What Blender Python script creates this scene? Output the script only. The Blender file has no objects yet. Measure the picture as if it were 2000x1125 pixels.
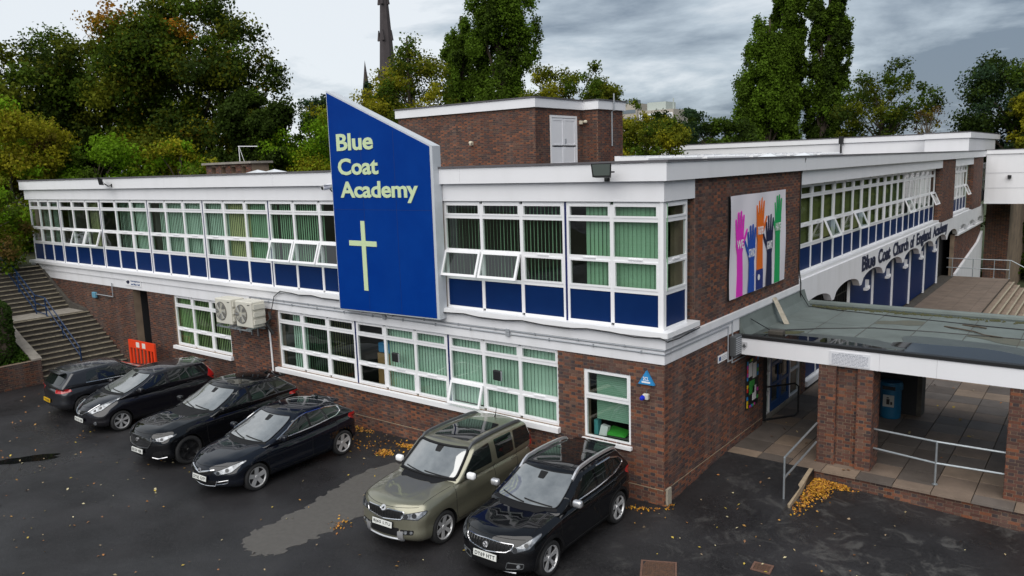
import bpy, bmesh, math, random
import numpy as np
from mathutils import Vector, Matrix, Euler
from mathutils.bvhtree import BVHTree
from mathutils.geometry import delaunay_2d_cdt
random.seed(7)
S = bpy.context.scene
COL = S.collection
# ------------------------------------------------------------------ camera
cam_d = bpy.data.cameras.new('camera')
cam = bpy.data.objects.new('camera', cam_d)
COL.objects.link(cam)
cam.location = (7.3229, -14.553, 7.4058)
cam.rotation_euler = (math.radians(81.0729), math.radians(1.7749), math.radians(37.577))
cam_d.sensor_width = 36.0
cam_d.lens = 1525.49 / 2000 * 36.0
cam_d.clip_start = 0.1
cam_d.clip_end = 3000
S.camera = cam
# ------------------------------------------------------------------ world
SUN_EL, SUN_AZ = math.radians(50), math.radians(158)      # high, behind the camera, through cloud
W = bpy.data.worlds.new('World'); S.world = W; W.use_nodes = True
nt = W.node_tree; nt.nodes.clear()
N = nt.nodes.new; L = nt.links.new
out = N('ShaderNodeOutputWorld')
sky = N('ShaderNodeTexSky'); sky.sky_type = 'NISHITA'; sky.sun_disc = False
sky.sun_elevation = SUN_EL; sky.sun_rotation = SUN_AZ
bg1 = N('ShaderNodeBackground'); bg1.inputs['Strength'].default_value = 0.05
L(sky.outputs[0], bg1.inputs[0])
tc = N('ShaderNodeTexCoord')
sep = N('ShaderNodeSeparateXYZ'); L(tc.outputs['Generated'], sep.inputs[0])
# project the view direction on a flat cloud deck, so clouds shrink towards the horizon
zz = N('ShaderNodeMath'); zz.operation = 'MAXIMUM'; L(sep.outputs[2], zz.inputs[0]); zz.inputs[1].default_value = 0.0
za = N('ShaderNodeMath'); za.operation = 'ADD'; L(zz.outputs[0], za.inputs[0]); za.inputs[1].default_value = 0.16
dx = N('ShaderNodeMath'); dx.operation = 'DIVIDE'; L(sep.outputs[0], dx.inputs[0]); L(za.outputs[0], dx.inputs[1])
dy = N('ShaderNodeMath'); dy.operation = 'DIVIDE'; L(sep.outputs[1], dy.inputs[0]); L(za.outputs[0], dy.inputs[1])
cmb = N('ShaderNodeCombineXYZ'); L(dx.outputs[0], cmb.inputs[0]); L(dy.outputs[0], cmb.inputs[1])
n1 = N('ShaderNodeTexNoise'); n1.inputs['Scale'].default_value = 0.85; n1.inputs['Detail'].default_value = 7; n1.inputs['Roughness'].default_value = 0.58; n1.inputs['Distortion'].default_value = 0.35
mp = N('ShaderNodeMapping'); mp.inputs['Location'].default_value = (12, 3, 0); L(cmb.outputs[0], mp.inputs[0]); L(mp.outputs[0], n1.inputs['Vector'])
# thinner, brighter deck towards the west, heavier cloud towards the north
grad = N('ShaderNodeMath'); grad.operation = 'MULTIPLY_ADD'; L(sep.outputs[0], grad.inputs[0]); grad.inputs[1].default_value = -0.48; grad.inputs[2].default_value = -0.22
sm = N('ShaderNodeMath'); sm.operation = 'ADD'; L(n1.outputs[0], sm.inputs[0]); L(grad.outputs[0], sm.inputs[1])
cr = N('ShaderNodeValToRGB'); L(sm.outputs[0], cr.inputs[0])
cr.color_ramp.elements[0].position = 0.37; cr.color_ramp.elements[0].color = (0.082, 0.103, 0.130, 1)
cr.color_ramp.elements[1].position = 0.62; cr.color_ramp.elements[1].color = (0.335, 0.354, 0.372, 1)
e = cr.color_ramp.elements.new(0.50); e.color = (0.195, 0.225, 0.254, 1)
bg2 = N('ShaderNodeBackground'); bg2.inputs['Strength'].default_value = 1.0
L(cr.outputs[0], bg2.inputs[0])
mx = N('ShaderNodeMixShader'); mx.inputs[0].default_value = 0.93
L(bg1.outputs[0], mx.inputs[1]); L(bg2.outputs[0], mx.inputs[2]); L(mx.outputs[0], out.inputs[0])
# ------------------------------------------------------------------ sun (veiled by cloud)
sd = bpy.data.lights.new('sun', 'SUN'); sun = bpy.data.objects.new('sun', sd); COL.objects.link(sun)
sd.energy = 1.45; sd.angle = math.radians(80); sd.color = (1.0, 0.965, 0.91)
# direction TO the sun: azimuth measured like the sky's rotation (clockwise from +Y)
sdir = Vector((math.sin(SUN_AZ) * math.cos(SUN_EL), math.cos(SUN_AZ) * math.cos(SUN_EL), math.sin(SUN_EL)))
sun.rotation_euler = sdir.to_track_quat('Z', 'Y').to_euler()
sun.location = (0, -20, 40)
S.view_settings.view_transform = 'Standard'; S.view_settings.look = 'None'
S.view_settings.exposure = 1.32; S.view_settings.gamma = 1.0; S.view_settings.use_curve_mapping = False
S.render.engine = 'CYCLES'
S.cycles.max_bounces = 6; S.cycles.transparent_max_bounces = 12
S.cycles.caustics_reflective = False; S.cycles.caustics_refractive = False

# ------------------------------------------------------------------ materials
MATS = {}
def mat(name, col, rough=0.6, metal=0.0, spec=0.5, coat=0.0, ior=None, var=0.0, vscale=4.0, bump=0.0, bscale=40.0, attr=None, col2=None, stain=None, trans=None, emit=None):
    """Principled material; var mixes a noise variation towards col2 (or a darker col); attr multiplies by a colour attribute."""
    m = bpy.data.materials.new(name); m.use_nodes = True
    t = m.node_tree; b = t.nodes['Principled BSDF']; n = t.nodes.new; l = t.links.new
    c4 = (*col, 1)
    b.inputs['Base Color'].default_value = c4
    b.inputs['Roughness'].default_value = rough; b.inputs['Metallic'].default_value = metal
    b.inputs['Specular IOR Level'].default_value = spec
    if ior: b.inputs['IOR'].default_value = ior
    b.inputs['Coat Weight'].default_value = coat; b.inputs['Coat Roughness'].default_value = 0.02
    src = None
    geo = n('ShaderNodeNewGeometry')
    if attr:
        a = n('ShaderNodeAttribute'); a.attribute_name = attr; src = a.outputs['Color']
    if var > 0:
        ns = n('ShaderNodeTexNoise'); ns.inputs['Scale'].default_value = vscale; ns.inputs['Detail'].default_value = 6; ns.inputs['Roughness'].default_value = 0.6
        l(geo.outputs['Position'], ns.inputs['Vector'])
        rp = n('ShaderNodeValToRGB'); rp.color_ramp.elements[0].position = 0.35; rp.color_ramp.elements[1].position = 0.7
        l(ns.outputs[0], rp.inputs[0])
        mi = n('ShaderNodeMix'); mi.data_type = 'RGBA'; mi.blend_type = 'MIX'
        fm = n('ShaderNodeMath'); fm.operation = 'MULTIPLY'; l(rp.outputs[0], fm.inputs[0]); fm.inputs[1].default_value = var
        l(fm.outputs[0], mi.inputs[0])
        c2 = col2 or tuple(x * 0.45 for x in col)
        if src: l(src, mi.inputs[6])
        else: mi.inputs[6].default_value = c4
        mi.inputs[7].default_value = (*c2, 1)
        src = mi.outputs[2]
    if stain:   # vertical dirt streaks: (strength, colour)
        mp_ = n('ShaderNodeMapping'); mp_.inputs['Scale'].default_value = (2.2, 2.2, 0.3); l(geo.outputs['Position'], mp_.inputs[0])
        ns = n('ShaderNodeTexNoise'); ns.inputs['Scale'].default_value = 1.0; ns.inputs['Detail'].default_value = 5; l(mp_.outputs[0], ns.inputs['Vector'])
        rp = n('ShaderNodeValToRGB'); rp.color_ramp.elements[0].position = 0.47; rp.color_ramp.elements[1].position = 0.78; l(ns.outputs[0], rp.inputs[0])
        fm = n('ShaderNodeMath'); fm.operation = 'MULTIPLY'; l(rp.outputs[0], fm.inputs[0]); fm.inputs[1].default_value = stain[0]
        mi = n('ShaderNodeMix'); mi.data_type = 'RGBA'; l(fm.outputs[0], mi.inputs[0])
        if src: l(src, mi.inputs[6])
        else: mi.inputs[6].default_value = c4
        mi.inputs[7].default_value = (*stain[1], 1); src = mi.outputs[2]
    if src: l(src, b.inputs['Base Color'])
    if bump > 0:
        ns = n('ShaderNodeTexNoise'); ns.inputs['Scale'].default_value = bscale; ns.inputs['Detail'].default_value = 4
        l(geo.outputs['Position'], ns.inputs['Vector'])
        bp = n('ShaderNodeBump'); bp.inputs['Strength'].default_value = bump; bp.inputs['Distance'].default_value = 0.02
        l(ns.outputs[0], bp.inputs['Height']); l(bp.outputs[0], b.inputs['Normal'])
    if trans:   # thin leaf: part of the light passes through
        o = t.nodes['Material Output']; tr = n('ShaderNodeBsdfTranslucent'); ms = n('ShaderNodeMixShader'); ms.inputs[0].default_value = trans
        if src: l(src, tr.inputs[0])
        else: tr.inputs[0].default_value = c4
        l(b.outputs[0], ms.inputs[1]); l(tr.outputs[0], ms.inputs[2]); l(ms.outputs[0], o.inputs[0])
    if emit:
        b.inputs['Emission Color'].default_value = (*emit[0], 1); b.inputs['Emission Strength'].default_value = emit[1]
    MATS[name] = m
    return m
def glass_mat(name, tint, refl=1.0, ior=1.5):
    """Thin window glass: mirror by Fresnel over a tinted see-through pane."""
    m = bpy.data.materials.new(name); m.use_nodes = True
    t = m.node_tree; t.nodes.clear(); n = t.nodes.new; l = t.links.new
    o = n('ShaderNodeOutputMaterial'); ge = n('ShaderNodeNewGeometry')
    def mth(op, a_, b_=None):
        x = n('ShaderNodeMath'); x.operation = op
        for i_, q_ in enumerate((a_, b_)):
            if q_ is None: continue
            if isinstance(q_, (int, float)): x.inputs[i_].default_value = q_
            else: l(q_, x.inputs[i_])
        return x.outputs[0]
    dt = n('ShaderNodeVectorMath'); dt.operation = 'DOT_PRODUCT'; l(ge.outputs['Normal'], dt.inputs[0]); l(ge.outputs['Incoming'], dt.inputs[1])
    f0 = ((ior - 1) / (ior + 1)) ** 2 * 2        # two faces of the pane
    sch = mth('ADD', mth('MULTIPLY', mth('POWER', mth('SUBTRACT', 1.0, mth('ABSOLUTE', dt.outputs['Value'])), 5.0), 1 - f0), f0)
    mu = n('ShaderNodeMath'); mu.operation = 'MULTIPLY'; l(sch, mu.inputs[0]); mu.inputs[1].default_value = refl; mu.use_clamp = True
    tr = n('ShaderNodeBsdfTransparent'); tr.inputs[0].default_value = (*tint, 1)
    gl = n('ShaderNodeBsdfGlossy'); gl.inputs['Roughness'].default_value = 0.01
    ms = n('ShaderNodeMixShader'); l(mu.outputs[0], ms.inputs[0]); l(tr.outputs[0], ms.inputs[1]); l(gl.outputs[0], ms.inputs[2]); l(ms.outputs[0], o.inputs[0])
    return m
M = {}
M['white'] = mat('white_render', (0.80, 0.80, 0.83), 0.55, var=0.22, vscale=1.3, col2=(0.62, 0.62, 0.64), stain=(0.26, (0.47, 0.465, 0.44)))
M['fascia'] = mat('white_fascia_paint', (0.82, 0.82, 0.85), 0.5, var=0.15, vscale=0.9, col2=(0.68, 0.68, 0.71), stain=(0.13, (0.56, 0.56, 0.55)))
M['upvc'] = mat('white_upvc', (0.84, 0.84, 0.86), 0.35, var=0.12, vscale=2.0, col2=(0.7, 0.7, 0.71))
M['blue_panel'] = mat('blue_panel', (0.0008, 0.0165, 0.088), 0.45, spec=.15, var=0.4, vscale=2.0, col2=(0.002, 0.025, 0.112))
M['blue_strip'] = mat('blue_strip', (0.004, 0.012, 0.10), 0.4)
M['door_blue'] = mat('door_blue_paint', (0.005, 0.06, 0.22), 0.4)
M['sign_blue'] = mat('sign_blue', (0.0, 0.032, 0.228), 0.55, spec=.06, var=0.6, vscale=1.3, col2=(0.001, 0.044, 0.27), stain=(.22, (.004, .05, .26)))
M['sign_cream'] = mat('sign_letter_cream', (0.58, 0.70, 0.42), 0.5)
M['sign_trim'] = mat('sign_trim_grey', (0.55, 0.58, 0.62), 0.45, var=0.3, vscale=3, col2=(0.35, 0.38, 0.4))
M['flashing'] = mat('lead_flashing', (0.115, 0.11, 0.12), 0.6, var=0.4, vscale=3)
M['roof'] = mat('roof_felt', (0.075, 0.072, 0.078), 0.75, var=0.4, vscale=1.5)
M['mortar'] = mat('mortar', (0.29, 0.215, 0.15), 0.95, var=0.65, vscale=1.3, col2=(0.10, 0.075, 0.06))
M['brick'] = mat('brick', (0.2, 0.08, 0.05), 0.85, attr='tint', var=0.45, vscale=26.0, col2=(0.055, 0.032, 0.028), stain=(0.20, (0.27, 0.235, 0.215)), bump=0.3, bscale=60)
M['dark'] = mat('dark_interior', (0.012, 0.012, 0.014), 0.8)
M['room'] = mat('room_wall', (0.10, 0.105, 0.095), 0.9)
M['glass'] = glass_mat('window_glass', (0.80, 0.88, 0.84), 1.15, 1.52)
M['blind'] = mat('green_blind', (0.155, 0.33, 0.20), 0.8, attr='tint', trans=0.18)
M['metal'] = mat('galvanised_steel', (0.42, 0.46, 0.49), 0.42, metal=0.7, var=0.3, vscale=9)
M['blue_metal'] = mat('blue_rail_paint', (0.006, 0.028, 0.085), 0.35)
M['conduit'] = mat('grey_conduit', (0.38, 0.40, 0.43), 0.45, metal=0.3)
M['black_plastic'] = mat('black_plastic', (0.012, 0.012, 0.013), 0.45)
M['grey_plastic'] = mat('grey_plastic', (0.08, 0.085, 0.09), 0.5)
M['ac_cream'] = mat('cream_casing', (0.62, 0.60, 0.53), 0.5, var=0.15, vscale=3)
M['orange'] = mat('orange_plastic', (0.80, 0.055, 0.012), 0.45, var=0.25, vscale=5, col2=(0.55, 0.035, 0.01))
M['reflective'] = mat('reflective_white', (0.75, 0.7, 0.65), 0.4)
M['concrete'] = mat('concrete', (0.30, 0.275, 0.24), 0.85, var=0.55, vscale=4.5, col2=(0.14, 0.125, 0.105), bump=0.25)
M['nosing'] = mat('step_nosing', (0.40, 0.35, 0.25), 0.85, var=0.75, vscale=7, col2=(0.16, 0.15, 0.12))
M['riser'] = mat('step_riser', (0.05, 0.043, 0.038), 0.9, var=0.6, vscale=5, col2=(0.11, 0.1, 0.08))
M['tan_kerb'] = mat('tan_kerb', (0.36, 0.28, 0.19), 0.85, var=0.5, vscale=6)
M['timber'] = mat('weathered_timber', (0.40, 0.36, 0.29), 0.85, var=0.6, vscale=14)
M['felt'] = mat('green_mineral_felt', (0.150, 0.178, 0.170), 0.8, var=0.6, vscale=1.1, col2=(0.075, 0.088, 0.082), bump=0.2, bscale=120)
M['moss'] = mat('moss', (0.052, 0.058, 0.018), 0.95, var=0.6, vscale=14, col2=(0.095, 0.085, 0.06))
M['bark'] = mat('bark', (0.085, 0.065, 0.045), 0.9, var=0.6, vscale=6)
M['palebark'] = mat('pale_bark', (0.20, 0.17, 0.135), 0.9, var=0.6, vscale=6)
M['leaf'] = mat('foliage', (0.06, 0.09, 0.02), 0.7, attr='tint', trans=0.38, spec=0.08)
M['fallen'] = mat('fallen_leaf', (0.5, 0.25, 0.03), 0.7, attr='tint')
M['grass'] = mat('grass', (0.055, 0.10, 0.018), 0.8, attr='tint')
M['soil'] = mat('soil_bank', (0.05, 0.055, 0.025), 0.95, var=0.6, vscale=2)
M['stone'] = mat('dark_sandstone', (0.062, 0.052, 0.055), 0.9, var=0.5, vscale=0.8)
M['palestone'] = mat('pale_sandstone', (0.30, 0.23, 0.17), 0.9, var=0.5, vscale=0.8)
M['rust'] = mat('rusty_iron', (0.11, 0.055, 0.032), 0.75, var=0.7, vscale=18, col2=(0.035, 0.028, 0.025), bump=0.4)
M['ply_white'] = mat('white_banner_sheet', (0.78, 0.74, 0.80), 0.45)
M['text_navy'] = mat('text_navy', (0.012, 0.016, 0.05), 0.5)
M['tower'] = mat('tower_cladding', (0.42, 0.38, 0.33), 0.8)
M['tower_win'] = mat('tower_window', (0.16, 0.19, 0.22), 0.3)
M['lamp_cream'] = mat('lamp_cream', (0.72, 0.66, 0.52), 0.5)

# ------------------------------------------------------------------ helpers
WL = {}                     # world location of every parent, so that children can be given in world coordinates
class MB:
    """Collects shapes for ONE mesh object."""
    def __init__(s): s.v = []; s.f = []; s.mi = []; s.c = []; s.cur = 0; s.col = None
    def add(s, vs, fs):
        o = len(s.v); s.v += [tuple(p) for p in vs]
        for f in fs:
            s.f.append(tuple(i + o for i in f)); s.mi.append(s.cur); s.c.append(s.col)
    def hexa(s, p):          # 8 corners: bottom 4 ccw, top 4 ccw
        s.add(p, [(3, 2, 1, 0), (4, 5, 6, 7), (0, 1, 5, 4), (1, 2, 6, 5), (2, 3, 7, 6), (3, 0, 4, 7)])
    def box(s, x0, x1, y0, y1, z0, z1):
        s.hexa([(x0, y0, z0), (x1, y0, z0), (x1, y1, z0), (x0, y1, z0), (x0, y0, z1), (x1, y0, z1), (x1, y1, z1), (x0, y1, z1)])
    def pbox(s, P, a0, a1, d0, d1, z0, z1):   # box in wall coordinates (along, out, up)
        q = [(a0, d0, z0), (a1, d0, z0), (a1, d1, z0), (a0, d1, z0), (a0, d0, z1), (a1, d0, z1), (a1, d1, z1), (a0, d1, z1)]
        s.hexa([P(*c) for c in q])
    def quad(s, a, b, c, d): s.add([a, b, c, d], [(0, 1, 2, 3)])
    def poly(s, pts): s.add(pts, [tuple(range(len(pts)))])
    def prism(s, pts, vec):   # extrude a planar polygon
        n = len(pts); v = Vector(vec); top = [Vector(p) + v for p in pts]
        s.add(list(pts) + top, [tuple(range(n))[::-1], tuple(range(n, 2 * n))] + [(i, (i + 1) % n, n + (i + 1) % n, n + i) for i in range(n)])
    def tube(s, pts, r, n=8, cap=True):
        pts = [Vector(p) for p in pts]; rr = r if isinstance(r, (list, tuple)) else [r] * len(pts)
        vs = []; fs = []; up0 = None
        for i, p in enumerate(pts):
            d = (pts[min(i + 1, len(pts) - 1)] - pts[max(i - 1, 0)])
            d = d.normalized() if d.length > 1e-9 else Vector((0, 0, 1))
            if up0 is None: up0 = Vector((0, 0, 1)) if abs(d.z) < 0.9 else Vector((1, 0, 0))
            a = d.cross(up0)
            if a.length < 1e-4: a = d.cross(Vector((0.3, 1, 0.2)))
            a.normalize(); b = a.cross(d).normalized(); up0 = b
            for k in range(n):
                t = 2 * math.pi * k / n; vs.append(p + (a * math.cos(t) + b * math.sin(t)) * rr[i])
        for i in range(len(pts) - 1):
            for k in range(n): fs.append((i * n + k, i * n + (k + 1) % n, (i + 1) * n + (k + 1) % n, (i + 1) * n + k))
        if cap: fs += [tuple(range(n))[::-1], tuple(range((len(pts) - 1) * n, len(pts) * n))]
        s.add(vs, fs)
    def lathe(s, prof, c=(0, 0, 0), axis='Z', n=24):   # prof: (radius, height)
        vs = []; fs = []; m = len(prof)
        for k in range(n):
            t = 2 * math.pi * k / n; ct, st = math.cos(t), math.sin(t)
            for r, h in prof:
                p = {'Z': (r * ct, r * st, h), 'X': (h, r * ct, r * st), 'Y': (r * st, h, r * ct)}[axis]
                vs.append((p[0] + c[0], p[1] + c[1], p[2] + c[2]))
        for k in range(n):
            for i in range(m - 1):
                fs.append((k * m + i, ((k + 1) % n) * m + i, ((k + 1) % n) * m + i + 1, k * m + i + 1))
        s.add(vs, fs)
    def rbox(s, c, dx_, dy_, dz_, r=0.02, seg=2):   # box with rounded edges
        k = [0.0] * 0
        def ax(h):
            rr = min(r, h * 0.98)
            return [-h + rr * (1 - math.cos(math.pi / 2 * i / seg)) for i in range(seg)] + [-h + rr, h - rr] + [h - rr * (1 - math.cos(math.pi / 2 * i / seg)) for i in range(seg)][::-1]
        grid_box(s, ax(dx_ / 2), ax(dy_ / 2), ax(dz_ / 2), lambda p: (p[0] + c[0], p[1] + c[1], p[2] + c[2]), r, (dx_ / 2, dy_ / 2, dz_ / 2))
    def build(s, name, mats, parent=None, label=None, cat=None, group=None, kind=None, smooth=False, world=True, angle=None):
        me = bpy.data.meshes.new(name)
        off = WL.get(parent.name, Vector((0, 0, 0))) if (parent is not None and world) else Vector((0, 0, 0))
        V = np.array([tuple(p) for p in s.v], dtype=np.float64).reshape(-1, 3) - np.array(off)
        me.from_pydata(V.tolist(), [], s.f)
        ms = mats if isinstance(mats, (list, tuple)) else [mats]
        for m in ms: me.materials.append(m)
        if len(ms) > 1: me.polygons.foreach_set('material_index', s.mi)
        if any(c is not None for c in s.c):
            at = me.attributes.new('tint', 'FLOAT_COLOR', 'FACE')
            at.data.foreach_set('color', [x for c in s.c for x in ((*c, 1.0) if c is not None else (0.3, 0.3, 0.3, 1))])
        if smooth:
            me.polygons.foreach_set('use_smooth', [True] * len(me.polygons))
            me.set_sharp_from_angle(angle=math.radians(angle or 40))
        me.update()
        o = bpy.data.objects.new(name, me); COL.objects.link(o)
        if parent is not None:
            o.parent = parent; WL[o.name] = WL.get(parent.name, Vector((0, 0, 0))) if world else Vector((0, 0, 0))
        else: WL[o.name] = Vector((0, 0, 0))
        tag(o, label, cat, group, kind)
        return o
def grid_box(mb, X, Y, Z, fn, r, half):
    """Surface grid of a box with rounded edges (radius r), each point passed through fn. half = half sizes."""
    hx, hy, hz = half; idx = {}; vs = []; fs = []
    def rnd(p):
        q = [max(-h + min(r, h * .98), min(h - min(r, h * .98), c)) for c, h in zip(p, half)]
        d = Vector([a - b for a, b in zip(p, q)])
        if d.length < 1e-9: return p
        # move onto the rounded surface
        dn = d.normalized() * min(r, min(half) * .98)
        return tuple(a + b for a, b in zip(q, dn))
    def vid(i, j, k):
        key = (i, j, k)
        if key not in idx:
            idx[key] = len(vs); vs.append(fn(rnd((X[i], Y[j], Z[k]))))
        return idx[key]
    nx, ny, nz = len(X) - 1, len(Y) - 1, len(Z) - 1
    for i in range(nx):
        for j in range(ny):
            fs.append((vid(i, j, 0), vid(i, j + 1, 0), vid(i + 1, j + 1, 0), vid(i + 1, j, 0)))
            fs.append((vid(i, j, nz), vid(i + 1, j, nz), vid(i + 1, j + 1, nz), vid(i, j + 1, nz)))
    for i in range(nx):
        for k in range(nz):
            fs.append((vid(i, 0, k), vid(i + 1, 0, k), vid(i + 1, 0, k + 1), vid(i, 0, k + 1)))
            fs.append((vid(i, ny, k), vid(i, ny, k + 1), vid(i + 1, ny, k + 1), vid(i + 1, ny, k)))
    for j in range(ny):
        for k in range(nz):
            fs.append((vid(0, j, k), vid(0, j, k + 1), vid(0, j + 1, k + 1), vid(0, j + 1, k)))
            fs.append((vid(nx, j, k), vid(nx, j + 1, k), vid(nx, j + 1, k + 1), vid(nx, j, k + 1)))
    mb.add(vs, fs)
def tag(o, label=None, cat=None, group=None, kind=None):
    if label: o['label'] = label
    if cat: o['category'] = cat
    if group: o['group'] = group
    if kind: o['kind'] = kind
    return o
def thing(name, label, cat, loc=(0, 0, 0), rz=0.0, group=None):
    o = bpy.data.objects.new(name, None); COL.objects.link(o); o.empty_display_size = 0.2
    o.location = loc; o.rotation_euler = (0, 0, rz); WL[o.name] = Vector(loc)
    return tag(o, label, cat, group)
def wall(org, u, n):
    O = Vector(org); u = Vector(u); n = Vector(n)
    return lambda a, d, z: O + u * a + n * d + Vector((0, 0, z))
def text_geo(txt, size, depth=0.01, off=0.0, space=1.0, align='LEFT', line=1.0):
    """Vertices and faces of a line of lettering in the xy plane, z = depth."""
    c = bpy.data.curves.new('lettering', 'FONT'); c.body = txt; c.size = size; c.extrude = depth / 2; c.offset = off; c.space_character = space; c.align_x = align; c.space_line = line; c.resolution_u = 3
    o = bpy.data.objects.new('lettering', c); COL.objects.link(o)
    dg = bpy.context.evaluated_depsgraph_get(); me = bpy.data.meshes.new_from_object(o.evaluated_get(dg))
    vs = [v.co.copy() for v in me.vertices]; fs = [tuple(p.vertices) for p in me.polygons]
    bpy.data.objects.remove(o); bpy.data.curves.remove(c); bpy.data.meshes.remove(me)
    return vs, fs
def fit_text(mb, txt, fn, a0, a1, z0, z1, depth=0.02, off=0.0, space=1.0, ref=None):
    """Lettering scaled so that its box fills a0..a1, z0..z1 (ref: text whose height sets z0..z1); fn(a, d, z) -> world."""
    vs, fs = text_geo(txt, 1.0, 0.02, off, space)
    xs = [v.x for v in vs]
    rv = text_geo(ref, 1.0, 0.02, off)[0] if ref else vs
    ys = [v.y for v in rv]
    sx = (a1 - a0) / (max(xs) - min(xs)); sy = (z1 - z0) / (max(ys) - min(ys))
    mb.add([fn(a0 + (v.x - min(xs)) * sx, (v.z / 0.02 + 0.5) * depth, z0 + (v.y - min(ys)) * sy) for v in vs], fs)
# bricks ------------------------------------------------------------
RND = random.Random(3)
def brick_tint(header):
    r = RND.random()
    if header and r < .62: c = RND.choice([(.052, .034, .035), (.042, .030, .034), (.080, .040, .032), (.060, .036, .034)])
    elif r < .34: c = (.168, .058, .032)
    elif r < .50: c = (.235, .080, .036)
    elif r < .74: c = (.108, .045, .033)
    elif r < .88: c = (.068, .038, .035)
    else: c = (.140, .074, .052)
    k = RND.uniform(.75, 1.25)
    return tuple(x * k for x in c)
BL, BH, BZ, BJ = .215, .1025, .065, .010
def lay(P, a0, a1, z0, z1, holes=(), seed=0):
    """Flemish bond: list of (a0, a1, z0, z1, header)."""
    o = []; z = z0; row = 0; per = BL + BH + 2 * BJ
    while z < z1 - .02:
        zt = min(z + BZ, z1); zc = (z + zt) / 2
        a = a0 - (per / 2 if row % 2 else 0) - .0
        hs = sorted((h[0], h[1]) for h in holes if h[2] < zc < h[3])
        while a < a1:
            for ln, hd in ((BL, False), (BH, True)):
                s, e_ = max(a, a0), min(a + ln, a1)
                segs = [(s, e_)]
                for h0, h1 in hs:
                    ns = []
                    for s1, e1 in segs:
                        if e1 <= h0 or s1 >= h1: ns.append((s1, e1)); continue
                        if s1 < h0: ns.append((s1, h0))
                        if e1 > h1: ns.append((h1, e1))
                    segs = ns
                for s1, e1 in segs:
                    if e1 - s1 > .02: o.append((s1, e1, z, zt, hd))
                a += ln + BJ
        z += BZ + BJ; row += 1
    return o
BRICK_MESHES = {}
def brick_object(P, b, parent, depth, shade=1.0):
    """One brick as an object; alike bricks share one of a few meshes."""
    s, e_, z, zt, hd = b
    v = RND.randrange(9)
    u = (P(1, 0, 0) - P(0, 0, 0)); n = (P(0, 1, 0) - P(0, 0, 0))
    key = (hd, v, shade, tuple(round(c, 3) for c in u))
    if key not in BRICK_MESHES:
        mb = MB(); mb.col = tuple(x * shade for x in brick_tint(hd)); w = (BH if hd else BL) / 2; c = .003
        def q(a, d, zz_): return u * a + n * d + Vector((0, 0, zz_))
        mb.add([q(-w, 0, -BZ / 2), q(w, 0, -BZ / 2), q(w, 0, BZ / 2), q(-w, 0, BZ / 2),
                q(-w + c, depth, -BZ / 2 + c), q(w - c, depth, -BZ / 2 + c), q(w - c, depth, BZ / 2 - c), q(-w + c, depth, BZ / 2 - c)],
               [(0, 1, 5, 4), (1, 2, 6, 5), (2, 3, 7, 6), (3, 0, 4, 7), (4, 5, 6, 7)])
        me = bpy.data.meshes.new('brick'); me.from_pydata([tuple(x) for x in mb.v], [], mb.f); me.materials.append(M['brick'])
        at = me.attributes.new('tint', 'FLOAT_COLOR', 'FACE'); at.data.foreach_set('color', [x for c_ in mb.c for x in (*c_, 1.0)])
        BRICK_MESHES[key] = me
    o = bpy.data.objects.new('brick', BRICK_MESHES[key]); COL.objects.link(o)
    o.location = P((s + e_) / 2, 0, (z + zt) / 2) - WL.get(parent.name, Vector((0, 0, 0))); o.parent = parent
    return o
BUDGET = {}
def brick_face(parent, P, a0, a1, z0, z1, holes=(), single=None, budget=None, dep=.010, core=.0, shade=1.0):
    """Brickwork on the plane d = 0: bricks proud of recessed mortar. single(a, z) -> True where bricks are objects of their own."""
    bl = lay(P, a0, a1, z0, z1, holes)
    mb = MB(); key = budget
    if single:
        cand = [b for b in bl if single((b[0] + b[1]) / 2, (b[2] + b[3]) / 2) and abs((b[1] - b[0]) - (BH if b[4] else BL)) < 1e-4 and b[3] - b[2] > BZ - 1e-4]
        cp = cam.location
        cand.sort(key=lambda b: (P(b[0], 0, b[2]) - cp).length)
        k = min(len(cand), budget); pick = set(id(b) for b in cand[:k])
    else: pick = set()
    for b in bl:
        if id(b) in pick: brick_object(P, b, parent, dep, shade); continue
        s, e_, z, zt, hd = b; c = .003; d = dep + RND.uniform(-.0015, .0015)
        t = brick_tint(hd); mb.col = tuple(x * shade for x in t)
        mb.add([P(s, 0, z), P(e_, 0, z), P(e_, 0, zt), P(s, 0, zt), P(s + c, d, z + c), P(e_ - c, d, z + c), P(e_ - c, d, zt - c), P(s + c, d, zt - c)],
               [(0, 1, 5, 4), (1, 2, 6, 5), (2, 3, 7, 6), (3, 0, 4, 7), (4, 5, 6, 7)])
    if mb.v: mb.build('brickwork', M['brick'], parent, kind='stuff')
def wall_panel(mb, P, a0, a1, z0, z1, holes=(), d0=-.3, d1=0.0):
    """Solid wall with rectangular openings, as boxes."""
    xs = sorted({a0, a1} | {h[0] for h in holes} | {h[1] for h in holes}); 
    for i in range(len(xs) - 1):
        xa, xb = xs[i], xs[i + 1]; hs = sorted((h[2], h[3]) for h in holes if h[0] <= xa + 1e-6 and h[1] >= xb - 1e-6)
        z = z0
        for h0, h1 in hs:
            if h0 > z + 1e-6: mb.pbox(P, xa, xb, d0, d1, z, h0)
            z = max(z, h1)
        if z < z1 - 1e-6: mb.pbox(P, xa, xb, d0, d1, z, z1)
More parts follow.
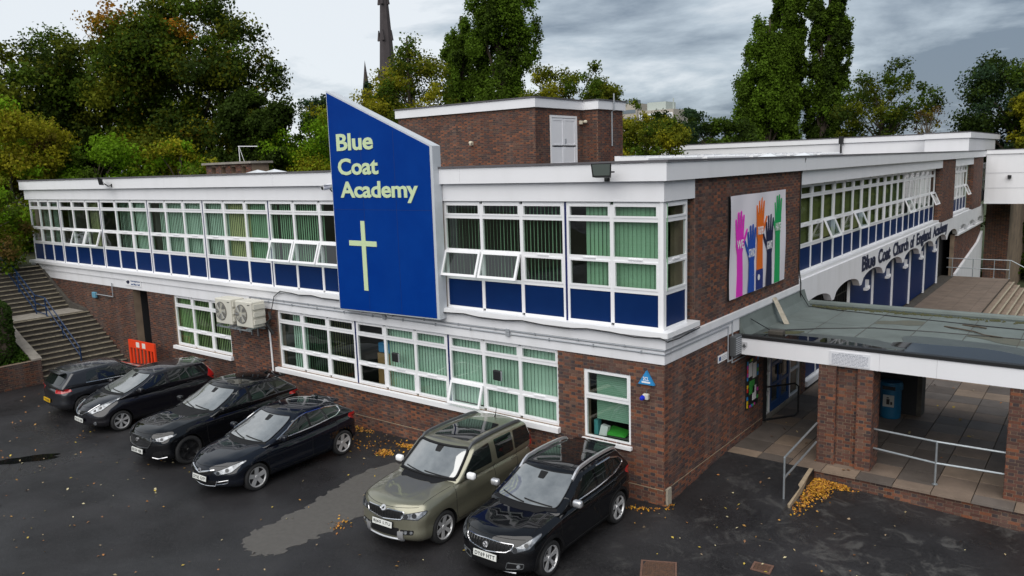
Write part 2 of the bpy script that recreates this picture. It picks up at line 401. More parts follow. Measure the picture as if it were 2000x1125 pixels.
# ------------------------------------------------------------------ ground
def asphalt_mat():
    m = bpy.data.materials.new('wet_asphalt'); m.use_nodes = True
    t = m.node_tree; b = t.nodes['Principled BSDF']; n = t.nodes.new; l = t.links.new
    geo = n('ShaderNodeNewGeometry')
    def noise(sc, det=6, ro=.6, dist=0):
        x = n('ShaderNodeTexNoise'); x.inputs['Scale'].default_value = sc; x.inputs['Detail'].default_value = det; x.inputs['Roughness'].default_value = ro; x.inputs['Distortion'].default_value = dist
        l(geo.outputs['Position'], x.inputs['Vector']); return x.outputs[0]
    def ramp(src, p0, c0, p1, c1):
        r = n('ShaderNodeValToRGB'); r.color_ramp.elements[0].position = p0; r.color_ramp.elements[0].color = (*c0, 1)
        r.color_ramp.elements[1].position = p1; r.color_ramp.elements[1].color = (*c1, 1); l(src, r.inputs[0]); return r.outputs[0]
    def mixc(f, a, c):
        x = n('ShaderNodeMix'); x.data_type = 'RGBA'; l(f, x.inputs[0])
        (l(a, x.inputs[6]) if not isinstance(a, tuple) else setattr(x.inputs[6], 'default_value', (*a, 1)))
        (l(c, x.inputs[7]) if not isinstance(c, tuple) else setattr(x.inputs[7], 'default_value', (*c, 1)))
        return x.outputs[2]
    base = ramp(noise(.5, 5, .6, .4), .34, (.0032, .0032, .0038), .70, (.033, .032, .0345))
    # chippings
    vo = n('ShaderNodeTexVoronoi'); vo.inputs['Scale'].default_value = 70; l(geo.outputs['Position'], vo.inputs['Vector'])
    hs = n('ShaderNodeHueSaturation'); l(vo.outputs['Color'], hs.inputs['Color']); hs.inputs['Saturation'].default_value = 0; hs.inputs['Value'].default_value = 1
    gr = ramp(hs.outputs[0], .15, (0, 0, 0), .95, (1, 1, 1))
    f = n('ShaderNodeMath'); f.operation = 'MULTIPLY'; l(gr, f.inputs[0]); f.inputs[1].default_value = .42
    c = mixc(f.outputs[0], base, (.028, .027, .0285))
    f2 = n('ShaderNodeMath'); f2.operation = 'MULTIPLY'; l(ramp(noise(14, 8, .75), .42, (0, 0, 0), .72, (1, 1, 1)), f2.inputs[0]); f2.inputs[1].default_value = .5
    c = mixc(f2.outputs[0], c, (.040, .039, .041))
    # pale scuffed places, mostly to the east
    sx = n('ShaderNodeSeparateXYZ'); l(geo.outputs['Position'], sx.inputs[0])
    mr = n('ShaderNodeMapRange'); mr.inputs[1].default_value = -2; mr.inputs[2].default_value = 3; l(sx.outputs[0], mr.inputs[0])
    sc = n('ShaderNodeMath'); sc.operation = 'MULTIPLY'; l(mr.outputs[0], sc.inputs[0])
    l(ramp(noise(1.6, 9, .72, .6), .53, (0, 0, 0), .66, (1, 1, 1)), sc.inputs[1])
    s2 = n('ShaderNodeMath'); s2.operation = 'MULTIPLY'; l(sc.outputs[0], s2.inputs[0]); s2.inputs[1].default_value = .8
    c = mixc(s2.outputs[0], c, (.085, .083, .080))
    l(c, b.inputs['Base Color'])
    # damp sheen: smoother where water lies
    rg = ramp(noise(.33, 5, .55, .5), .40, (.27, .27, .27), .64, (.68, .68, .68))
    l(rg, b.inputs['Roughness']); b.inputs['Specular IOR Level'].default_value = .3
    bp = n('ShaderNodeBump'); bp.inputs['Strength'].default_value = .55; bp.inputs['Distance'].default_value = .006
    l(vo.outputs['Distance'], bp.inputs['Height']); l(bp.outputs[0], b.inputs['Normal'])
    return m
M['asphalt'] = asphalt_mat()
def gz(x, y):
    """Height of the car park: a slight fall to the east, a short ramp up to the entrance paving."""
    z = 0.0
    if x > .5: z -= .045 * (min(x, 9) - .5) * min(1, max(0, (y + 9) / 9))
    if -.3 < x < 2.15 and y > .6:
        t = min(1, (y - .6) / 2.8); z = z * (1 - t) + .165 * t
    if x < -21.5: z += .02 * min(4, -21.5 - x)
    return z
xs = [-600, -200, -60, -40] + [-30 + i * 1.0 for i in range(30)] + [0, .5, 1, 1.5, 2.0, 2.14, 2.16, 2.3, 3, 4, 5, 6, 7, 8, 9, 12, 20, 60, 200, 600]
ys = [-600, -200, -60, -30, -20, -16, -12, -9, -7, -5, -3, -2, -1, 0, .6, 1, 1.5, 2, 2.5, 3, 3.4]
g = MB(); n_ = len(ys)
g.v = [(x, y, gz(x, y)) for x in xs for y in ys]
g.f = [(i * n_ + j, (i + 1) * n_ + j, (i + 1) * n_ + j + 1, i * n_ + j + 1) for i in range(len(xs) - 1) for j in range(n_ - 1)]
g.mi = [0] * len(g.f); g.c = [None] * len(g.f)
g.build('car_park', M['asphalt'], kind='structure', smooth=True)
g = MB(); g.quad((-900, -900, -3.6), (900, -900, -3.6), (900, 900, -3.6), (-900, 900, -3.6))
M['land'] = mat('rough_grassland', (.045, .06, .02), .95, var=.6, vscale=.08)
g.build('terrain', M['land'], kind='structure')
# worn grey patch of older tarmac
M['oldtar'] = mat('old_tarmac', (.095, .089, .082), .8, var=.55, vscale=9, col2=(.062, .058, .054), bump=.3, bscale=90)
pp = [(-6.36, -6.17), (-5.95, -6.38), (-5.58, -6.4), (-5.4, -6.28), (-5.29, -6.08), (-5.22, -5.5), (-5.18, -4.96), (-5.25, -4.5), (-5.19, -4.11), (-5.0, -3.7), (-4.9, -3.3), (-4.7, -2.7), (-4.6, -2.1), (-5.2, -1.85), (-5.8, -1.5), (-6.3, -1.27), (-6.92, -1.56), (-7.05, -2.64), (-6.85, -3.2), (-6.75, -3.9), (-6.56, -4.41), (-6.62, -4.9), (-6.45, -5.3), (-6.55, -5.7)]
r_ = random.Random(5); q = []
for i, p in enumerate(pp):
    b_ = pp[(i + 1) % len(pp)]
    for k in range(10):
        t = k / 10; q.append((p[0] + (b_[0] - p[0]) * t + r_.gauss(0, .028) + .04 * math.sin(i * 3.1 + k), p[1] + (b_[1] - p[1]) * t + r_.gauss(0, .028) + .04 * math.cos(i * 2.3 + k * 1.4)))
def flat_shape(poly, z0, z1):
    """A thin slab of any outline, triangulated properly."""
    n = len(poly); P2, _, F2, *_r = delaunay_2d_cdt([Vector(p) for p in poly], [(i, (i + 1) % n) for i in range(n)], [], 1, 1e-6)
    g = MB(); g.add([(p.x, p.y, z1) for p in P2], [tuple(f) for f in F2]); g.add([(p[0], p[1], z0) for p in poly] + [(p[0], p[1], z1) for p in poly], [(i, (i + 1) % n, n + (i + 1) % n, n + i) for i in range(n)]); return g
g = flat_shape(q, -.002, .006); g.build('tarmac_patch', M['oldtar'], kind='structure')
# puddles in the car park
M['water'] = mat('standing_water', (.006, .006, .007), .03, spec=.5, ior=1.45)
def blob(cx, cy, rx, ry, z, seed, n=40, rot=0.0, th=.004):
    r = random.Random(seed); ph = [r.uniform(0, 6.28) for _ in range(4)]; o = []
    for i in range(n):
        t = 2 * math.pi * i / n; k = 1 + .22 * math.sin(2 * t + ph[0]) + .16 * math.sin(3 * t + ph[1]) + .09 * math.sin(5 * t + ph[2]) + .05 * math.sin(9 * t + ph[3])
        x, y = rx * k * math.cos(t), ry * k * math.sin(t)
        o.append((cx + x * math.cos(rot) - y * math.sin(rot), cy + x * math.sin(rot) + y * math.cos(rot), z))
    g = MB(); g.prism(o, (0, 0, th)); return g
for args in ((-15.55, -6.95, .95, .30, .002, 21, 50, .9)  ,):
    blob(*args[:6], n=args[6], rot=args[7], th=.003).build('puddle', M['water'], kind='structure')
# ------------------------------------------------------------------ school building
bld = thing('school_building', 'long two storey brick and white school with blue panelled windows and flat roof', 'school building', (0, 0, 0))
F = wall((0, 0, 0), (1, 0, 0), (0, -1, 0))      # front wall: along = x, out = towards the cars
Rw = wall((0, 0, 0), (0, 1, 0), (1, 0, 0))      # east wall: along = y, out = +x
def blinds(parent, P, a0, a1, z0, z1, d, state, tint):
    d += .03
    """Vertical blind slats hung behind a pane: closed, open (slats edge on), gaps, part or none."""
    if state == 'none': return
    mb = MB(); w = .105; a = a0 - .01; r = RND; i = 0
    while a < a1:
        if state == 'gap' and r.random() < .16: a += w; continue
        if state == 'part' and (a - a0) / (a1 - a0) > .58: break
        if state == 'right' and (a - a0) / (a1 - a0) < .35: a += w; continue
        an = {'closed': .20, 'part': .28, 'right': .25, 'gap': .35, 'open': .80}[state] + r.uniform(-.05, .05)
        c = w * .54 * math.cos(an); s_ = w * .54 * math.sin(an); m_ = a + w / 2; k = r.uniform(.95, 1.05)
        mb.col = tuple(x * k for x in tint)
        mb.quad(P(m_ - c, d - s_, z0), P(m_ + c, d + s_, z0), P(m_ + c, d + s_, z1), P(m_ - c, d - s_, z1)); a += w
    if mb.v: mb.build('blind', M['blind'], parent)
GREEN, YEL, TEAL = (.32, .55, .36), (.56, .60, .31), (.55, .76, .63)
def window(P, a0, a1, z, cols, d=-.08, panel=True, opens=(), state=None, tint=GREEN, name='window', fw=.055, sash_rows=(2,), ends=True, dep=.07, bz=None):
    """A framed window unit; z lists the row lines from top to bottom; the last row is a blue panel when panel is set."""
    root = MB(); n = cols; w = (a1 - a0) / n
    d0, d1 = d - dep / 2, d + dep / 2
    xs = [a0 + i * w for i in range(n + 1)]
    root.pbox(P, a0, a0 + fw, d0, d1, z[-1], z[0]); root.pbox(P, a1 - fw, a1, d0, d1, z[-1], z[0])
    for x in xs[1:-1]: root.pbox(P, x - fw * .8, x + fw * .8, d0 + .003, d1 - .003, z[-1] + fw, z[0] - fw)
    for i, zz_ in enumerate(z):
        lo, hi = (zz_ - fw, zz_) if i == 0 else ((zz_, zz_ + fw) if i == len(z) - 1 else (zz_ - fw * .75, zz_ + fw * .75))
        for k in range(n):
            A = xs[k] + (fw if k == 0 else fw * .8); B = xs[k + 1] - (fw if k == n - 1 else fw * .8)
            root.pbox(P, A, B, d0 + .006, d1 - .006, lo, hi)
            if i in sash_rows and i > 0 and i < len(z) - 1 and zz_ is z[sash_rows[0]]:   # trickle vent
                m_ = (A + B) / 2; root.pbox(P, m_ - .17, m_ + .17, d1 - .006, d1 + .018, zz_ - .015, zz_ + .015)
    fr = root.build(name, M['upvc'], bld)
    for r in range(len(z) - 1):
        for k in range(n):
            A = xs[k] + (fw if k == 0 else fw * .8); B = xs[k + 1] - (fw if k == n - 1 else fw * .8)
            hi = z[r] - (fw if r == 0 else fw * .75); lo = z[r + 1] + (fw if r == len(z) - 2 else fw * .75)
            if panel and r == len(z) - 2:
                m_ = MB(); m_.pbox(P, A, B, d - .03, d + .012, lo, hi); m_.build('panel', M['blue_panel'], fr); continue
            sw = .04 if (r in sash_rows or r == 0) else 0.0
            if (k, r) in opens:
                an = opens[(k, r)] if isinstance(opens, dict) else .32
                ca, sa = math.cos(an), math.sin(an); H = hi - lo + .05
                def Q(a, dd, zr, ca=ca, sa=sa, hi=hi): # zr measured down from the hinge
                    return P(a, d1 + .005 + dd * ca + zr * sa, hi + .03 - zr * ca + dd * sa)
                m_ = MB(); A2, B2 = A - .02, B + .02
                for (p0, p1, q0, q1) in ((A2, B2, 0, .065), (A2, B2, H - .065, H), (A2, A2 + .06, .065, H - .065), (B2 - .06, B2, .065, H - .065)):
                    m_.hexa([Q(p0, 0, q0), Q(p1, 0, q0), Q(p1, .05, q0), Q(p0, .05, q0), Q(p0, 0, q1), Q(p1, 0, q1), Q(p1, .05, q1), Q(p0, .05, q1)])
                m_.build('open_sash', M['upvc'], fr)
                m_ = MB(); m_.quad(Q(A2 + .05, .03, H - .055), Q(B2 - .05, .03, H - .055), Q(B2 - .05, .03, .055), Q(A2 + .05, .03, .055)); m_.build('pane', M['glass'], fr)
            else:
                if sw:
                    m_ = MB()
                    for (p0, p1, q0, q1) in ((A, B, lo, lo + sw), (A, B, hi - sw, hi), (A, A + sw, lo + sw, hi - sw), (B - sw, B, lo + sw, hi - sw)):
                        m_.pbox(P, p0, p1, d - .02, d1 + .008, q0, q1)
                    m_.build('sash', M['upvc'], fr)
                m_ = MB(); m_.quad(P(A + sw * .9, d, lo + sw * .9), P(B - sw * .9, d, lo + sw * .9), P(B - sw * .9, d, hi - sw * .9), P(A + sw * .9, d, hi - sw * .9)); m_.build('pane', M['glass'], fr)
    zlo = z[-2] if panel else z[-1]
    for k in range(n):
        st = state[k] if isinstance(state, (list, tuple)) else (state or 'closed')
        tt = tint[k] if isinstance(tint, list) else tint
        blinds(fr, P, xs[k], xs[k + 1], (bz or zlo) + .05, z[0] - .02, d - .16, st, tt)
    return fr
WM = 3.6794                    # window module of the facade
ZU = [6.56, 6.185, 5.345, 4.655, 3.87]
ZL = [3.155, 2.765, 1.945, 1.30]
# --- lower front wall
XL0, XL1 = -13.40, -2.71
holesF = [(XL0, XL1, 1.30, 3.155), (-19.55, -16.05, 1.30, 3.155), (-22.50, -21.40, 0.0, 3.15), (-2.0, -.8, 1.2, 2.83)]
mb = MB(); wall_panel(mb, F, -31.3, -.002, -.4, 3.15, holesF, -.28, 0.0)
wf = mb.build('front_wall', M['mortar'], bld)
def sgl(a, z): return a > -2.6
brick_face(wf, F, -15.9, 0, -.0375, 3.15, [(h0, h1, a_, b_) for h0, h1, a_, b_ in holesF], single=sgl, budget=150)
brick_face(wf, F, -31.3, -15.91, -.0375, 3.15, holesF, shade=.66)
# --- east lower wall
mb = MB(); wall_panel(mb, Rw, .28, 5.90, -.4, 3.15, (), -.28, 0.0)
we = mb.build('east_wall', M['mortar'], bld)
brick_face(we, Rw, -.0, 5.90, -.0375, 3.15, (), single=lambda a, z: a < 2.4, budget=150)
# tan course near the ground and the small corner guard
mb = MB(); mb.pbox(F, -11.0, -.01, 0, .014, .345, .362); mb.pbox(Rw, .01, 5.88, 0, .014, .345, .362)
mb.build('damp_course', M['tan_kerb'], bld)
mb = MB(); mb.pbox(Rw, .06, .24, .008, .06, -.03, .37); mb.build('corner_guard', M['timber'], bld)
# --- dark rooms behind the windows
mb = MB()
mb.box(-31.2, -.35, 4.6, 4.7, -.1, 7.2)           # back partition
mb.box(-31.2, -.35, .30, 4.6, 3.35, 3.45)         # floor
mb.box(-31.2, -.35, .30, 4.6, 6.62, 6.7)          # ceiling
for x in (-28.0, -20.85, -13.45, -6.2): mb.box(x - .05, x + .05, .32, 4.6, -.1, 6.62)
mb.box(-4.9, -4.8, 4.72, 47, -.1, 7.2); mb.box(-4.8, -.45, 6.2, 46, 3.3, 3.4); mb.box(-4.8, -.45, 9.0, 46, 6.62, 6.7)
for y in (9.0, 20.3, 31.4, 41.9): mb.box(-4.8, -.45, y - .05, y + .05, -.1, 6.62)
mb.build('room_partition', M['room'], bld)
# --- band course and sills between the storeys
mb = MB()
mb.pbox(F, -31.4, .03, -.25, .035, 3.157, 3.50); mb.pbox(F, -31.4, .075, -.25, .075, 3.50, 3.755)
mb.pbox(Rw, .285, 8.72, -.25, .033, 3.157, 3.50); mb.pbox(Rw, .285, 8.72, -.25, .073, 3.50, 3.66)
mb.build('band_course', M['white'], bld)
mb = MB()
mb.pbox(F, -31.4, .16, -.2, .16, 3.757, 3.868); mb.pbox(Rw, .22, 1.44, -.2, .158, 3.757, 3.868)
mb.build('sill', M['upvc'], bld)
# --- upper fascias
mb = MB()
mb.pbox(F, -31.45, .012, -.3, .012, 6.575, 7.0); mb.pbox(Rw, .31, 1.46, -.3, .012, 6.577, 7.0)
mb.build('lower_fascia', M['fascia'], bld)
def fascia_run(P, a0, a1, joints, d, z0, z1, dz=.0):
    """A fascia in lengths butted with a thin joint."""
    js = [a0] + list(joints) + [a1]
    for i in range(len(js) - 1):
        m_ = MB(); m_.pbox(P, js[i] + .003, js[i + 1] - .003, d - .1, d, z0, z1); m_.build('fascia_board', M['fascia'], bld)
fascia_run(F, -31.6, .125, (-25.6, -19.2, -12.9, -9.4, -5.4), .125, 7.0, 7.375)
fascia_run(Rw, -.02, 46.9, (4.0, 8.75, 15.0, 21.3, 27.6, 33.9, 40.2), .122, 7.0, 7.375)
mb = MB(); mb.pbox(F, -31.65, .16, -.14, .155, 7.377, 7.425); mb.pbox(Rw, .145, 46.9, -.14, .153, 7.377, 7.423)
mb.build('roof_flashing', M['flashing'], bld)
mb = MB(); mb.box(-31.5, -.02, .02, 10.98, 7.2, 7.32); mb.box(-11, -.02, 10.982, 46.9, 7.2, 7.318); mb.build('roof', M['roof'], bld)
mb = MB(); mb.box(-31.35, -31.0, .3, 11, -.4, 7.2); mb.box(-31.0, -11, 10.7, 11, -.4, 7.2); mb.box(-11.2, -11.0, 11, 46.9, -.4, 7.2)
mb.build('rear_wall', M['mortar'], bld)
# --- upper windows, front
def strip(P, a, z0, z1, d=-.08):
    m_ = MB(); m_.pbox(P, a - .03, a + .03, d - .03, d + .028, z0, z1); m_.build('mullion_cover', M['blue_strip'], bld)
mods = [(-2.42, -.0), (-6.13, -2.48), (-13.46, -9.84), (-17.14, -13.52), (-20.82, -17.20), (-24.50, -20.88), (-28.18, -24.56), (-31.2, -28.24)]
states = [(['right', 'closed'], {}, GREEN), (['open', 'open', 'open'], {(0, 2): .34, (1, 2): .34}, GREEN),
          (['gap', 'gap', 'right'], {(0, 2): .34, (1, 2): .34, (2, 2): .34}, [GREEN, GREEN, TEAL]), (['closed', 'closed', 'closed'], {}, [TEAL, YEL, GREEN]),
          (['right', 'closed', 'closed'], {}, [TEAL, TEAL, TEAL]), (['none', 'gap', 'closed'], {}, [TEAL, TEAL, TEAL]),
          (['none', 'none', 'part'], {(1, 2): .34, (2, 2): .34}, [TEAL, YEL, YEL]), (['none', 'part', 'part'], {}, TEAL)]
for i, ((a, b), (st, op, tt)) in enumerate(zip(mods, states)):
    if i == 0: window(F, a, -.10, ZU, 2, opens=op, state=st, tint=tt)
    else: window(F, a, b, ZU, 3, opens=op, state=st, tint=tt)
for a in (-2.45, -13.49, -17.17, -20.85, -24.53, -28.21): strip(F, a, 3.87, 6.56)
# corner post and the return window
mb = MB(); mb.box(-.10, -.02, .02, .12, 3.87, 6.575); mb.build('corner_post', M['upvc'], bld)
window(Rw, .12, 1.18, ZU, 1, d=-.07, state='none')
mb = MB(); mb.box(-.35, -.25, 1.0, 1.5, 3.66, 7.0); prr = mb.build('pier_return', M['mortar'], bld)
brick_face(prr, wall((-.26, 1.47, 0), (1, 0, 0), (0, -1, 0)), 0, .26, 3.66, 6.577)
# --- brick pier behind the sign
mb = MB(); wall_panel(mb, F, -9.83, -6.14, 3.87, 6.575, (), -.2, -.03); pr = mb.build('pier', M['mortar'], bld)
brick_face(pr, wall((0, .03, 0), (1, 0, 0), (0, -1, 0)), -9.83, -6.14, 3.87, 6.575)
# --- brick pier of the banner, east side
mb = MB(); wall_panel(mb, Rw, 1.475, 8.72, 3.664, 7.0, (), -.28, 0.0); pr = mb.build('pier', M['mortar'], bld)
brick_face(pr, Rw, 1.475, 8.72, 3.664, 6.998)
# --- upper windows, east
Re = wall((-.2, 0, 0), (0, 1, 0), (1, 0, 0)); WR = 3.6331; y0 = 9.43
east_states = [({(2, 2): .42}, [(.20, .21, .07)] * 3), ({(2, 2): .42}, [(.20, .22, .08)] * 3), ({}, [(.2, .22, .09)] * 3), ({}, [(.18, .22, .1)] * 3), ({(0, 2): .42}, [(.12, .15, .1)] * 3), ({(2, 2): .42}, [(.6, .6, .6)] * 3)]
for i in range(6):
    a = y0 + i * WR
    window(Re, a + .02, a + WR - .02, ZU, 3, opens=east_states[i][0], state=['closed', 'gap', 'gap'] if i < 4 else (['closed', 'closed', 'none'] if i == 5 else ['part', 'none', 'gap']), tint=east_states[i][1])
window(Re, 36.1, 41.9, ZU, 5, opens={(4, 2): .42}, state='closed', tint=(.6, .6, .6))
window(Re, 46.95, 50.5, ZU, 3, state='gap', tint=(.5, .5, .5))
mb = MB(); mb.pbox(Rw, 8.722, 46.9, -.3, -.004, 6.577, 7.0); mb.build('lower_fascia', M['fascia'], bld)
mb = MB(); mb.pbox(Re, 8.74, 31.6, -.1, .16, 3.75, 3.868); mb.pbox(Re, 35.6, 42.0, -.1, .16, 3.75, 3.868); mb.build('sill', M['upvc'], bld)
for a, b in ((31.75, 35.55), (42.6, 46.6)):
    mb = MB(); wall_panel(mb, Rw, a, b, 3.72, 7.0, (), -.3, .02); pr = mb.build('pier', M['mortar'], bld)
    brick_face(pr, wall((.02, 0, 0), (0, 1, 0), (1, 0, 0)), a, b, 3.72, 6.998)
    brick_face(pr, wall((-.3, a, 0), (1, 0, 0), (0, -1, 0)), 0, .32, 3.72, 6.998)
# --- arched white arcade, east lower storey
lows = [8.72, 12.3, 15.85, 19.45, 23.0, 26.7, 30.3, 34.0, 37.6, 41.2, 44.8, 48.4]
ring = []
for i in range(len(lows) - 1):
    a, b = lows[i], lows[i + 1]; m_ = (a + b) / 2
    for k in range(15):
        t = k / 14; y = a + .12 + (b - a - .24) * t
        ring.append((y, 2.63 + .42 * math.sqrt(max(0, 1 - (2 * t - 1) ** 2)) ** 1.0))
mb = MB()
for d0, d1, z1 in ((-.22, .02, 3.748),):
    pts = [(8.72, 2.63)] + ring + [(48.4, 2.63)]
    for i in range(len(pts) - 1):
        (ya, za), (yb, zb) = pts[i], pts[i + 1]
        if yb - ya < 1e-6: continue
        mb.hexa([Rw(ya, d0, za), Rw(yb, d0, zb), Rw(yb, d1, zb), Rw(ya, d1, za), Rw(ya, d0, z1), Rw(yb, d0, z1), Rw(yb, d1, z1), Rw(ya, d1, z1)])
mb.build('arched_band', M['white'], bld)
PZ = .17
for i, a in enumerate(lows[:-1]):
    if 2 <= i <= 7: 
        m_ = MB(); m_.box(-.44, -.36, a - .06, a + .06, PZ, 2.75); m_.build('post', M['upvc'], bld)
for i in range(2, 7):
    m_ = MB(); m_.box(-.47, -.42, lows[i] + .06, lows[i + 1] - .06, PZ + .05, 3.1); m_.build('arcade_panel', M['blue_panel'], bld)
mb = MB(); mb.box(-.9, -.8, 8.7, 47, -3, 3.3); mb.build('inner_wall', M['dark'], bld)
# black gate in the second bay
mb = MB()
for k in range(14): y = 12.5 + k * .25; mb.box(-.46, -.43, y, y + .025, PZ, 2.7)
for z in (.4, 1.4, 2.4): mb.box(-.462, -.428, 12.45, 15.8, z, z + .04)
mb.build('gate', M['black_plastic'], bld)
# brick infill with small arched windows in the far bays, white lower wall beside the descent
for a in (37.6, 41.2, 44.8):
    m_ = MB(); wall_panel(m_, Rw, a + .02, a + 3.58, -3.2, 2.55, (), -.35, -.12); pr = m_.build('infill_wall', M['mortar'], bld)
    brick_face(pr, wall((-.12, 0, 0), (0, 1, 0), (1, 0, 0)), a + .02, a + 3.58, -1.0, 2.50)
    m_ = MB(); m_.pbox(Rw, a + .1, a + 3.5, -.14, .05, 2.5, 2.6); m_.build('sill', M['upvc'], bld)
    window(wall((-.14, 0, 0), (0, 1, 0), (1, 0, 0)), a + .3, a + 3.3, [3.0, 2.62], 2, d=0, panel=False, state='none')
mb = MB()
mb.prism([Rw(37.7, -.1, -3.2), Rw(48.4, -.1, -3.2), Rw(48.4, -.1, 1.9), Rw(46.5, -.1, 1.3), Rw(37.7, -.1, .25)], (.14, 0, 0)); mb.build('lower_render', M['white'], bld)
# --- lower windows, front
for i, (a, b, st, tt, op) in enumerate([(XL0, -9.81, ['right', 'open', 'open'], [TEAL, GREEN, YEL], {}), (-9.74, -6.21, ['none', 'closed', 'closed'], TEAL, {}), (-6.14, XL1, ['closed', 'closed', 'closed'], TEAL, {(0, 2): .3})]):
    window(F, a, b, ZL, 3, panel=False, state=st, tint=tt, opens=op)
for a in (-9.775, -6.175): strip(F, a, 1.3, 3.155)
window(F, -19.55, -16.05, ZL, 3, panel=False, state=['closed', 'gap', 'gap'], tint=[(.36, .54, .24), (.40, .55, .25), (.42, .55, .26)])
mb = MB(); mb.pbox(F, XL0 - .12, XL1 + .05, -.06, .13, 1.17, 1.298); mb.pbox(F, -19.67, -15.98, -.06, .12, 1.18, 1.298); mb.pbox(F, -2.04, -.76, -.05, .09, 1.12, 1.198)
mb.build('sill', M['upvc'], bld)
sw = window(F, -2.0, -.8, [2.83, 2.17, 1.2], 1, panel=False, d=-.05, state='none', sash_rows=(0,))
# roller blind, papers on the inner sill
mb = MB(); mb.col = (.30, .50, .38)
for k in range(26): z = 1.62 + k * .045; mb.pbox(F, -1.78, -.87, -.2, -.196, z, z + .04)
mb.build('blind', M['blind'], sw)
mb = MB(); mb.pbox(F, -1.95, -.85, -.7, -.15, 1.16, 1.2); mb.build('inner_sill', M['room'], sw)
# --- doorway recess on the left
mb = MB(); mb.box(-22.5, -21.4, .95, 1.05, 0, 3.15); mb.box(-22.55, -22.5, .28, 1.0, 0, 3.15); mb.box(-21.4, -21.35, .28, 1.0, 0, 3.15); mb.box(-22.5, -21.4, .28, 1.0, 3.1, 3.15)
mb.build('doorway', M['dark'], bld)
# --- entrance doors under the canopy
mb = MB(); wall_panel(mb, Rw, 9.32, 9.75, -.2, 2.62, (), -.5, -.05); pr = mb.build('pier', M['mortar'], bld)
brick_face(pr, wall((-.05, 0, 0), (0, 1, 0), (1, 0, 0)), 9.32, 9.75, -.04, 2.62)
mb = MB(); mb.box(-.6, -.05, 5.91, 9.3, 2.55, 3.15); mb.box(-.5, -.06, 5.92, 9.3, .0, .24); mb.build('door_surround', M['concrete'], bld)
mb = MB(); mb.box(-.55, -.0, 5.905, 6.2, .24, 2.55); mb.build('door_jamb', M['dark'], bld)
Rd = wall((-.12, 0, 0), (0, 1, 0), (1, 0, 0))
window(Rd, 6.22, 6.72, [2.55, 2.0, 1.45, .85, .25], 1, d=0, panel=False, state='none', sash_rows=(9,))
window(Rd, 8.40, 9.28, [2.55, 1.75, 1.05, .25], 1, d=0, panel=False, state='none', sash_rows=(9,))
for a, b in ((6.74, 7.55), (7.57, 8.38)):
    m_ = MB(); fw = .11
    for (p0, p1, q0, q1) in ((a, a + fw, .25, 2.5), (b - fw, b, .25, 2.5), (a + fw, b - fw, .25, .48), (a + fw, b - fw, .95, 1.03), (a + fw, b - fw, 1.55, 1.63), (a + fw, b - fw, 2.38, 2.5)):
        m_.pbox(Rd, p0, p1, -.03, .03, q0, q1)
    dr = m_.build('door', M['door_blue'], bld)
    for q0, q1 in ((.48, .95), (1.03, 1.55), (1.63, 2.38)):
        m_ = MB(); m_.quad(Rd(a + fw, 0, q0), Rd(b - fw, 0, q0), Rd(b - fw, 0, q1), Rd(a + fw, 0, q1)); m_.build('pane', M['glass'], dr)
    m_ = MB(); h = b - .09 if a < 7 else a + .09
    m_.pbox(Rd, h - .07, h + .07, .03, .07, 1.2, 1.5); m_.build('handle', M['black_plastic'], dr)
mb = MB(); mb.box(-.9, -.88, 5.9, 9.4, .2, 2.6); mb.build('hall_wall', mat('hall_light', (.35, .33, .24), .8), bld)
# low windows with blue panels just past the canopy, first bay of the arcade
window(Rd, 9.8, 12.1, [2.55, 1.75, 1.15, .42], 2, d=0, panel=True, state='none', sash_rows=(9,))
mb = MB(); mb.box(-.3, .02, 9.76, 12.2, .24, .42); mb.build('sill', M['upvc'], bld)
# ------------------------------------------------------------------ big blue sign on the front
sg = thing('sign_board', 'tall blue academy sign with sloping top, cream lettering and a cross', 'sign', (-8.1, -.2, 3.6))
ys = -.34
out_ = [(-9.90, 3.56), (-6.17, 3.62), (-6.17, 7.93), (-9.90, 9.50)]
mb = MB(); mb.prism([(x, ys, z) for x, z in out_], (0, .06, 0)); mb.build('board', M['sign_blue'], sg)
mb = MB()
def edge(p, q, w=.0):
    mb.prism([(p[0], ys + .062, p[1]), (q[0], ys + .062, q[1]), (q[0] + w * 0, ys + .31, q[1]), (p[0], ys + .31, p[1])], (0.0, 0, .0))
o2 = [(-9.93, 3.53), (-6.08, 3.59), (-6.08, 7.94), (-9.93, 9.56)]
for i in range(4):
    a, b = out_[i], out_[(i + 1) % 4]; c, d = o2[(i + 1) % 4], o2[i]
    mb.prism([(a[0], ys + .012, a[1]), (b[0], ys + .012, b[1]), (c[0], ys + .012, c[1]), (d[0], ys + .012, d[1])], (0, .29, 0))
mb.build('edge_trim', M['sign_trim'], sg)
mb = MB(); mb.prism([(x, ys + .07, z) for x, z in out_], (0, .2, 0)); mb.build('backing', M['sign_trim'], sg)
Sg = wall((0, ys, 0), (1, 0, 0), (0, -1, 0))
for txt, a0, a1, z0, z1, ref in (('Blue', -9.60, -8.16, 7.93, 8.385, None), ('Coat', -9.60, -8.01, 7.28, 7.73, None), ('Academy', -9.56, -6.60, 6.67, 7.11, 'Acade')):
    mb = MB(); fit_text(mb, txt, Sg, a0, a1, z0, z1, .016, .026, .98, ref); mb.build('lettering', M['sign_cream'], sg)
mb = MB(); mb.pbox(Sg, -8.83, -8.67, -.002, .014, 4.15, 6.05); mb.pbox(Sg, -9.33, -8.832, -.002, .014, 5.37, 5.51); mb.pbox(Sg, -8.668, -8.24, -.002, .014, 5.37, 5.51)
mb.build('cross', M['sign_cream'], sg)
mb = MB()
for x in (-8.66, -7.42): mb.pbox(Sg, x - .004, x + .004, -.001, .0015, 3.6, 8.4)
mb.pbox(Sg, -9.88, -6.19, -.001, .0012, 6.35, 6.358)
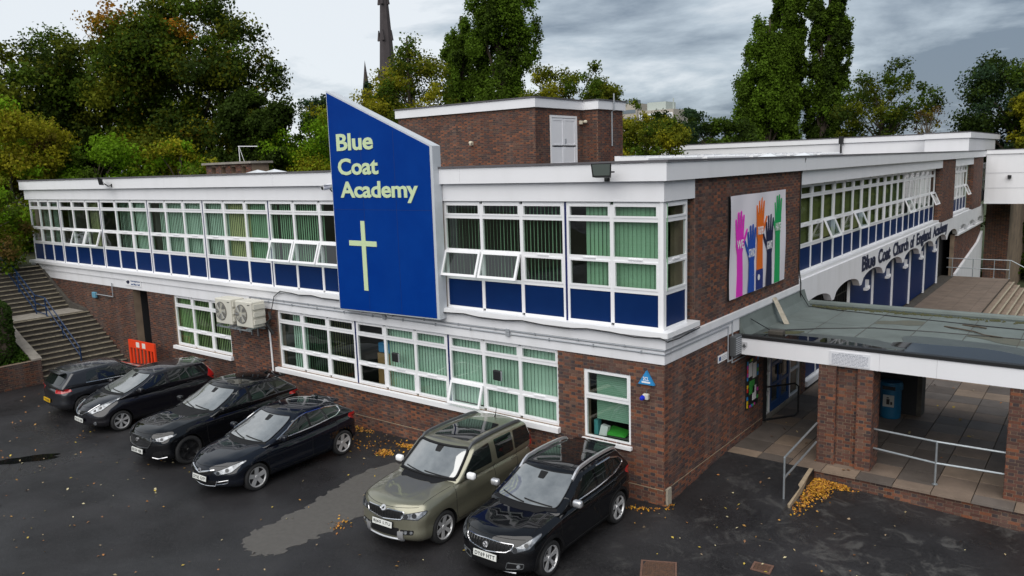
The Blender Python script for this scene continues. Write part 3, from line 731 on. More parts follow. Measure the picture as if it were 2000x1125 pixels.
mb.build('sheet_joint', M['blue_strip'], sg)
mb = MB()
for z in (4.4, 6.2, 7.4): mb.box(-6.6, -6.5, -.08, .03, z, z + .1); mb.box(-9.5, -9.4, -.08, .03, z, z + .1)
mb.build('bracket', M['metal'], sg)
# ------------------------------------------------------------------ banner with raised hands
bn = thing('banner', 'pale square banner of five raised coloured hands on the brick pier', 'banner', (.1, 5.25, 4.0))
B0, B1, BZ0, BZ1 = 3.29, 7.24, 4.02, 6.52
mb = MB(); nu, nv = 24, 16; r = random.Random(2)
def bz(u, v): return .022 * math.sin(u * 9 + 3 * v) * v ** 2 + .012 * math.sin(17 * u - 6 * v) + .03
vs = [(.045 + bz(i / nu, j / nv), B0 + (B1 - B0) * i / nu, BZ0 + (BZ1 - BZ0) * j / nv) for i in range(nu + 1) for j in range(nv + 1)]
mb.add(vs, [(i * (nv + 1) + j, (i + 1) * (nv + 1) + j, (i + 1) * (nv + 1) + j + 1, i * (nv + 1) + j + 1) for i in range(nu) for j in range(nv)])
mb.build('sheet', M['ply_white'], bn, smooth=True)
mb = MB(); mb.box(.012, .04, B0 + .01, B1 - .01, BZ0 + .01, BZ1 - .01); mb.build('backing_board', M['black_plastic'], bn)
def Bn(u, v, lift=.0): return (.085 + lift, B0 + u * (B1 - B0), BZ0 + v * (BZ1 - BZ0))
TL = [0]
def taper(mb, pts, lift):    # flat strip of varying width (u, v, half width) printed on the sheet
    TL[0] += 1; lift += .00025 * (TL[0] % 29)
    for i in range(len(pts) - 1):
        lift += .00003
        (u0, v0, w0), (u1, v1, w1) = pts[i], pts[i + 1]
        d = Vector((u1 - u0, v1 - v0)); d.normalize(); nx, ny = -d.y, d.x
        q = [(u0 + nx * w0, v0 + ny * w0), (u0 - nx * w0, v0 - ny * w0), (u1 - nx * w1, v1 - ny * w1), (u1 + nx * w1, v1 + ny * w1)]
        mb.prism([Bn(*p, lift) for p in q], (.004, 0, 0))
    lift += .00003; u, v, w = pts[-1]; mb.prism([Bn(u + w * math.cos(t), v + w * 1.2 * math.sin(t), lift) for t in [math.pi * 2 * k / 10 for k in range(10)]], (.004, 0, 0))
hands = [(.15, .46, (.80, .035, .55), 'WE', 1.0, 'pink', 1), (.345, .345, (.012, .075, .42), 'STAND', .9, 'blue', -1), (.495, .55, (.80, .16, .012), 'TOGETHER', 1.05, 'orange', 1),
         (.665, .375, (.010, .014, .06), 'AGAINST', 1.0, 'navy', -1), (.83, .55, (.008, .36, .10), 'HATE', 1.05, 'green', -1)]
for i, (u, v, c, w, s, cn, th) in enumerate(hands):
    m = mat('print_' + cn, c, .5); mb = MB(); li = .0005 + .006 * (i % 2)
    arm = [(u, .004, .055), (u + .005, v * .5, .047), (u, v - .03, .043), (u, v + .06, .062)]
    if cn == 'orange': arm = [(u, .21, .055), (u, v - .03, .045), (u, v + .06, .064)]
    taper(mb, arm, li)
    taper(mb, [(u, v + .02, .055), (u, v + .15 * s, .062)], li)
    for k, (du, dv, ln) in enumerate(((-.048, .13, .17), (-.018, .15, .215), (.014, .15, .225), (.045, .14, .195))):
        taper(mb, [(u + du * .9, v + dv * s * .85, .016), (u + du * 1.35, v + (dv + ln) * s, .0115)], li)
    taper(mb, [(u - th * -.04, v + .04, .02), (u + th * .085, v + .12, .016), (u + th * .115, v + .19, .011)], li)
    mb.build('hand_print', m, bn)
    mb = MB(); fit_text(mb, w, lambda a, d, z: Vector(Bn(a, z, .016 + d)), u - .052, u + .052, v + .02, v + .105, .003, .02)
    mb.build('lettering', M['upvc'], bn)
mb = MB(); taper(mb, [(.495, .004, .065), (.495, .19, .062)], .0); mb.build('cuff_print', mat('print_cuff', (.015, .03, .19), .5), bn)
mb = MB(); mb.prism([Bn(.475 + .02 * math.cos(t), .13 + .032 * math.sin(t), .016) for t in [math.pi * 2 * k / 14 for k in range(14)]], (.003, 0, 0)); mb.build('badge_print', M['upvc'], bn)
# school name along the arcade
nm = thing('wall_lettering', 'dark navy school name lettering along the white arched wall', 'lettering', (.03, 25, 3.3))
Tx = wall((.022, 0, 0), (0, 1, 0), (1, 0, 0))
for w, a, b in (('Blue', 15.9, 17.9), ('Coat', 18.35, 20.4), ('Church', 20.9, 23.9), ('of', 24.3, 25.15), ('England', 25.7, 29.15), ('Academy', 29.75, 33.95)):
    mb = MB(); fit_text(mb, w, Tx, a, b, 3.12, 3.68, .02, .03, .97, 'B'); mb.build('lettering', M['text_navy'], nm)
# ------------------------------------------------------------------ small things on the front
def floodlight(x, y, z, label, rz):
    t = thing('floodlight', label, 'floodlight', (x, y, z), rz, 'floodlights on the fascia')
    m = MB(); m.hexa([(-.2, -.40, -.06), (.2, -.40, -.06), (.22, -.44, .22), (-.22, -.44, .22), (-.16, -.26, -.08), (.16, -.26, -.08), (.18, -.30, .16), (-.18, -.30, .16)]); m.build('housing', M['black_plastic'], t, world=False)
    m = MB(); m.hexa([(-.17, -.408, -.03), (.17, -.408, -.03), (.19, -.444, .2), (-.19, -.444, .2), (-.17, -.40, -.03), (.17, -.40, -.03), (.19, -.43, .2), (-.19, -.43, .2)]); m.build('lens', mat('lamp_lens', (.10, .12, .11), .3), t, world=False)
    m = MB(); m.tube([(0, .0, -.1), (0, -.12, -.12), (0, -.24, -.02)], .02); m.box(-.24, .24, -.30, -.27, .02, .05); m.box(-.06, .06, -.02, .02, -.16, -.04); m.build('bracket', M['black_plastic'], t, world=False)
floodlight(-1.25, -.13, 7.17, 'black floodlight on the fascia near the front corner', .25)
floodlight(-23.0, -.13, 7.22, 'black floodlight on the fascia towards the left end', -.5)
cc = thing('security_camera', 'white bullet camera on the fascia beside the blue sign', 'camera', (-10.05, -.05, 6.95))
mb = MB(); mb.tube([(-.02, -.5, 0), (.0, -.14, .05)], .075, 12); mb.box(-.08, .08, -.52, -.12, .07, .09); mb.build('housing', M['upvc'], cc, world=False)
mb = MB(); mb.tube([(0, .02, -.12), (0, -.2, -.1), (0, -.28, 0)], .022); mb.build('bracket', M['grey_plastic'], cc, world=False)
mb = MB(); mb.tube([(-.022, -.515, -.004), (-.02, -.5, 0)], .05, 12); mb.build('lens', M['black_plastic'], cc, world=False)
# burglar alarm plate and siren near the corner
al = thing('alarm_box', 'blue triangular alarm box on the brick corner', 'alarm box', (-.38, -.01, 2.8))
mb = MB(); mb.prism([(-.19, -.01, -.11), (.19, -.01, -.11), (.0, -.01, .19)], (0, -.07, 0)); mb.build('case', mat('alarm_blue', (.03, .25, .55), .4), al, world=False)
mb = MB(); fit_text(mb, '2CL', wall((0, -.08, 0), (1, 0, 0), (0, -1, 0)), -.07, .07, -.02, .06, .004, .02); mb.pbox(wall((0, -.08, 0), (1, 0, 0), (0, -1, 0)), -.1, .1, -.001, .004, -.075, -.04); mb.build('lettering', M['upvc'], al, world=False)
al = thing('siren', 'small cream siren with a blue beacon under the alarm box', 'siren', (-.42, -.01, 2.42))
mb = MB(); mb.rbox((.03, -.06, 0), .13, .1, .13, .02); mb.build('case', M['ac_cream'], al, world=False)
mb = MB(); mb.lathe([(0, -.19), (.04, -.18), (.055, -.13), (.055, -.1), (0, -.1)], (-.02, 0, -.02), 'Y', 14); mb.build('beacon', mat('beacon_blue', (.01, .03, .5), .2), al, world=False)
mb = MB(); mb.tube([(.03, -.03, .06), (.03, -.02, .14)], .012); mb.build('cable', M['grey_plastic'], al, world=False)
# reception notice
rc = thing('reception_sign', 'small white reception notice above the dark doorway', 'sign', (-22.3, -.04, 3.42))
mb = MB(); mb.box(-.62, .62, -.02, 0, -.13, .13); mb.build('plate', M['upvc'], rc, world=False)
Rc = wall((0, -.022, 0), (1, 0, 0), (0, -1, 0)); navy = mat('notice_blue', (.03, .09, .25), .5)
mb = MB(); fit_text(mb, 'Reception', Rc, -.15, .55, .01, .10, .004, .02); fit_text(mb, 'and Main Hall', Rc, -.15, .52, -.095, -.02, .004, .01); mb.build('lettering', navy, rc, world=False)
mb = MB(); mb.prism([Rc(-.36 + .1 * math.cos(t) * (1 + .3 * math.sin(2 * t)), 0, .0 + .07 * math.sin(t)) for t in [k * math.pi / 8 for k in range(16)]], (0, -.004, 0)); mb.pbox(Rc, -.52, -.40, 0, .004, -.01, .03); mb.build('emblem', M['text_navy'], rc, world=False)
# old lamp bracket and conduit by the doorway
lb = thing('lamp_bracket', 'thin grey pipe with a pale blue lamp on the dark wall by the steps', 'lamp', (-24.3, -.03, 2.75))
mb = MB(); mb.tube([(-1.1, -.06, .0), (.35, -.06, -.0), (.35, -.06, .55)], .022); mb.build('pipe', M['conduit'], lb, world=False)
mb = MB(); mb.rbox((-1.2, -.07, -.04), .28, .12, .24, .03); mb.build('lamp', mat('lamp_blue', (.12, .3, .42), .4), lb, world=False)
# two air conditioners on a steel bracket
acb = thing('wall_bracket', 'grey steel wall bracket carrying two air conditioning units', 'bracket', (-14.7, 0, 2.65))
mb = MB(); 
for x in (-.75, -.1, .25, .85): mb.box(x, x + .05, -.85, -.01, -.06, -.01); mb.box(x, x + .05, -.05, -.01, -.45, -.06)
for y in (-.8, -.3): mb.box(-.85, 1.0, y, y + .05, -.1, -.062)
mb.build('frame', M['metal'], acb, world=False)
for x, w, lab in ((-15.17, .9, 'cream air conditioning unit over the small window, left one'), (-14.05, .86, 'cream air conditioning unit nearer the blue sign, right one')):
    t = thing('air_conditioner', lab, 'air conditioner', (x, -.5, 2.645), 0, 'air conditioning units on the wall')
    m = MB(); m.rbox((0, 0, .42), w, .5, .82, .03); m.build('casing', M['ac_cream'], t, world=False)
    m = MB(); m.lathe([(0, -.262), (.30, -.262), (.31, -.25), (0, -.249)], (-.12, 0, .42), 'Y', 28); m.build('fan_opening', mat('fan_grey', (.16, .15, .13), .6), t, world=False)
    m = MB()
    for k in range(5):
        a = k * 2 * math.pi / 5; m.prism([(-.12 + rr * math.cos(a + b), -.268, .42 + rr * math.sin(a + b)) for rr, b in ((.06, 0), (.27, -.25), (.27, .3), (.06, .9))], (0, .008, 0))
    m.lathe([(0, -.28), (.085, -.275), (.09, -.262), (0, -.262)], (-.12, 0, .42), 'Y', 16); m.build('fan_blade', mat('fan_cream', (.45, .43, .36), .5), t, world=False)
    m = MB()
    for q in range(1, 6): m.lathe([(.05 * q + .03, -.285), (.05 * q + .036, -.285)], (-.12, 0, .42), 'Y', 28)
    for k in range(8): a = k * math.pi / 4; m.tube([(-.12 + .08 * math.cos(a), -.285, .42 + .08 * math.sin(a)), (-.12 + .3 * math.cos(a), -.285, .42 + .3 * math.sin(a))], .005, 4)
    m.build('grille', M['conduit'], t, world=False)
    m = MB()
    for k in range(3): m.box(w / 2 + .002, w / 2 + .06, -.2, .2, .12 + k * .24, .27 + k * .24)
    m.build('side_cover', M['ac_cream'], t, world=False)
    m = MB(); m.box(w / 2 - .2, w / 2 - .08, -.254, -.25, .72, .745); m.build('badge', M['black_plastic'], t, world=False)
cp = thing('cable', 'loose black cable looping from the air conditioners along the white band', 'cable', (-13.3, -.1, 3.3))
mb = MB(); P_ = [(-13.45, -.3, 2.75), (-13.4, -.2, 3.1), (-13.3, -.12, 3.6), (-12.9, -.17, 3.80), (-12.3, -.17, 3.78)] + [(-12 + k * .6, -.175, 3.755 + .035 * math.sin(k * 1.9)) for k in range(21)] + [(.17, -.17, 3.70), (.17, .4, 3.68), (.17, 1.4, 3.72)]
mb.tube(P_, .014, 6); mb.tube([(-13.4, -.18, 2.4), (-13.55, -.3, 2.75), (-13.38, -.25, 2.9), (-13.5, -.2, 3.1)], .05, 6); mb.build('cable_run', M['black_plastic'], cp)
wp = thing('waste_pipe', 'thin white waste pipe running down the brick below the air conditioners', 'pipe', (-14.1, -.04, 1.2))
mb = MB(); mb.tube([(-13.78, -.1, 2.6), (-13.78, -.045, 2.5), (-13.72, -.045, .05)], .03, 8); mb.build('pipe', M['upvc'], wp)
for z, x0, yb, lab in ((3.385, -14.3, 3.3, 'lower grey conduit along the white band'), (3.475, -14.7, 3.55, 'upper grey conduit along the white band')):
    t = thing('conduit', lab, 'conduit', (-7, -.06, z), 0, 'conduits along the band')
    mb = MB(); dz = .0; off = .055 if z < 3.45 else .06
    mb.tube([(x0, -off, z - .16), (x0, -off, z), (off, -off, z - .0), (off, yb, z), (off, yb, 2.42 if z > 3.4 else 2.5), (off, yb + .9, 2.42 if z > 3.4 else 2.5)], .018, 6); mb.build('tube', M['conduit'], t)
    mb = MB()
    for k in range(12): x = x0 + .6 + k * 1.2; mb.box(x - .012, x + .012, -.085, -.03, z - .032, z + .032)
    mb.rbox((-8.4, -.07, z), .11, .07, .09, .01); mb.rbox((-4.1, -.07, z), .11, .07, .09, .01)
    mb.build('clip', M['conduit'], t)
vb = thing('vent_box', 'grey louvred vent box on the wall where the canopy begins', 'vent', (.1, 3.68, 2.85))
mb = MB(); mb.rbox((0, -.02, 0), .16, .42, .50, .02); mb.build('case', M['grey_plastic'], vb, world=False)
mb = MB()
for k in range(9): mb.box(.078, .092, -.19, .15, -.21 + k * .05, -.185 + k * .05)
mb.build('louvre', M['conduit'], vb, world=False)
ws = thing('wall_notice', 'small white notice on the brick under the conduit', 'sign', (.02, 3.05, 2.66))
mb = MB(); mb.box(0, .012, -.28, .28, -.09, .09); mb.build('plate', M['upvc'], ws, world=False)
mb = MB(); mb.box(.012, .016, -.24, -.12, -.05, .05); mb.build('symbol', navy, ws, world=False)
mb = MB()
for k in range(3): mb.box(.012, .015, -.08, .22, .03 - k * .04, .042 - k * .04)
mb.build('lettering', M['conduit'], ws, world=False)
cb = thing('cable', 'black cable running down the right edge of the banner pier to the canopy', 'cable', (.03, 8.6, 5))
mb = MB(); mb.tube([(.135, 8.66, 7.35), (.04, 8.60, 6.9), (.035, 8.58, 6.0), (.04, 8.62, 5.0), (.035, 8.60, 4.2), (.09, 8.64, 3.7), (.09, 8.66, 3.2), (.2, 8.7, 3.02)], .018, 6); mb.build('cable_run', M['black_plastic'], cb)
# noticeboard by the entrance
nb = thing('noticeboard', 'black noticeboard with bright toy brick border by the entrance', 'noticeboard', (.012, 4.98, 1.58))
mb = MB(); mb.box(0, .04, -.40, .40, -.66, .66); mb.build('board', M['black_plastic'], nb, world=False)
r = random.Random(4); cols = [(.7, .45, .01), (.6, .03, .02), (.02, .2, .5), (.05, .35, .06), (.5, .03, .3)]
bm_ = [mat('toy_brick_%s' % n, c, .4) for n, c in zip(('yellow', 'red', 'blue', 'green', 'pink'), cols)]
for k in range(12):
    for sgn in (-1, 1):
        if r.random() < .62:
            m = MB(); z = -.62 + k * .105; m.box(.04, .055, sgn * .36 - .035, sgn * .36 + .035, z, z + .09); m.build('border_block', bm_[r.randrange(5)], nb, world=False)
for k in range(6):
    for sgn in (-1, 1):
        if r.random() < .5:
            m = MB(); m.box(.04, .055, -.3 + k * .1, -.22 + k * .1, sgn * .62 - .03, sgn * .62 + .03); m.build('border_block', bm_[r.randrange(5)], nb, world=False)
for y0_, y1_, z0_, z1_, c in ((-.27, -.03, .18, .55, 'upvc'), (.02, .26, .1, .5, 'upvc'), (-.22, .14, -.3, .06, 'toy'), (.0, .26, -.5, -.12, 'upvc')):
    m = MB(); m.box(.04, .046, y0_, y1_, z0_, z1_); m.build('poster', M['upvc'] if c == 'upvc' else bm_[3], nb, world=False)
for a, b, z, lab in ((-9, -7.45, 2.33, 'black signal box stuck inside the middle lower window'), (-4.6, -4.40, 2.33, 'black signal box stuck inside the right lower window')):
    x = -7.98 if a == -9 else -4.42
    t = thing('signal_box', lab, 'signal box', (x, -.1, z), 0, 'black boxes on the lower windows')
    m = MB(); m.rbox((0, -.03, 0), .26, .08, .26, .03); m.build('case', M['black_plastic'], t, world=False)
    m = MB(); m.box(.11, .14, -.06, -.02, -.12, .12); m.build('side_strip', M['conduit'], t, world=False)
# desk things behind the small window and stored boxes in the middle lower window
ds = thing('paper_pile', 'bright green papers and folders on the sill inside the small window', 'papers', (-1.5, .2, 1.2))
gm = mat('paper_green', (.06, .42, .05), .6)
mb = MB(); mb.hexa([(-.2, .1, .02), (.35, .14, .02), (.35, .4, .02), (-.15, .4, .02), (-.2, .1, .1), (.3, .14, .07), (.35, .4, .12), (-.1, .4, .16)]); mb.build('folder', gm, ds, world=False)
mb = MB(); mb.prism([(-.28, .05, 0), (-.1, .08, 0), (-.05, .08, .22), (-.22, .06, .25)], (0, .12, 0)); mb.build('paper', M['upvc'], ds, world=False)
mb = MB(); mb.box(-.4, -.3, .05, .2, 0, .35); mb.build('file', mat('file_teal', (.08, .32, .34), .5), ds, world=False)
sb = thing('stored_boxes', 'cardboard and blue boxes stacked inside the lower middle window', 'boxes', (-9.2, .6, 1.2))
mb = MB(); mb.box(-.2, .5, -.1, .5, -.6, .95); mb.build('carton', mat('cardboard', (.30, .17, .07), .8), sb, world=False)
mb = MB(); mb.rbox((.1, .1, 1.12), .55, .4, .3, .05); mb.build('tub', mat('tub_blue', (.02, .22, .5), .5), sb, world=False)
mb = MB(); mb.rbox((.62, -.1, .2), .2, .25, .25, .05); mb.build('tub', mat('tub_yellow', (.6, .5, .03), .5), sb, world=False)
# ------------------------------------------------------------------ canopy over the entrance
cn = thing('entrance_canopy', 'flat green felt canopy with white fascia on brick pillars', 'canopy', (2.7, 3.9, 0))
CX1 = 8.6
mb = MB(); mb.box(.04, CX1, 3.98, 9.28, 2.62, 2.98); mb.build('roof_slab', mat('canopy_soffit', (.10, .095, .09), .8), cn)
js = (.02, 3.35, 4.5, 6.2, CX1)
for i in range(4):
    m = MB(); m.box(js[i] + .002, js[i + 1] - .002, 3.88, 3.978, 2.585, 3.0); m.build('fascia_board', M['fascia'], cn)
mb = MB(); mb.box(.03, CX1, 3.86, 4.02, 3.002, 3.075); mb.build('edge_strip', M['black_plastic'], cn)
# felt laid in sheets with lapped joints
r = random.Random(8); xsj = [.25, 1.35, 2.45, 3.55, 4.65, 5.75, 6.85, 7.95, CX1]
for i in range(8):
    for (ya, yb) in ((4.03, 6.7), (6.705, 9.1)):
        m = MB(); sh = .35; h = 2.982 + .006 * (i % 2) + (.003 if ya > 5 else 0)
        m.hexa([(xsj[i], ya, 2.975), (xsj[i + 1] + .02, ya, 2.975), (xsj[i + 1] + .02, yb, 2.975), (xsj[i], yb, 2.975), (xsj[i], ya, h), (xsj[i + 1] + .02, ya, h), (xsj[i + 1] + .02, yb, h), (xsj[i], yb, h)]); m.build('felt_sheet', M['felt'], cn)
mb = MB(); mb.prism([(.045, 4.05, 2.98), (.25, 4.05, 2.98), (.13, 4.05, 3.18), (.045, 4.05, 3.46)], (0, 5.1, 0)); mb.tube([(.2, 9.2, 3.04), (CX1, 9.2, 3.04)], .10, 10); mb.build('upstand', M['felt'], cn)
def pillar(x0, x1, xa, xb):
    m = MB(); m.box(x0, xa, 3.92, 4.62, .0, 2.6); m.box(xa, xb, 4.04, 4.5, .0, 2.6); m.box(xb, x1, 3.92, 4.62, .0, 2.6); p = m.build('pillar', M['mortar'], cn)
    for a, b, y in ((x0, xa, 3.92), (xa, xb, 4.04), (xb, x1, 3.92)):
        brick_face(p, wall((0, y, 0), (1, 0, 0), (0, -1, 0)), a, b, .17, 2.585, single=lambda a_, z_: True, budget=70 if x0 < 4 else 30)
    brick_face(p, wall((x1, 0, 0), (0, 1, 0), (1, 0, 0)), 3.92, 4.62, .17, 2.585)
    brick_face(p, wall((x0, 0, 0), (0, 1, 0), (-1, 0, 0)), 3.92, 4.62, .17, 2.585)
    brick_face(p, wall((xb, 0, 0), (0, 1, 0), (-1, 0, 0)), 3.92, 4.04, .17, 2.585); brick_face(p, wall((xa, 0, 0), (0, 1, 0), (1, 0, 0)), 3.92, 4.04, .17, 2.585)
pillar(2.04, 3.22, 2.42, 2.90)
pillar(5.86, 7.04, 6.24, 6.72)
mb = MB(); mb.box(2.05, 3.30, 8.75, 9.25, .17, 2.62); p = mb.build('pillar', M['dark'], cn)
mb = MB(); mb.box(3.302, 3.42, 8.74, 9.26, .17, 2.62); mb.build('pier_edge', M['riser'], cn)
mb = MB()
for i in range(1, 8): mb.box(xsj[i] - .006, xsj[i] + .008, 4.05, 9.08, 2.9885, 2.992)
mb.build('lap_seam', M['riser'], cn)
M['damp_felt'] = mat('damp_felt', (.062, .072, .069), .42, var=.6, vscale=2.2, col2=(.085, .10, .095))
for args in ((1.5, 4.75, 1.65, .72, 2.9900, 4, 60), (5.3, 4.95, 2.3, .95, 2.9901, 10, 60)): blob(*args[:6], n=args[6], th=.003).build('damp_patch', M['damp_felt'], cn)
# standing water along the front edge of the felt, moss and bits lying on it
for args in ((1.7, 4.50, 1.25, .38, 2.9935, 3, 44), (5.3, 4.72, 1.95, .62, 2.9937, 9, 50)):
    blob(*args[:6], n=args[6]).build('roof_puddle', M['water'], cn)
for q_ in ((.85, 5.0, .55, .14, 2.985, 6, 40, .5, .012), (1.4, 8.95, .9, .10, 2.985, 15, 40, .0, .02), (3.2, 9.0, 1.0, .07, 2.985, 16, 40, .0, .015)): blob(*q_).build('moss_patch', M['moss'], cn)
M['stain_felt'] = mat('stained_felt', (.085, .092, .075), .85, var=.8, vscale=5, col2=(.12, .115, .085))
for q_ in ((3.0, 7.6, .8, .35, 2.9890, 18, 40, .3, .001), (5.6, 6.6, 1.1, .3, 2.9892, 19, 40, -.2, .001), (7.0, 8.2, .7, .4, 2.9891, 20, 40, .1, .001)): blob(*q_).build('stain', M['stain_felt'], cn)
r = random.Random(12); mb = MB()
for k in range(260):
    x = r.uniform(.3, 8.0); y = 9.02 - abs(r.gauss(0, .10)); s = r.uniform(.015, .05); z = 2.99
    mb.col = None; mb.hexa([(x - s, y - s, z), (x + s, y - s * .6, z), (x + s * .8, y + s, z), (x - s, y + s * .7, z), (x - s * .5, y - s * .5, z + s), (x + s * .5, y - s * .4, z + s * .8), (x + s * .4, y + s * .5, z + s), (x - s * .5, y + s * .4, z + s * .7)])
mb.build('debris', M['moss'], cn, kind='stuff')
t = thing('timber_post', 'pale weathered timber leaning against the white wall on the canopy roof', 'timber', (.3, 6.3, 3.0))
mb = MB(); mb.hexa([(.50, 6.02, 2.99), (.62, 6.08, 2.99), (.57, 6.22, 2.99), (.45, 6.16, 2.99), (.06, 6.32, 3.62), (.16, 6.38, 3.62), (.12, 6.48, 3.62), (.05, 6.42, 3.62)]); mb.build('post', M['timber'], t)
t = thing('loose_brick', 'loose brick lying near the front edge of the canopy roof', 'brick', (.75, 4.72, 2.99))
mb = MB(); mb.rbox((0, 0, .05), .36, .24, .1, .015); mb.build('block', M['riser'], t, world=False)
for i, (lab, pts) in enumerate((('long twig lying on the canopy roof', [(4.05, 7.6, 3.0), (4.35, 7.35, 3.03), (4.75, 7.2, 3.02), (5.0, 6.9, 3.02), (5.4, 6.75, 3.03)]), ('short twig beside the cable on the canopy roof', [(4.4, 8.0, 3.0), (4.75, 7.85, 3.02), (4.95, 7.8, 3.01)]))):
    t = thing('twig', lab, 'twig', pts[0], 0, 'twigs on the canopy'); mb = MB(); mb.tube(pts, [.022, .02, .018, .014, .01][:len(pts)], 6); mb.build('stick', M['bark'], t)
for lab, pts in (('rear black cable crossing the canopy roof', [(.12, 8.6, 3.4), (.3, 8.75, 3.02), (1.2, 8.6, 3.0), (3, 8.35, 3.0), (5, 8.1, 3.0), (8.4, 7.9, 3.0)]), ('front black cable crossing the canopy roof', [(.12, 4.6, 3.35), (.5, 5.0, 3.01), (1.5, 5.9, 3.0), (2.6, 6.6, 3.0), (4, 6.8, 3.0), (6, 6.9, 3.0), (8.4, 6.95, 3.0)])):
    t = thing('cable', lab, 'cable', pts[0], 0, 'cables on the canopy'); mb = MB(); mb.tube(pts, .013, 6); mb.build('cable_run', M['black_plastic'], t)
# notice on the canopy fascia
ns_ = thing('fascia_notice', 'wide white notice of small print on the canopy fascia', 'sign', (2.72, 3.87, 2.76))
Nf = wall((0, 3.865, 0), (1, 0, 0), (0, -1, 0))
mb = MB(); mb.pbox(Nf, 2.28, 3.16, -.012, .004, 2.615, 2.93); mb.build('plate', mat('notice_white', (.72, .73, .77), .4), ns_)
mb = MB(); grey = mat('small_print', (.25, .27, .33), .6); r = random.Random(3)
for k in range(9):
    z = 2.90 - k * .031; a = 2.33 + (0 if k else .15)
    while a < 3.10 - (.1 if k in (0, 8) else 0): w = r.uniform(.03, .09); mb.pbox(Nf, a, min(a + w, 3.12), .004, .006, z - (.014 if k == 1 else .011), z); a += w + .012
mb.build('small_print', grey, ns_)
em = thing('fascia_emblem', 'faint grey school crest at the left end of the canopy fascia', 'emblem', (.25, 3.87, 2.8))
Ne = wall((.24, 3.87, 2.80), (1, 0, 0), (0, -1, 0)); mb = MB(); mb.prism([Ne(x * .1, 0, z * .1) for x, z in ((-.8, 1), (.8, 1), (.8, -.1), (0, -1.1), (-.8, -.1))], (0, -.006, 0)); mb.build('shield', mat('crest_grey', (.50, .50, .52), .5), em)
mb = MB(); mb.prism([Ne(x * .1, .007, z * .1) for x, z in ((-.5, -.1), (0, .7), (.5, -.1), (0, -.5))], (0, -.004, 0)); mb.build('charge', M['grey_plastic'], em)
# ------------------------------------------------------------------ paving in front of the entrance and along the arcade
pv = thing('paving', None, None, (0, 3.4, 0)); pv['kind'] = 'structure'; pv['label'] = 'concrete slab paving by the entrance'
mb = MB(); mb.box(.0, 9.0, 3.52, 22.0, -1.2, .128); mb.box(-.75, 2.76, 22.0, 37.6, -3, .128); mb.box(-.75, 0, 9.5, 22.0, -3, .128); mb.build('paving_bed', M['riser'], pv)
slabm = [mat('paving_slab_' + n, c, .72, var=.7, vscale=1.7, col2=tuple(x * .5 for x in c), bump=.25, bscale=70) for n, c in (('buff', (.255, .190, .140)), ('brown', (.195, .146, .112)), ('grey', (.150, .126, .110)), ('dark', (.105, .086, .074)))]
SLAB = {}
def slab(x0, x1, y0_, y1_, k, t=.17, parent=None):
    key = (round(x1 - x0, 3), round(y1_ - y0_, 3), k)
    if key not in SLAB:
        m = MB(); w, h = (x1 - x0) / 2, (y1_ - y0_) / 2; c = .006
        m.hexa([(-w, -h, -.05), (w, -h, -.05), (w, h, -.05), (-w, h, -.05), (-w + c, -h + c, 0), (w - c, -h + c, 0), (w - c, h - c, 0), (-w + c, h - c, 0)])
        me = bpy.data.meshes.new('paving_slab'); me.from_pydata([tuple(p) for p in m.v], [], m.f); me.materials.append(slabm[k]); SLAB[key] = me
    o = bpy.data.objects.new('paving_slab', SLAB[key]); COL.objects.link(o); o.parent = parent or pv
    o.location = Vector(((x0 + x1) / 2, (y0_ + y1_) / 2, t + r.uniform(-.003, .003))) - WL[(parent or pv).name]
    o.rotation_euler = (r.uniform(-.003, .003), r.uniform(-.003, .003), 0); return o
r = random.Random(21)
y = 3.42; first = True; rest = MB(); nslab = 0
W_ = .76
while y < 37.0:
    h = .42 if first else W_; y1_ = min(y + h, 37.3); x = 0.02
    while x < (8.9 if y < 22 else 2.7):
        x1_ = min(x + W_, 8.95 if y < 22 else 2.78)
        if x1_ - x > .1:
            k = r.choice([0, 0, 1, 1, 1, 2, 3]) if not (4.8 < y < 9) else r.choice([1, 2, 2, 3])
            if y > 9.2 and x < 1.5 and y > 22: k = r.choice([2, 3])
            if nslab < 300: slab(x, x1_ - .008, y, y1_ - .008, k); nslab += 1
            else:
                rest.box(x, x1_ - .008, y, y1_ - .008, .12, .17 + r.uniform(-.003, .003))
        x = x1_
    y = y1_; first = False
rest.build('far_slabs', slabm[1], pv, kind='stuff')
# low brick wall under the edge of the paving
lw = thing('plinth_wall', 'low brick wall under the edge of the entrance paving', 'wall', (5, 3.5, 0))
mb = MB(); mb.box(2.1, 9.0, 3.50, 3.515, -1.0, .118); wq = mb.build('wall', M['mortar'], lw)
brick_face(wq, wall((0, 3.50, 0), (1, 0, 0), (0, -1, 0)), 2.12, 9.0, -.41, .118, single=lambda a, z: True, budget=180)
kb = thing('kerb', 'narrow tan kerb edging the tarmac ramp', 'kerb', (2.15, 2.5, 0))
mb = MB(); mb.hexa([(2.10, 1.55, -.2), (2.20, 1.55, -.2), (2.12, 3.41, -.2), (2.03, 3.41, -.2), (2.10, 1.55, .0), (2.20, 1.55, .0), (2.12, 3.41, .175), (2.03, 3.41, .175)]); mb.build('kerb_stone', M['tan_kerb'], kb)
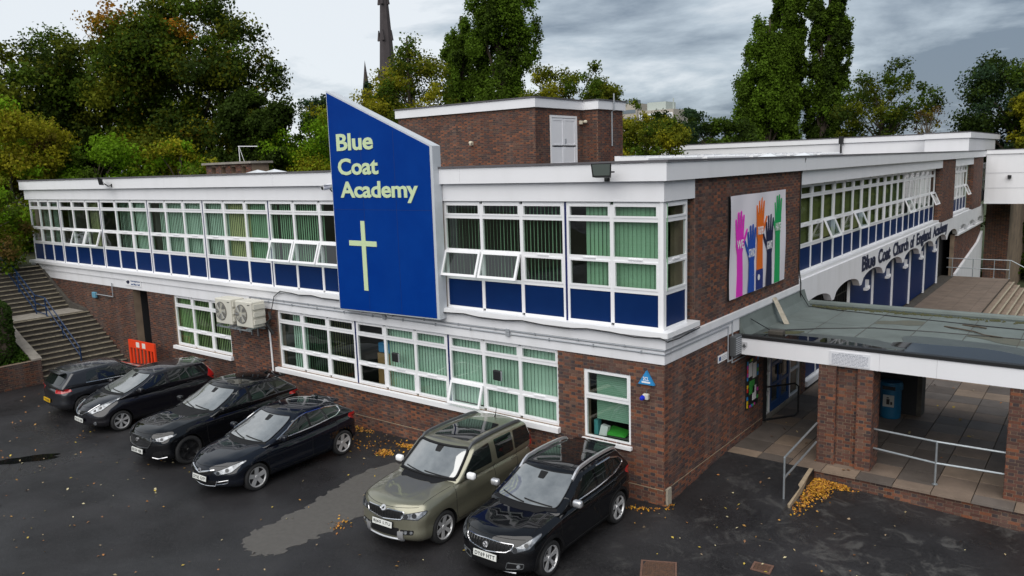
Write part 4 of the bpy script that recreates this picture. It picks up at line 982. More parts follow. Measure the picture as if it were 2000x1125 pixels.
# galvanised handrails
def rail(label, posts, bars, r=.024, name='handrail', m='metal', grp=None):
    t = thing(name, label, 'handrail', posts[0] if posts else bars[0][0], 0, grp)
    for p, h in [(p, h) for p, h in zip(posts, [b for b in [None] * len(posts)])]:
        mb = MB(); mb.tube([p, (p[0], p[1], p[2] + PH)], r, 10); mb.lathe([(0, .0), (.06, .0), (.06, .012), (.03, .02), (0, .02)], p, 'Z', 12); mb.build('post', M[m], t)
    for b in bars:
        mb = MB(); mb.tube(b, r, 10); mb.build('rail', M[m], t)
    return t
PH = 1.0
rail('galvanised handrail beside the tarmac ramp', [(2.0, 1.73, -.03)], [[(2.0, 1.73, .97), (2.03, 3.90, 1.13)], [(2.0, 1.73, .50), (2.03, 3.90, .66)]])
PH = .98
rail('galvanised handrail between the two brick pillars', [(4.57, 3.95, .17)], [[(3.22, 4.2, 1.12), (4.57, 3.95, 1.15), (5.86, 4.05, 1.13)], [(3.22, 4.2, .66), (4.57, 3.95, .66), (5.86, 4.05, .66)]])
hp = thing('door_barrier', 'black tubular hoop standing in front of the blue doors', 'barrier', (.3, 6.2, .17))
mb = MB(); mb.tube([(-.1, 5.95, 1.15), (.55, 6.9, 1.15), (.62, 7.0, 1.05), (.62, 7.0, .30), (.55, 6.9, .22), (-.1, 5.95, .22)], .026, 8); mb.build('hoop', M['black_plastic'], hp)
bi = thing('litter_bin', 'blue round litter bin with a pale symbol under the canopy', 'bin', (2.72, 8.35, .17))
mb = MB(); mb.lathe([(0, .0), (.26, .0), (.27, .05), (.27, .80), (.30, .82), (.30, .95), (.27, 1.02), (0, 1.04)], (0, 0, 0), 'Z', 28); mb.build('body', mat('bin_blue', (.008, .10, .20), .4), bi, world=False)
mb = MB(); mb.box(-.14, .14, -.285, -.265, .35, .68); mb.build('plate', mat('bin_symbol', (.35, .35, .33), .5), bi, world=False)
mb = MB(); mb.tube([(-.02, -.292, .60), (-.02, -.292, .62)], .03, 10); mb.box(-.05, .03, -.294, -.286, .42, .57); mb.box(.05, .1, -.294, -.286, .42, .5); mb.build('symbol', M['black_plastic'], bi, world=False)
mb = MB(); mb.box(-.16, .16, -.31, -.27, .84, .93); mb.build('opening', M['black_plastic'], bi, world=False)
# steps going down to the east beyond the canopy, far railing
es = thing('east_steps', 'wide flight of concrete steps going down beyond the canopy', 'steps', (2.8, 30, .17))
for i in range(20):
    z = .17 - .15 * i; x = 2.78 + .27 * i
    m = MB(); m.box(x - (.30 if i else .02), x + .27, 22.0, 37.2, z - .30, z - .15 - .0); 
    m.build('step', slabm[0], es)
    m = MB(); m.box(x + .20, x + .276, 22.01, 37.19, z - .149, z - .144); m.build('nosing', M['nosing'], es)
PH = 1.05
rail('grey railing at the far edge of the paved terrace', [(-.1, 37.2, .17), (.95, 37.25, .17), (2.0, 37.3, .17), (2.75, 37.3, .17)], [[(-.4, 37.2, 1.22), (2.8, 37.3, 1.22), (6.5, 37.3, -.85)], [(-.4, 37.2, .68), (2.75, 37.3, .68)]])
for k, lab in enumerate(('first', 'second', 'third', 'fourth', 'fifth')):
    yk = lows[2 + k] + 2.55
    t = thing('wall_lamp', f'white swan neck lamp on the {lab} blue arcade panel from the canopy', 'wall lamp', (-.42, yk, 2.12), 0, 'lamps on the blue arcade panels')
    m = MB(); m.box(0, .12, -.04, .04, .05, .35); m.build('arm', M['upvc'], t, world=False)
    m = MB(); m.box(0, .14, -.30, .04, -.05, .05); m.box(.02, .16, .041, .1, -.02, .12); m.build('head', M['upvc'], t, world=False)
# red plastic barrier in the gloom at the far right, far low-level bits
def barrier(x, y, z, rz, label, sc=1.0, m='orange', sz=1.0):
    t = thing('plastic_barrier', label, 'barrier', (x, y, z), rz, 'plastic barriers'); t.scale = (1, 1, sz)
    w = 1.0 * sc
    mb = MB(); mb.box(-w, w, -.03, .03, .12, .24); mb.box(-w, w, -.03, .03, .78, 1.0); mb.box(-w, -w + .12, -.03, .03, .24, .78); mb.box(w - .12, w, -.03, .03, .24, .78); mb.build('frame', M[m], t, world=False)
    for k in range(6):
        a = -w + .22 + k * (2 * w - .44) / 5.6; m_ = MB(); m_.hexa([(a, -.02, .24), (a + .10, -.02, .24), (a + .10, .02, .24), (a, .02, .24), (a + .03, -.02, .78), (a + .13, -.02, .78), (a + .13, .02, .78), (a + .03, .02, .78)]); m_.build('slat', M[m], t, world=False)
    for k in (-.38, .08): m_ = MB(); m_.box(k * w, k * w + .22, -.036, -.03, .82, .96); m_.build('reflector', M['reflective'], t, world=False)
    for k in (-.7, .7): m_ = MB(); m_.box(k * w - .05, k * w + .05, -.25, .25, .0, .09); m_.box(k * w - .05, k * w + .05, -.03, .03, .09, .12); m_.build('foot', M['black_plastic'], t, world=False)
barrier(-20.98, -.62, .02, .03, 'orange plastic barrier standing by the dark doorway', .90, 'orange', 1.36)
barrier(2.6, 52, -3.55, .3, 'red plastic barrier in the gloom under the white link', 1.0)
# ------------------------------------------------------------------ white link and the hall behind
lk = thing('link_building', 'white boxy link bridging off the far end of the building', 'link building', (4, 48, 4))
mb = MB(); mb.box(.16, 4.2, 47.0, 52, 3.85, 7.15); mb.build('walls', M['fascia'], lk)
for z in (4.9, 5.9): 
    m = MB(); m.box(.17, 4.19, 46.985, 46.998, z, z + .012); m.build('board_joint', M['conduit'], lk)
mb = MB(); mb.box(.1, 4.3, 46.92, 52.1, 7.152, 7.42); mb.build('fascia', M['fascia'], lk)
mb = MB(); mb.box(.08, 4.32, 46.9, 52.1, 7.422, 7.46); mb.build('flashing', M['flashing'], lk)
mb = MB(); mb.box(1.45, 1.65, 46.75, 47, 5.55, 5.75); mb.build('lamp', M['black_plastic'], lk)
lw2 = thing('brick_wing', 'dark brick wing in shade under the white link', 'building', (1, 55, 0))
mb = MB(); mb.box(-.3, 1.2, 52.5, 70, -3.6, 3.84); wq2 = mb.build('wall', M['mortar'], lw2)
pq = wall((0, 52.5, 0), (1, 0, 0), (0, -1, 0)); brick_face(wq2, pq, -.3, 1.2, -3.0, 3.84)
hl = thing('rear_hall', 'white clad hall rising behind the flat roof on the right', 'building', (-12, 47, 7.3))
mb = MB(); mb.box(-27.0, -9.0, 47.4, 60, 7.0, 8.25); mb.box(-8.998, -3.2, 46.6, 60, 7.0, 8.25); mb.box(-3.198, -.6, 44.6, 58, 7.0, 8.3); mb.build('walls', M['fascia'], hl)
for a, b, y in ((-27.1, -9.05, 47.3), (-9.048, -3.25, 46.5), (-3.248, -.5, 44.5)):
    m = MB(); m.box(a, b, y, 60.1, 8.26, 8.62); m.build('fascia', M['fascia'], hl)
    m = MB(); m.box(a, b, y - .03, 60.1, 8.622, 8.68); m.build('flashing', M['flashing'], hl)
mb = MB(); mb.box(-9.2, -8.9, 46.3, 46.55, 8.2, 8.75); mb.tube([(-9.05, 46.4, 7.2), (-9.05, 46.4, 8.3)], .07, 8); mb.build('downpipe', M['black_plastic'], hl)
# brick plant room on the roof
pr_ = thing('roof_plant_room', 'square brick plant room with white fascia and double door on the roof', 'plant room', (-14, 12, 7.3))
PX0, PX1, PX2 = -18.5, -10.95, -10.2; PY0, PY1, PY2 = 10.75, 14.2, 16.3
mb = MB(); mb.box(PX0, PX1, PY0, PY1, 7.3, 9.62); mb.box(PX0, PX2, PY1 + .002, PY2, 7.3, 9.62); pw = mb.build('wall', M['mortar'], pr_)
A_ = wall((0, PY0, 0), (1, 0, 0), (0, -1, 0)); brick_face(pw, A_, PX0, PX1, 7.32, 9.6)
B_ = wall((PX1, 0, 0), (0, 1, 0), (1, 0, 0)); DY0, DY1 = 11.75, 13.70
brick_face(pw, B_, PY0, PY1, 7.32, 9.6, [(DY0, DY1, 7.3, 9.36)])
brick_face(pw, wall((0, PY1, 0), (1, 0, 0), (0, -1, 0)), PX1, PX2, 7.32, 9.6); brick_face(pw, wall((PX2, 0, 0), (0, 1, 0), (1, 0, 0)), PY1, PY2, 7.32, 9.6)
mb = MB(); mb.box(PX0 - .1, PX1 + .1, PY0 - .1, PY1 - .102, 9.622, 9.98); mb.box(PX0 - .1, PX2 + .1, PY1 - .1, PY2 + .1, 9.622, 9.98); mb.build('fascia', M['fascia'], pr_)
mb = MB(); mb.box(PX0 - .14, PX1 + .14, PY0 - .14, PY1 - .142, 9.982, 10.03); mb.box(PX0 - .14, PX2 + .14, PY1 - .14, PY2 + .14, 9.982, 10.03); mb.build('flashing', M['flashing'], pr_)
mb = MB(); mb.pbox(B_, DY0, DY1, -.0, .05, 9.26, 9.35); mb.pbox(B_, DY0, DY0 + .09, 0, .05, 7.33, 9.26); mb.pbox(B_, DY1 - .09, DY1, 0, .05, 7.33, 9.26); mb.build('door_frame', M['upvc'], pr_)
for a, b in ((DY0 + .1, (DY0 + DY1) / 2 - .005), ((DY0 + DY1) / 2 + .005, DY1 - .1)):
    m = MB(); m.pbox(B_, a, b, .0, .025, 7.33, 9.25); 
    for (q0, q1) in ((7.45, 8.1), (8.2, 9.15)):
        for (p0, p1, s0, s1) in ((a, a + .1, q0 - .1, q1 + .05), (b - .1, b, q0 - .1, q1 + .05), (a + .1, b - .1, q0 - .1, q0), (a + .1, b - .1, q1, q1 + .05)): m.pbox(B_, p0, p1, .025, .04, s0, s1)
    d_ = m.build('door', M['fascia'], pr_)
    if a > 12.5: m = MB(); m.pbox(B_, a + .04, a + .1, .04, .08, 8.25, 8.42); m.build('handle', M['conduit'], d_)
for px, py, pz, f, lab in ((-14.2, PY0, 8.35, 'F', 'small cream lamp on the long side of the plant room'), (PX1, 13.98, 9.1, 'E', 'small cream lamp beside the plant room door')):
    t = thing('bulkhead_lamp', lab, 'lamp', (px, py, pz), 0 if f == 'F' else math.pi / 2, 'lamps on the plant room')
    m = MB(); m.rbox((0, -.06, 0), .14, .12, .16, .02); m.build('base', M['lamp_cream'], t, world=False)
    m = MB(); m.lathe([(0, -.3), (.06, -.28), (.07, -.2), (.03, -.12), (0, -.12)], (.1, 0, .03), 'Y', 12); m.build('head', M['lamp_cream'], t, world=False)
dp = thing('downpipe', 'thin grey pipe down the right side of the plant room', 'pipe', (PX2 + .05, 15.4, 8.2)); mb = MB(); mb.tube([(PX2 + .16, 15.3, 10.3), (PX2 + .16, 15.3, 9.6), (PX2 + .05, 15.3, 9.55), (PX2 + .05, 15.3, 8.1)], .03, 8); mb.build('pipe', M['conduit'], dp)
# brick vent stack, aerial and rooflights on the main roof
vt = thing('vent_stack', 'low brick vent stack with slots and concrete cap on the left roof', 'vent stack', (-25.2, 7, 7.3))
VX0, VX1, VY = -27.5, -23.8, 6.6
mb = MB()
for k in range(5): x = VX0 + k * (VX1 - VX0 - .45) / 4; mb.box(x, x + .45, VY, VY + .9, 7.32, 7.86)
mb.box(VX0 + .45, VX1 - .45, VY + .01, VY + .89, 7.32, 7.45); mb.box(VX0 + .45, VX1 - .45, VY + .01, VY + .89, 7.74, 7.858); vw = mb.build('brickwork_core', M['mortar'], vt)
for k in range(5): x = VX0 + k * (VX1 - VX0 - .45) / 4; brick_face(vw, wall((0, VY, 0), (1, 0, 0), (0, -1, 0)), x, x + .45, 7.32, 7.86)
mb = MB(); mb.box(VX0 - .15, VX1 + .15, VY - .15, VY + 1.05, 7.862, 7.96); mb.build('cap', M['concrete'], vt)
ae = thing('aerial', 'thin white aerial mast above the vent stack', 'aerial', (-27.55, 8.5, 7.3)); mb = MB(); mb.tube([(-27.55, 8.5, 7.3), (-27.55, 8.5, 8.76)], .022, 6); mb.tube([(-27.6, 8.5, 8.76), (-26.0, 8.5, 8.70)], .022, 6); mb.tube([(-27.5, 8.5, 8.7), (-26.9, 8.5, 7.4)], .010, 6); mb.build('mast', M['upvc'], ae)
rl = [(-22.5, 6.0), (-21.3, 6.0), (-3.5, 16.0), (-3.5, 20.2)]
labs = ['small white pyramid rooflight beside the vent stack', 'white pyramid rooflight left of the blue sign', 'white pyramid rooflight on the right roof, nearer one', 'white pyramid rooflight on the right roof, farther one']
for (x, y), lab in zip(rl, labs):
    t = thing('rooflight', lab, 'rooflight', (x, y, 7.32), 0, 'pyramid rooflights'); m = MB(); m.box(-.62, .62, -.62, .62, -.03, .05); m.build('kerb', M['upvc'], t, world=False)
    m = MB(); m.add([(-.56, -.56, .05), (.56, -.56, .05), (.56, .56, .05), (-.56, .56, .05), (0, 0, .24)], [(0, 1, 4), (1, 2, 4), (2, 3, 4), (3, 0, 4)]); m.build('dome', mat('rooflight_dome', (.75, .77, .8), .25), t, world=False)
for k in range(5):
    t = thing('roof_window', ('nearest', 'second nearest', 'middle', 'second farthest', 'farthest')[k] + ' long white framed rooflight in the row on the right roof', 'rooflight', (-4.9, 9.5 + k * 4.4, 7.33), 0, 'long rooflights on the right roof')
    m = MB(); m.box(-.6, -.45, -2, 2, 0, .26); m.box(.45, .6, -2, 2, 0, .16); 
    for q in range(5): m.box(-.45, .45, -2 + q * .97, -1.88 + q * .97, .10, .22)
    m.build('frame', M['upvc'], t, world=False)
    m = MB(); m.box(-.45, .45, -1.9, 1.9, .1, .14); m.build('glazing', M['tower_win'], t, world=False)
# ------------------------------------------------------------------ steps up the slope on the left
st = thing('garden_steps', 'long flight of worn concrete steps climbing beside the left end of the building', 'steps', (-25, -1.5, 0))
M['tread'] = mat('worn_tread', (.070, .058, .046), .9, var=.7, vscale=5, col2=(.035, .032, .022))
r = random.Random(31); X0, Z0, RUN, RISE = -23.52, .125, .2555, .1535
def tread(i, x, z, land=0.0):
    m = MB(); m.box(x - RUN - land, x + .0, -3.12, -.02, z - RISE - .3, z - .045); s_ = m.build('riser', M['riser'], st)
    y = -3.12
    while y < -.05:
        w = r.uniform(.55, .75); y1_ = min(y + w, -.02); dz = r.uniform(-.006, .006)
        m = MB(); m.box(x - RUN - land - .0, x - .012, y, y1_ - .012, z - .043, z + dz - .003); m.build('tread_slab', M['tread'] if not land else M['concrete'], s_)
        m = MB(); m.box(x - .011, x + .03, y, y1_ - .014, z - .036, z + dz); m.build('nosing', M['nosing'], s_); y = y1_
n_st = 0
for i in range(12): tread(i, X0 - RUN * i, Z0 + RISE * (i + 1))
tread(12, X0 - RUN * 12, Z0 + RISE * 13 - .15, 1.15)
XL, ZL_ = X0 - RUN * 12 - 1.15 - RUN + .0, Z0 + RISE * 13 - .15
for i in range(11): tread(20 + i, XL - RUN * i, ZL_ + RISE * (i + 1))
mb = MB(); 
mb.prism([(X0 + .1, -.14, -.2), (X0 - RUN * 12, -.14, Z0 + RISE * 12.6), (XL, -.14, ZL_ + .28), (XL - RUN * 11, -.14, ZL_ + RISE * 11.8), (XL - RUN * 11, -.14, -.2)], (0, .12, 0)); mb.build('side_string', M['riser'], st)
# blue handrail in the middle of the steps
hr = thing('step_handrail', 'blue painted handrail running up the middle of the steps', 'handrail', (-26, -1.5, 1))
yb = -1.55
pts = [(-23.95, .98), (-26.62, 2.72), (-27.6, 2.76), (-30.6, 4.50)]
for dz in (0, -.34, -.68): m = MB(); m.tube([(x, yb, z + dz) for x, z in pts], .024, 8); m.build('rail', M['blue_metal'], hr)
for x, zt, zb in ((-23.95, .98, .1), (-25.3, 1.86, 1.0), (-26.62, 2.72, 1.9), (-27.6, 2.76, 1.95), (-29.1, 3.62, 2.7), (-30.6, 4.5, 3.6)): m = MB(); m.tube([(x, yb, zb), (x, yb, zt)], .026, 8); m.build('post', M['blue_metal'], hr)
# retaining wall, planting bed, hedge
rw = thing('retaining_wall', 'dark brick retaining wall holding the planting bed at the left edge', 'wall', (-23.5, -4, 0))
RWX = -23.42
mb = MB(); mb.box(RWX - .25, RWX, -9.0, -3.16, -.3, .93); mb.box(-30, RWX - .25, -3.36, -3.14, -.3, .93); wq = mb.build('wall', M['mortar'], rw)
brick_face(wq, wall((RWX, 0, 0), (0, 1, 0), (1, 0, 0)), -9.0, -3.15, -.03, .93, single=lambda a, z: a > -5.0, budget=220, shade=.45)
mb = MB(); mb.prism([(RWX - .02, -3.42, .93), (-24.9, -3.42, 1.52), (-26.7, -3.42, 2.4), (-30.5, -3.42, 4.3), (-30.5, -3.42, .2), (RWX - .02, -3.42, .2)], (0, .27, 0)); mb.build('sloping_wall', M['riser'], rw)
def coping(a, b):
    m = MB(); m.hexa([(a[0], -3.46, a[1]), (b[0], -3.46, b[1]), (b[0], -3.12, b[1]), (a[0], -3.12, a[1]), (a[0], -3.46, a[1] + .06), (b[0], -3.46, b[1] + .06), (b[0], -3.12, b[1] + .06), (a[0], -3.12, a[1] + .06)]); m.build('coping', M['concrete'], rw)
coping((RWX, .935), (-24.15, 1.225)); coping((-24.16, 1.23), (-24.9, 1.525)); coping((-24.91, 1.53), (-26.7, 2.41))
mb = MB(); mb.add([(RWX - .24, -9, .90), (RWX - .24, -3.43, .90), (-25.0, -3.43, 1.35), (-25.0, -9, 1.3), (-31, -3.43, 4.2), (-31, -9, 4.0), (-60, -3.43, 5.2), (-60, -40, 5.0), (-31, -40, 3.0), (-25, -40, .6), (RWX - .24, -40, .0), (-23.4, -9.01, -.1)], [(0, 1, 2, 3), (3, 2, 4, 5), (5, 4, 6, 7, 8), (3, 5, 8, 9), (0, 3, 9, 10)]); mb.build('bank', M['soil'], kind='structure')
mb = MB(); mb.add([(-30.45, -3.4, 3.62), (-60, -3.4, 5.2), (-90, 40, 6.5), (-31.5, 40, 4.2), (-31.5, 0, 3.65), (-30.45, 0, 3.62)], [(0, 1, 2, 3, 4, 5)]); mb.add([(-31.5, 11.2, 3.7), (-31.5, 40, 4.2), (-90, 40, 6.5), (-160, 160, 9), (-20, 160, 7.5), (-12, 46, 4.5), (-12, 11.2, 3.9)], [tuple(range(7))]); mb.build('upper_ground', M['soil'], kind='structure')
# ------------------------------------------------------------------ vegetation
def mesh_quads(name, V, tint, mtl, parent, kind=None):
    """V: (n, 4, 3) leaf quads, tint: (n, 3)."""
    n = len(V); me = bpy.data.meshes.new(name)
    me.vertices.add(n * 4); me.loops.add(n * 4); me.polygons.add(n)
    me.vertices.foreach_set('co', V.reshape(-1).astype(np.float32))
    me.loops.foreach_set('vertex_index', np.arange(n * 4, dtype=np.int32))
    me.polygons.foreach_set('loop_start', np.arange(0, n * 4, 4, dtype=np.int32))
    me.materials.append(mtl); me.update(calc_edges=True)
    at = me.attributes.new('tint', 'FLOAT_COLOR', 'FACE')
    at.data.foreach_set('color', np.concatenate([tint, np.ones((n, 1))], 1).reshape(-1).astype(np.float32))
    o = bpy.data.objects.new(name, me); COL.objects.link(o)
    if parent: o.parent = parent
    if kind: o['kind'] = kind
    WL[o.name] = WL.get(parent.name, Vector()) if parent else Vector()
    return o
def leaf_quads(C, size, rng, up=.35, out=None, asp=1.0):
    """Leaf quads at centres C with random, outward biased facing."""
    n = len(C); nr = rng.normal(size=(n, 3)); nr[:, 2] += up
    if out is not None: nr += out * 1.1
    nr /= np.linalg.norm(nr, axis=1, keepdims=True)
    a = np.cross(nr, rng.normal(size=(n, 3))); a /= np.linalg.norm(a, axis=1, keepdims=True) + 1e-9
    b = np.cross(nr, a); s = (size * rng.uniform(.6, 1.35, n))[:, None]
    a = a * s * .5 * asp; b = b * s * .5
    k = nr * s * .12
    return np.stack([C - a, C - b * .75 + k, C + a, C + b * .75 + k], 1)
TREES = 0
def tree(name, label, x, y, z0, zt, w, shape, pal, nleaf, leaf=.3, seed=1, trunk='bark', zc=None, group=None, nclump=70, cat='tree', gap=0.0):
    """Trunk with limbs and a crown of leaf clumps. zc: lowest crown level; w: crown width; pal: list of (colour, weight)."""
    rng = np.random.default_rng(seed); t = thing(name, label, cat, (x, y, z0), 0, group)
    H = zt - z0; zc = z0 + H * .2 if zc is None else zc; hc = zt - zc; R_ = w / 2
    base = {'round': .31, 'column': .27, 'cone': .30, 'bush': .31, 'sparse': .30}[shape] * min(R_, hc * .5)
    R_ -= base * (.75 if shape != 'column' else .6); hc -= base * .8
    if shape == 'column': nclump = int(nclump * 1.7); nleaf = int(nleaf * 1.15)
    # clump centres
    cs = []; rad = []
    tries = 0
    while len(cs) < nclump and tries < 20000:
        tries += 1
        u = rng.uniform(-1, 1, 3); v = (u[2] + 1) / 2
        if shape == 'round': rr = math.sqrt(max(0, 1 - (abs(v - .42) / (.58 if v > .42 else .52)) ** 2.2))
        elif shape == 'column': rr = min(1, (v / .12)) ** .5 * (1 - max(0, (v - .55) / .45) ** 1.7 * .86) * (1 - .0 * v)
        elif shape == 'cone': rr = (1 - v) ** .85 + .04
        elif shape == 'bush': rr = math.sqrt(max(0, 1 - v ** 2.4))
        else: rr = math.sqrt(max(0, 1 - (abs(v - .45) / .6) ** 2))
        d = math.hypot(u[0], u[1])
        if d > rr or rr < .03: continue
        if d < rr * .45 and rng.random() < .75: continue
        an = math.atan2(u[1], u[0]); lump = 1 + .13 * math.sin(3 * an + seed) + .1 * math.sin(5 * an + 7 * v + seed * 2)
        cs.append((u[0] * R_ * lump, u[1] * R_ * lump, zc - z0 + v * hc)); rad.append(rng.uniform(.55, 1.25))
    cs = np.array(cs); rad = np.array(rad)
    nleaf = int(nleaf * (1.6 if H > 6 else 1.3)); leaf *= .72
    per = np.maximum(6, (nleaf * rad ** 2 / (rad ** 2).sum()).astype(int))
    cols = np.array([p[0] for p in pal]); wts = np.array([p[1] for p in pal], float); wts /= wts.sum()
    C = []; T = []; O = []
    for c, rd, n in zip(cs, rad, per):
        d = rng.normal(size=(n, 3)); d /= np.linalg.norm(d, axis=1, keepdims=True)
        rr = rng.uniform(.25, 1.0, n)[:, None] ** .6
        # sub-clumps: pull leaves into tufts
        tuft = rng.integers(0, 7, n); td = rng.normal(size=(7, 3)); td /= np.linalg.norm(td, axis=1, keepdims=True)
        d2 = .45 * d + .75 * td[tuft]
        sc = np.array([1.0, 1.0, .78 if shape != 'column' else 1.7]) * base * rd
        p = c + d2 * rr * sc + rng.normal(size=(n, 3)) * leaf * .3
        col = cols[rng.choice(len(cols), p=wts)] * rng.uniform(.78, 1.25)
        C.append(p); O.append(d2); T.append((col * (1 - .45 * (tuft % 2 == 0)[:, None]) + cols[rng.choice(len(cols), n, p=wts)] * .45 * (tuft % 2 == 0)[:, None]) * rng.uniform(.85, 1.18, (n, 1)))
    C = np.concatenate(C); T = np.concatenate(T); O = np.concatenate(O)
    m = MB(); tr = max(.12, H * .017)
    top = H * (.93 if shape in ('column', 'cone') else .62)
    tp = [Vector((0, 0, -.5))] + [Vector((math.sin(k * 1.3 + seed) * .012 * H, math.cos(k * 1.7 + seed) * .012 * H, top * k / 6)) for k in range(1, 7)]
    m.tube(tp, [tr * 1.5] + [tr * (1.1 - .14 * k) for k in range(1, 7)], 8)
    m.build('trunk', M[trunk], t, world=False, smooth=True)
    m = MB()
    for k in range(min(26, len(cs))):
        c = Vector(cs[(k * 7) % len(cs)]); j = min(6, max(1, int(c.z / top * 4))) ; s_ = tp[j]
        mid = s_.lerp(c, .5) + Vector((0, 0, .04 * H)); m.tube([s_, mid, c], [tr * .42, tr * .25, tr * .09], 5)
    m.build('limb', M[trunk], t, world=False, smooth=True)
    mesh_quads('crown', leaf_quads(C, leaf, rng, out=O), T, M['leaf'], t)
    return t
def mix(*a): return list(a)
G_DARK, G_MID, G_OLIVE, G_YEL, G_ORANGE, G_BRIGHT = (.032, .054, .008), (.064, .108, .010), (.115, .130, .010), (.26, .245, .014), (.36, .16, .014), (.150, .280, .012)
G_POP, G_BROWN, G_BLUE = (.098, .172, .014), (.13, .085, .025), (.034, .066, .032)
tree('maple_tree', 'dark full crowned tree at the far left edge behind the yellow tree', -50.5, 7.7, 4.5, 18.6, 12, 'round', mix((G_DARK, 4), (G_OLIVE, 2), (G_MID, 2)), 26000, .32, 11, zc=7.0, group='trees behind the left wing')
tree('maple_tree', 'dark olive tree between the far left tree and the tallest one', -51.5, 13.7, 4.5, 19.6, 12, 'round', mix((G_DARK, 4), (G_OLIVE, 2), (G_MID, 3)), 34000, .31, 12, zc=6.0, group='trees behind the left wing', nclump=80)
tree('maple_tree', 'tallest broad olive tree with yellow and orange patches behind the left roof', -42.2, 14.8, 4.2, 21.8, 13.0, 'round', mix((G_MID, 6), (G_OLIVE, 5), (G_DARK, 5), (G_YEL, 1.2), (G_ORANGE, .45)), 64000, .29, 13, zc=6.2, group='trees behind the left wing', nclump=120)
tree('maple_tree', 'dark lower tree leaning right of the tallest olive tree', -35.4, 15.4, 4.2, 13.4, 5.8, 'round', mix((G_DARK, 6), (G_MID, 2)), 24000, .26, 14, zc=5.8, group='trees behind the left wing', nclump=60)
tree('acer_tree', 'yellow and brown feathery tree at the left edge above the steps', -36.2, 1.3, 3.8, 11.9, 7.2, 'round', mix((G_YEL, 5), (G_OLIVE, 3), (G_BROWN, 2), (G_BRIGHT, 2)), 30000, .20, 15, 'palebark', zc=4.3, nclump=70)
tree('laurel_bush', 'bright green bush behind the left roof edge', -35.0, 4.8, 3.8, 10.6, 6.4, 'bush', mix((G_BRIGHT, 5), (G_MID, 3)), 16000, .20, 16, zc=3.9, group='bushes behind the left roof', cat='bush', nclump=50)
tree('laurel_bush', 'olive bush behind the middle of the left roof', -33.0, 8.4, 3.8, 10.2, 6.4, 'bush', mix((G_BRIGHT, 3), (G_YEL, 3), (G_MID, 2)), 16000, .20, 17, zc=3.9, group='bushes behind the left roof', cat='bush', nclump=50)
tree('laurel_bush', 'dark green bush below the tallest tree behind the vent stack', -35.0, 12.5, 3.8, 8.7, 7, 'bush', mix((G_DARK, 3), (G_MID, 3)), 14000, .22, 18, zc=3.9, group='bushes behind the left roof', cat='bush', nclump=50)
tree('hazel_bush', 'bright yellow green bush directly left of the blue sign', -33.2, 17.6, 4.0, 12.6, 7.6, 'bush', mix((G_BRIGHT, 5), (G_YEL, 2), (G_MID, 1)), 22000, .21, 19, zc=4.2, cat='bush', nclump=60)
tree('ash_tree', 'grey green tree top showing left of the blue sign in the distance', -46.5, 29.5, 5, 14.2, 6, 'round', mix((G_BLUE, 3), (G_MID, 2)), 10000, .3, 20, zc=7.5, nclump=40)
tree('field_maple', 'yellow green tree in front of the church spire', -42.0, 35.2, 5, 19.6, 15.0, 'cone', mix((G_OLIVE, 4), (G_MID, 3), (G_YEL, 2.2), (G_BROWN, .6)), 40000, .32, 21, zc=7.0, nclump=100)
tree('field_maple', 'golden green shrub tree peeping over the slope of the blue sign', -42.5, 30.0, 5, 13.9, 6.5, 'round', mix((G_YEL, 3), (G_OLIVE, 3), (G_ORANGE, .5)), 14000, .28, 22, zc=7.0, nclump=50)
tree('spruce_tree', 'small blue green spruce beside the church pinnacle', -50.8, 38.4, 6, 17.4, 3.4, 'cone', mix((G_BLUE, 3), (G_DARK, 2)), 7000, .32, 23, zc=9, nclump=50)
PG = 'tall poplars'
tree('poplar_tree', 'shorter poplar left of the pair behind the plant room', -48.3, 49.8, 6, 24.2, 5.2, 'column', mix((G_POP, 4), (G_MID, 3), (G_DARK, 1)), 22000, .34, 24, zc=9, group=PG, nclump=70)
tree('poplar_tree', 'broad tall poplar behind the plant room', -43.4, 49.9, 6, 31.0, 7.4, 'column', mix((G_POP, 4), (G_MID, 3), (G_DARK, 1)), 46000, .34, 25, zc=9, group=PG, nclump=110)
tree('poplar_tree', 'broad lower poplar left of the double poplars on the right', -24.9, 75.0, 5, 23.9, 7.4, 'column', mix((G_POP, 4), (G_MID, 3)), 42000, .36, 26, zc=7, group=PG, nclump=100)
tree('poplar_tree', 'slim tall poplar rising in the middle behind the right roof', -23.9, 78.0, 5, 34.0, 4.4, 'column', mix((G_POP, 3), (G_MID, 3), (G_DARK, 1)), 30000, .38, 27, zc=10, group=PG, nclump=90)
tree('poplar_tree', 'dark tall poplar on the right of the group behind the right roof', -19.3, 78.0, 5, 34.0, 5.2, 'column', mix((G_MID, 4), (G_DARK, 3), (G_POP, 1)), 42000, .37, 28, zc=7, group=PG, nclump=110)
tree('cherry_tree', 'rounded open tree to the right of the spire poplars above the plant room', -32.0, 46.0, 5, 17.4, 10.2, 'round', mix((G_OLIVE, 3), (G_MID, 4), (G_YEL, 1)), 26000, .27, 29, zc=9.0, nclump=80)
tree('cherry_tree', 'yellowing small tree just right of the plant room', -21.8, 40.6, 5, 13.2, 6.4, 'round', mix((G_YEL, 3), (G_OLIVE, 3), (G_MID, 2)), 14000, .26, 30, zc=5.5, nclump=50)
tree('holly_tree', 'dark rounded tree below the far tower block', -22.0, 53.0, 5, 13.0, 10.0, 'bush', mix((G_DARK, 3), (G_BLUE, 2), (G_MID, 2)), 22000, .3, 31, zc=6, nclump=60)
tree('holly_tree', 'dark green tree between the plant room and the poplars', -26.6, 52.0, 5, 12.2, 7.0, 'bush', mix((G_DARK, 3), (G_MID, 3)), 12000, .3, 39, zc=6, nclump=40)
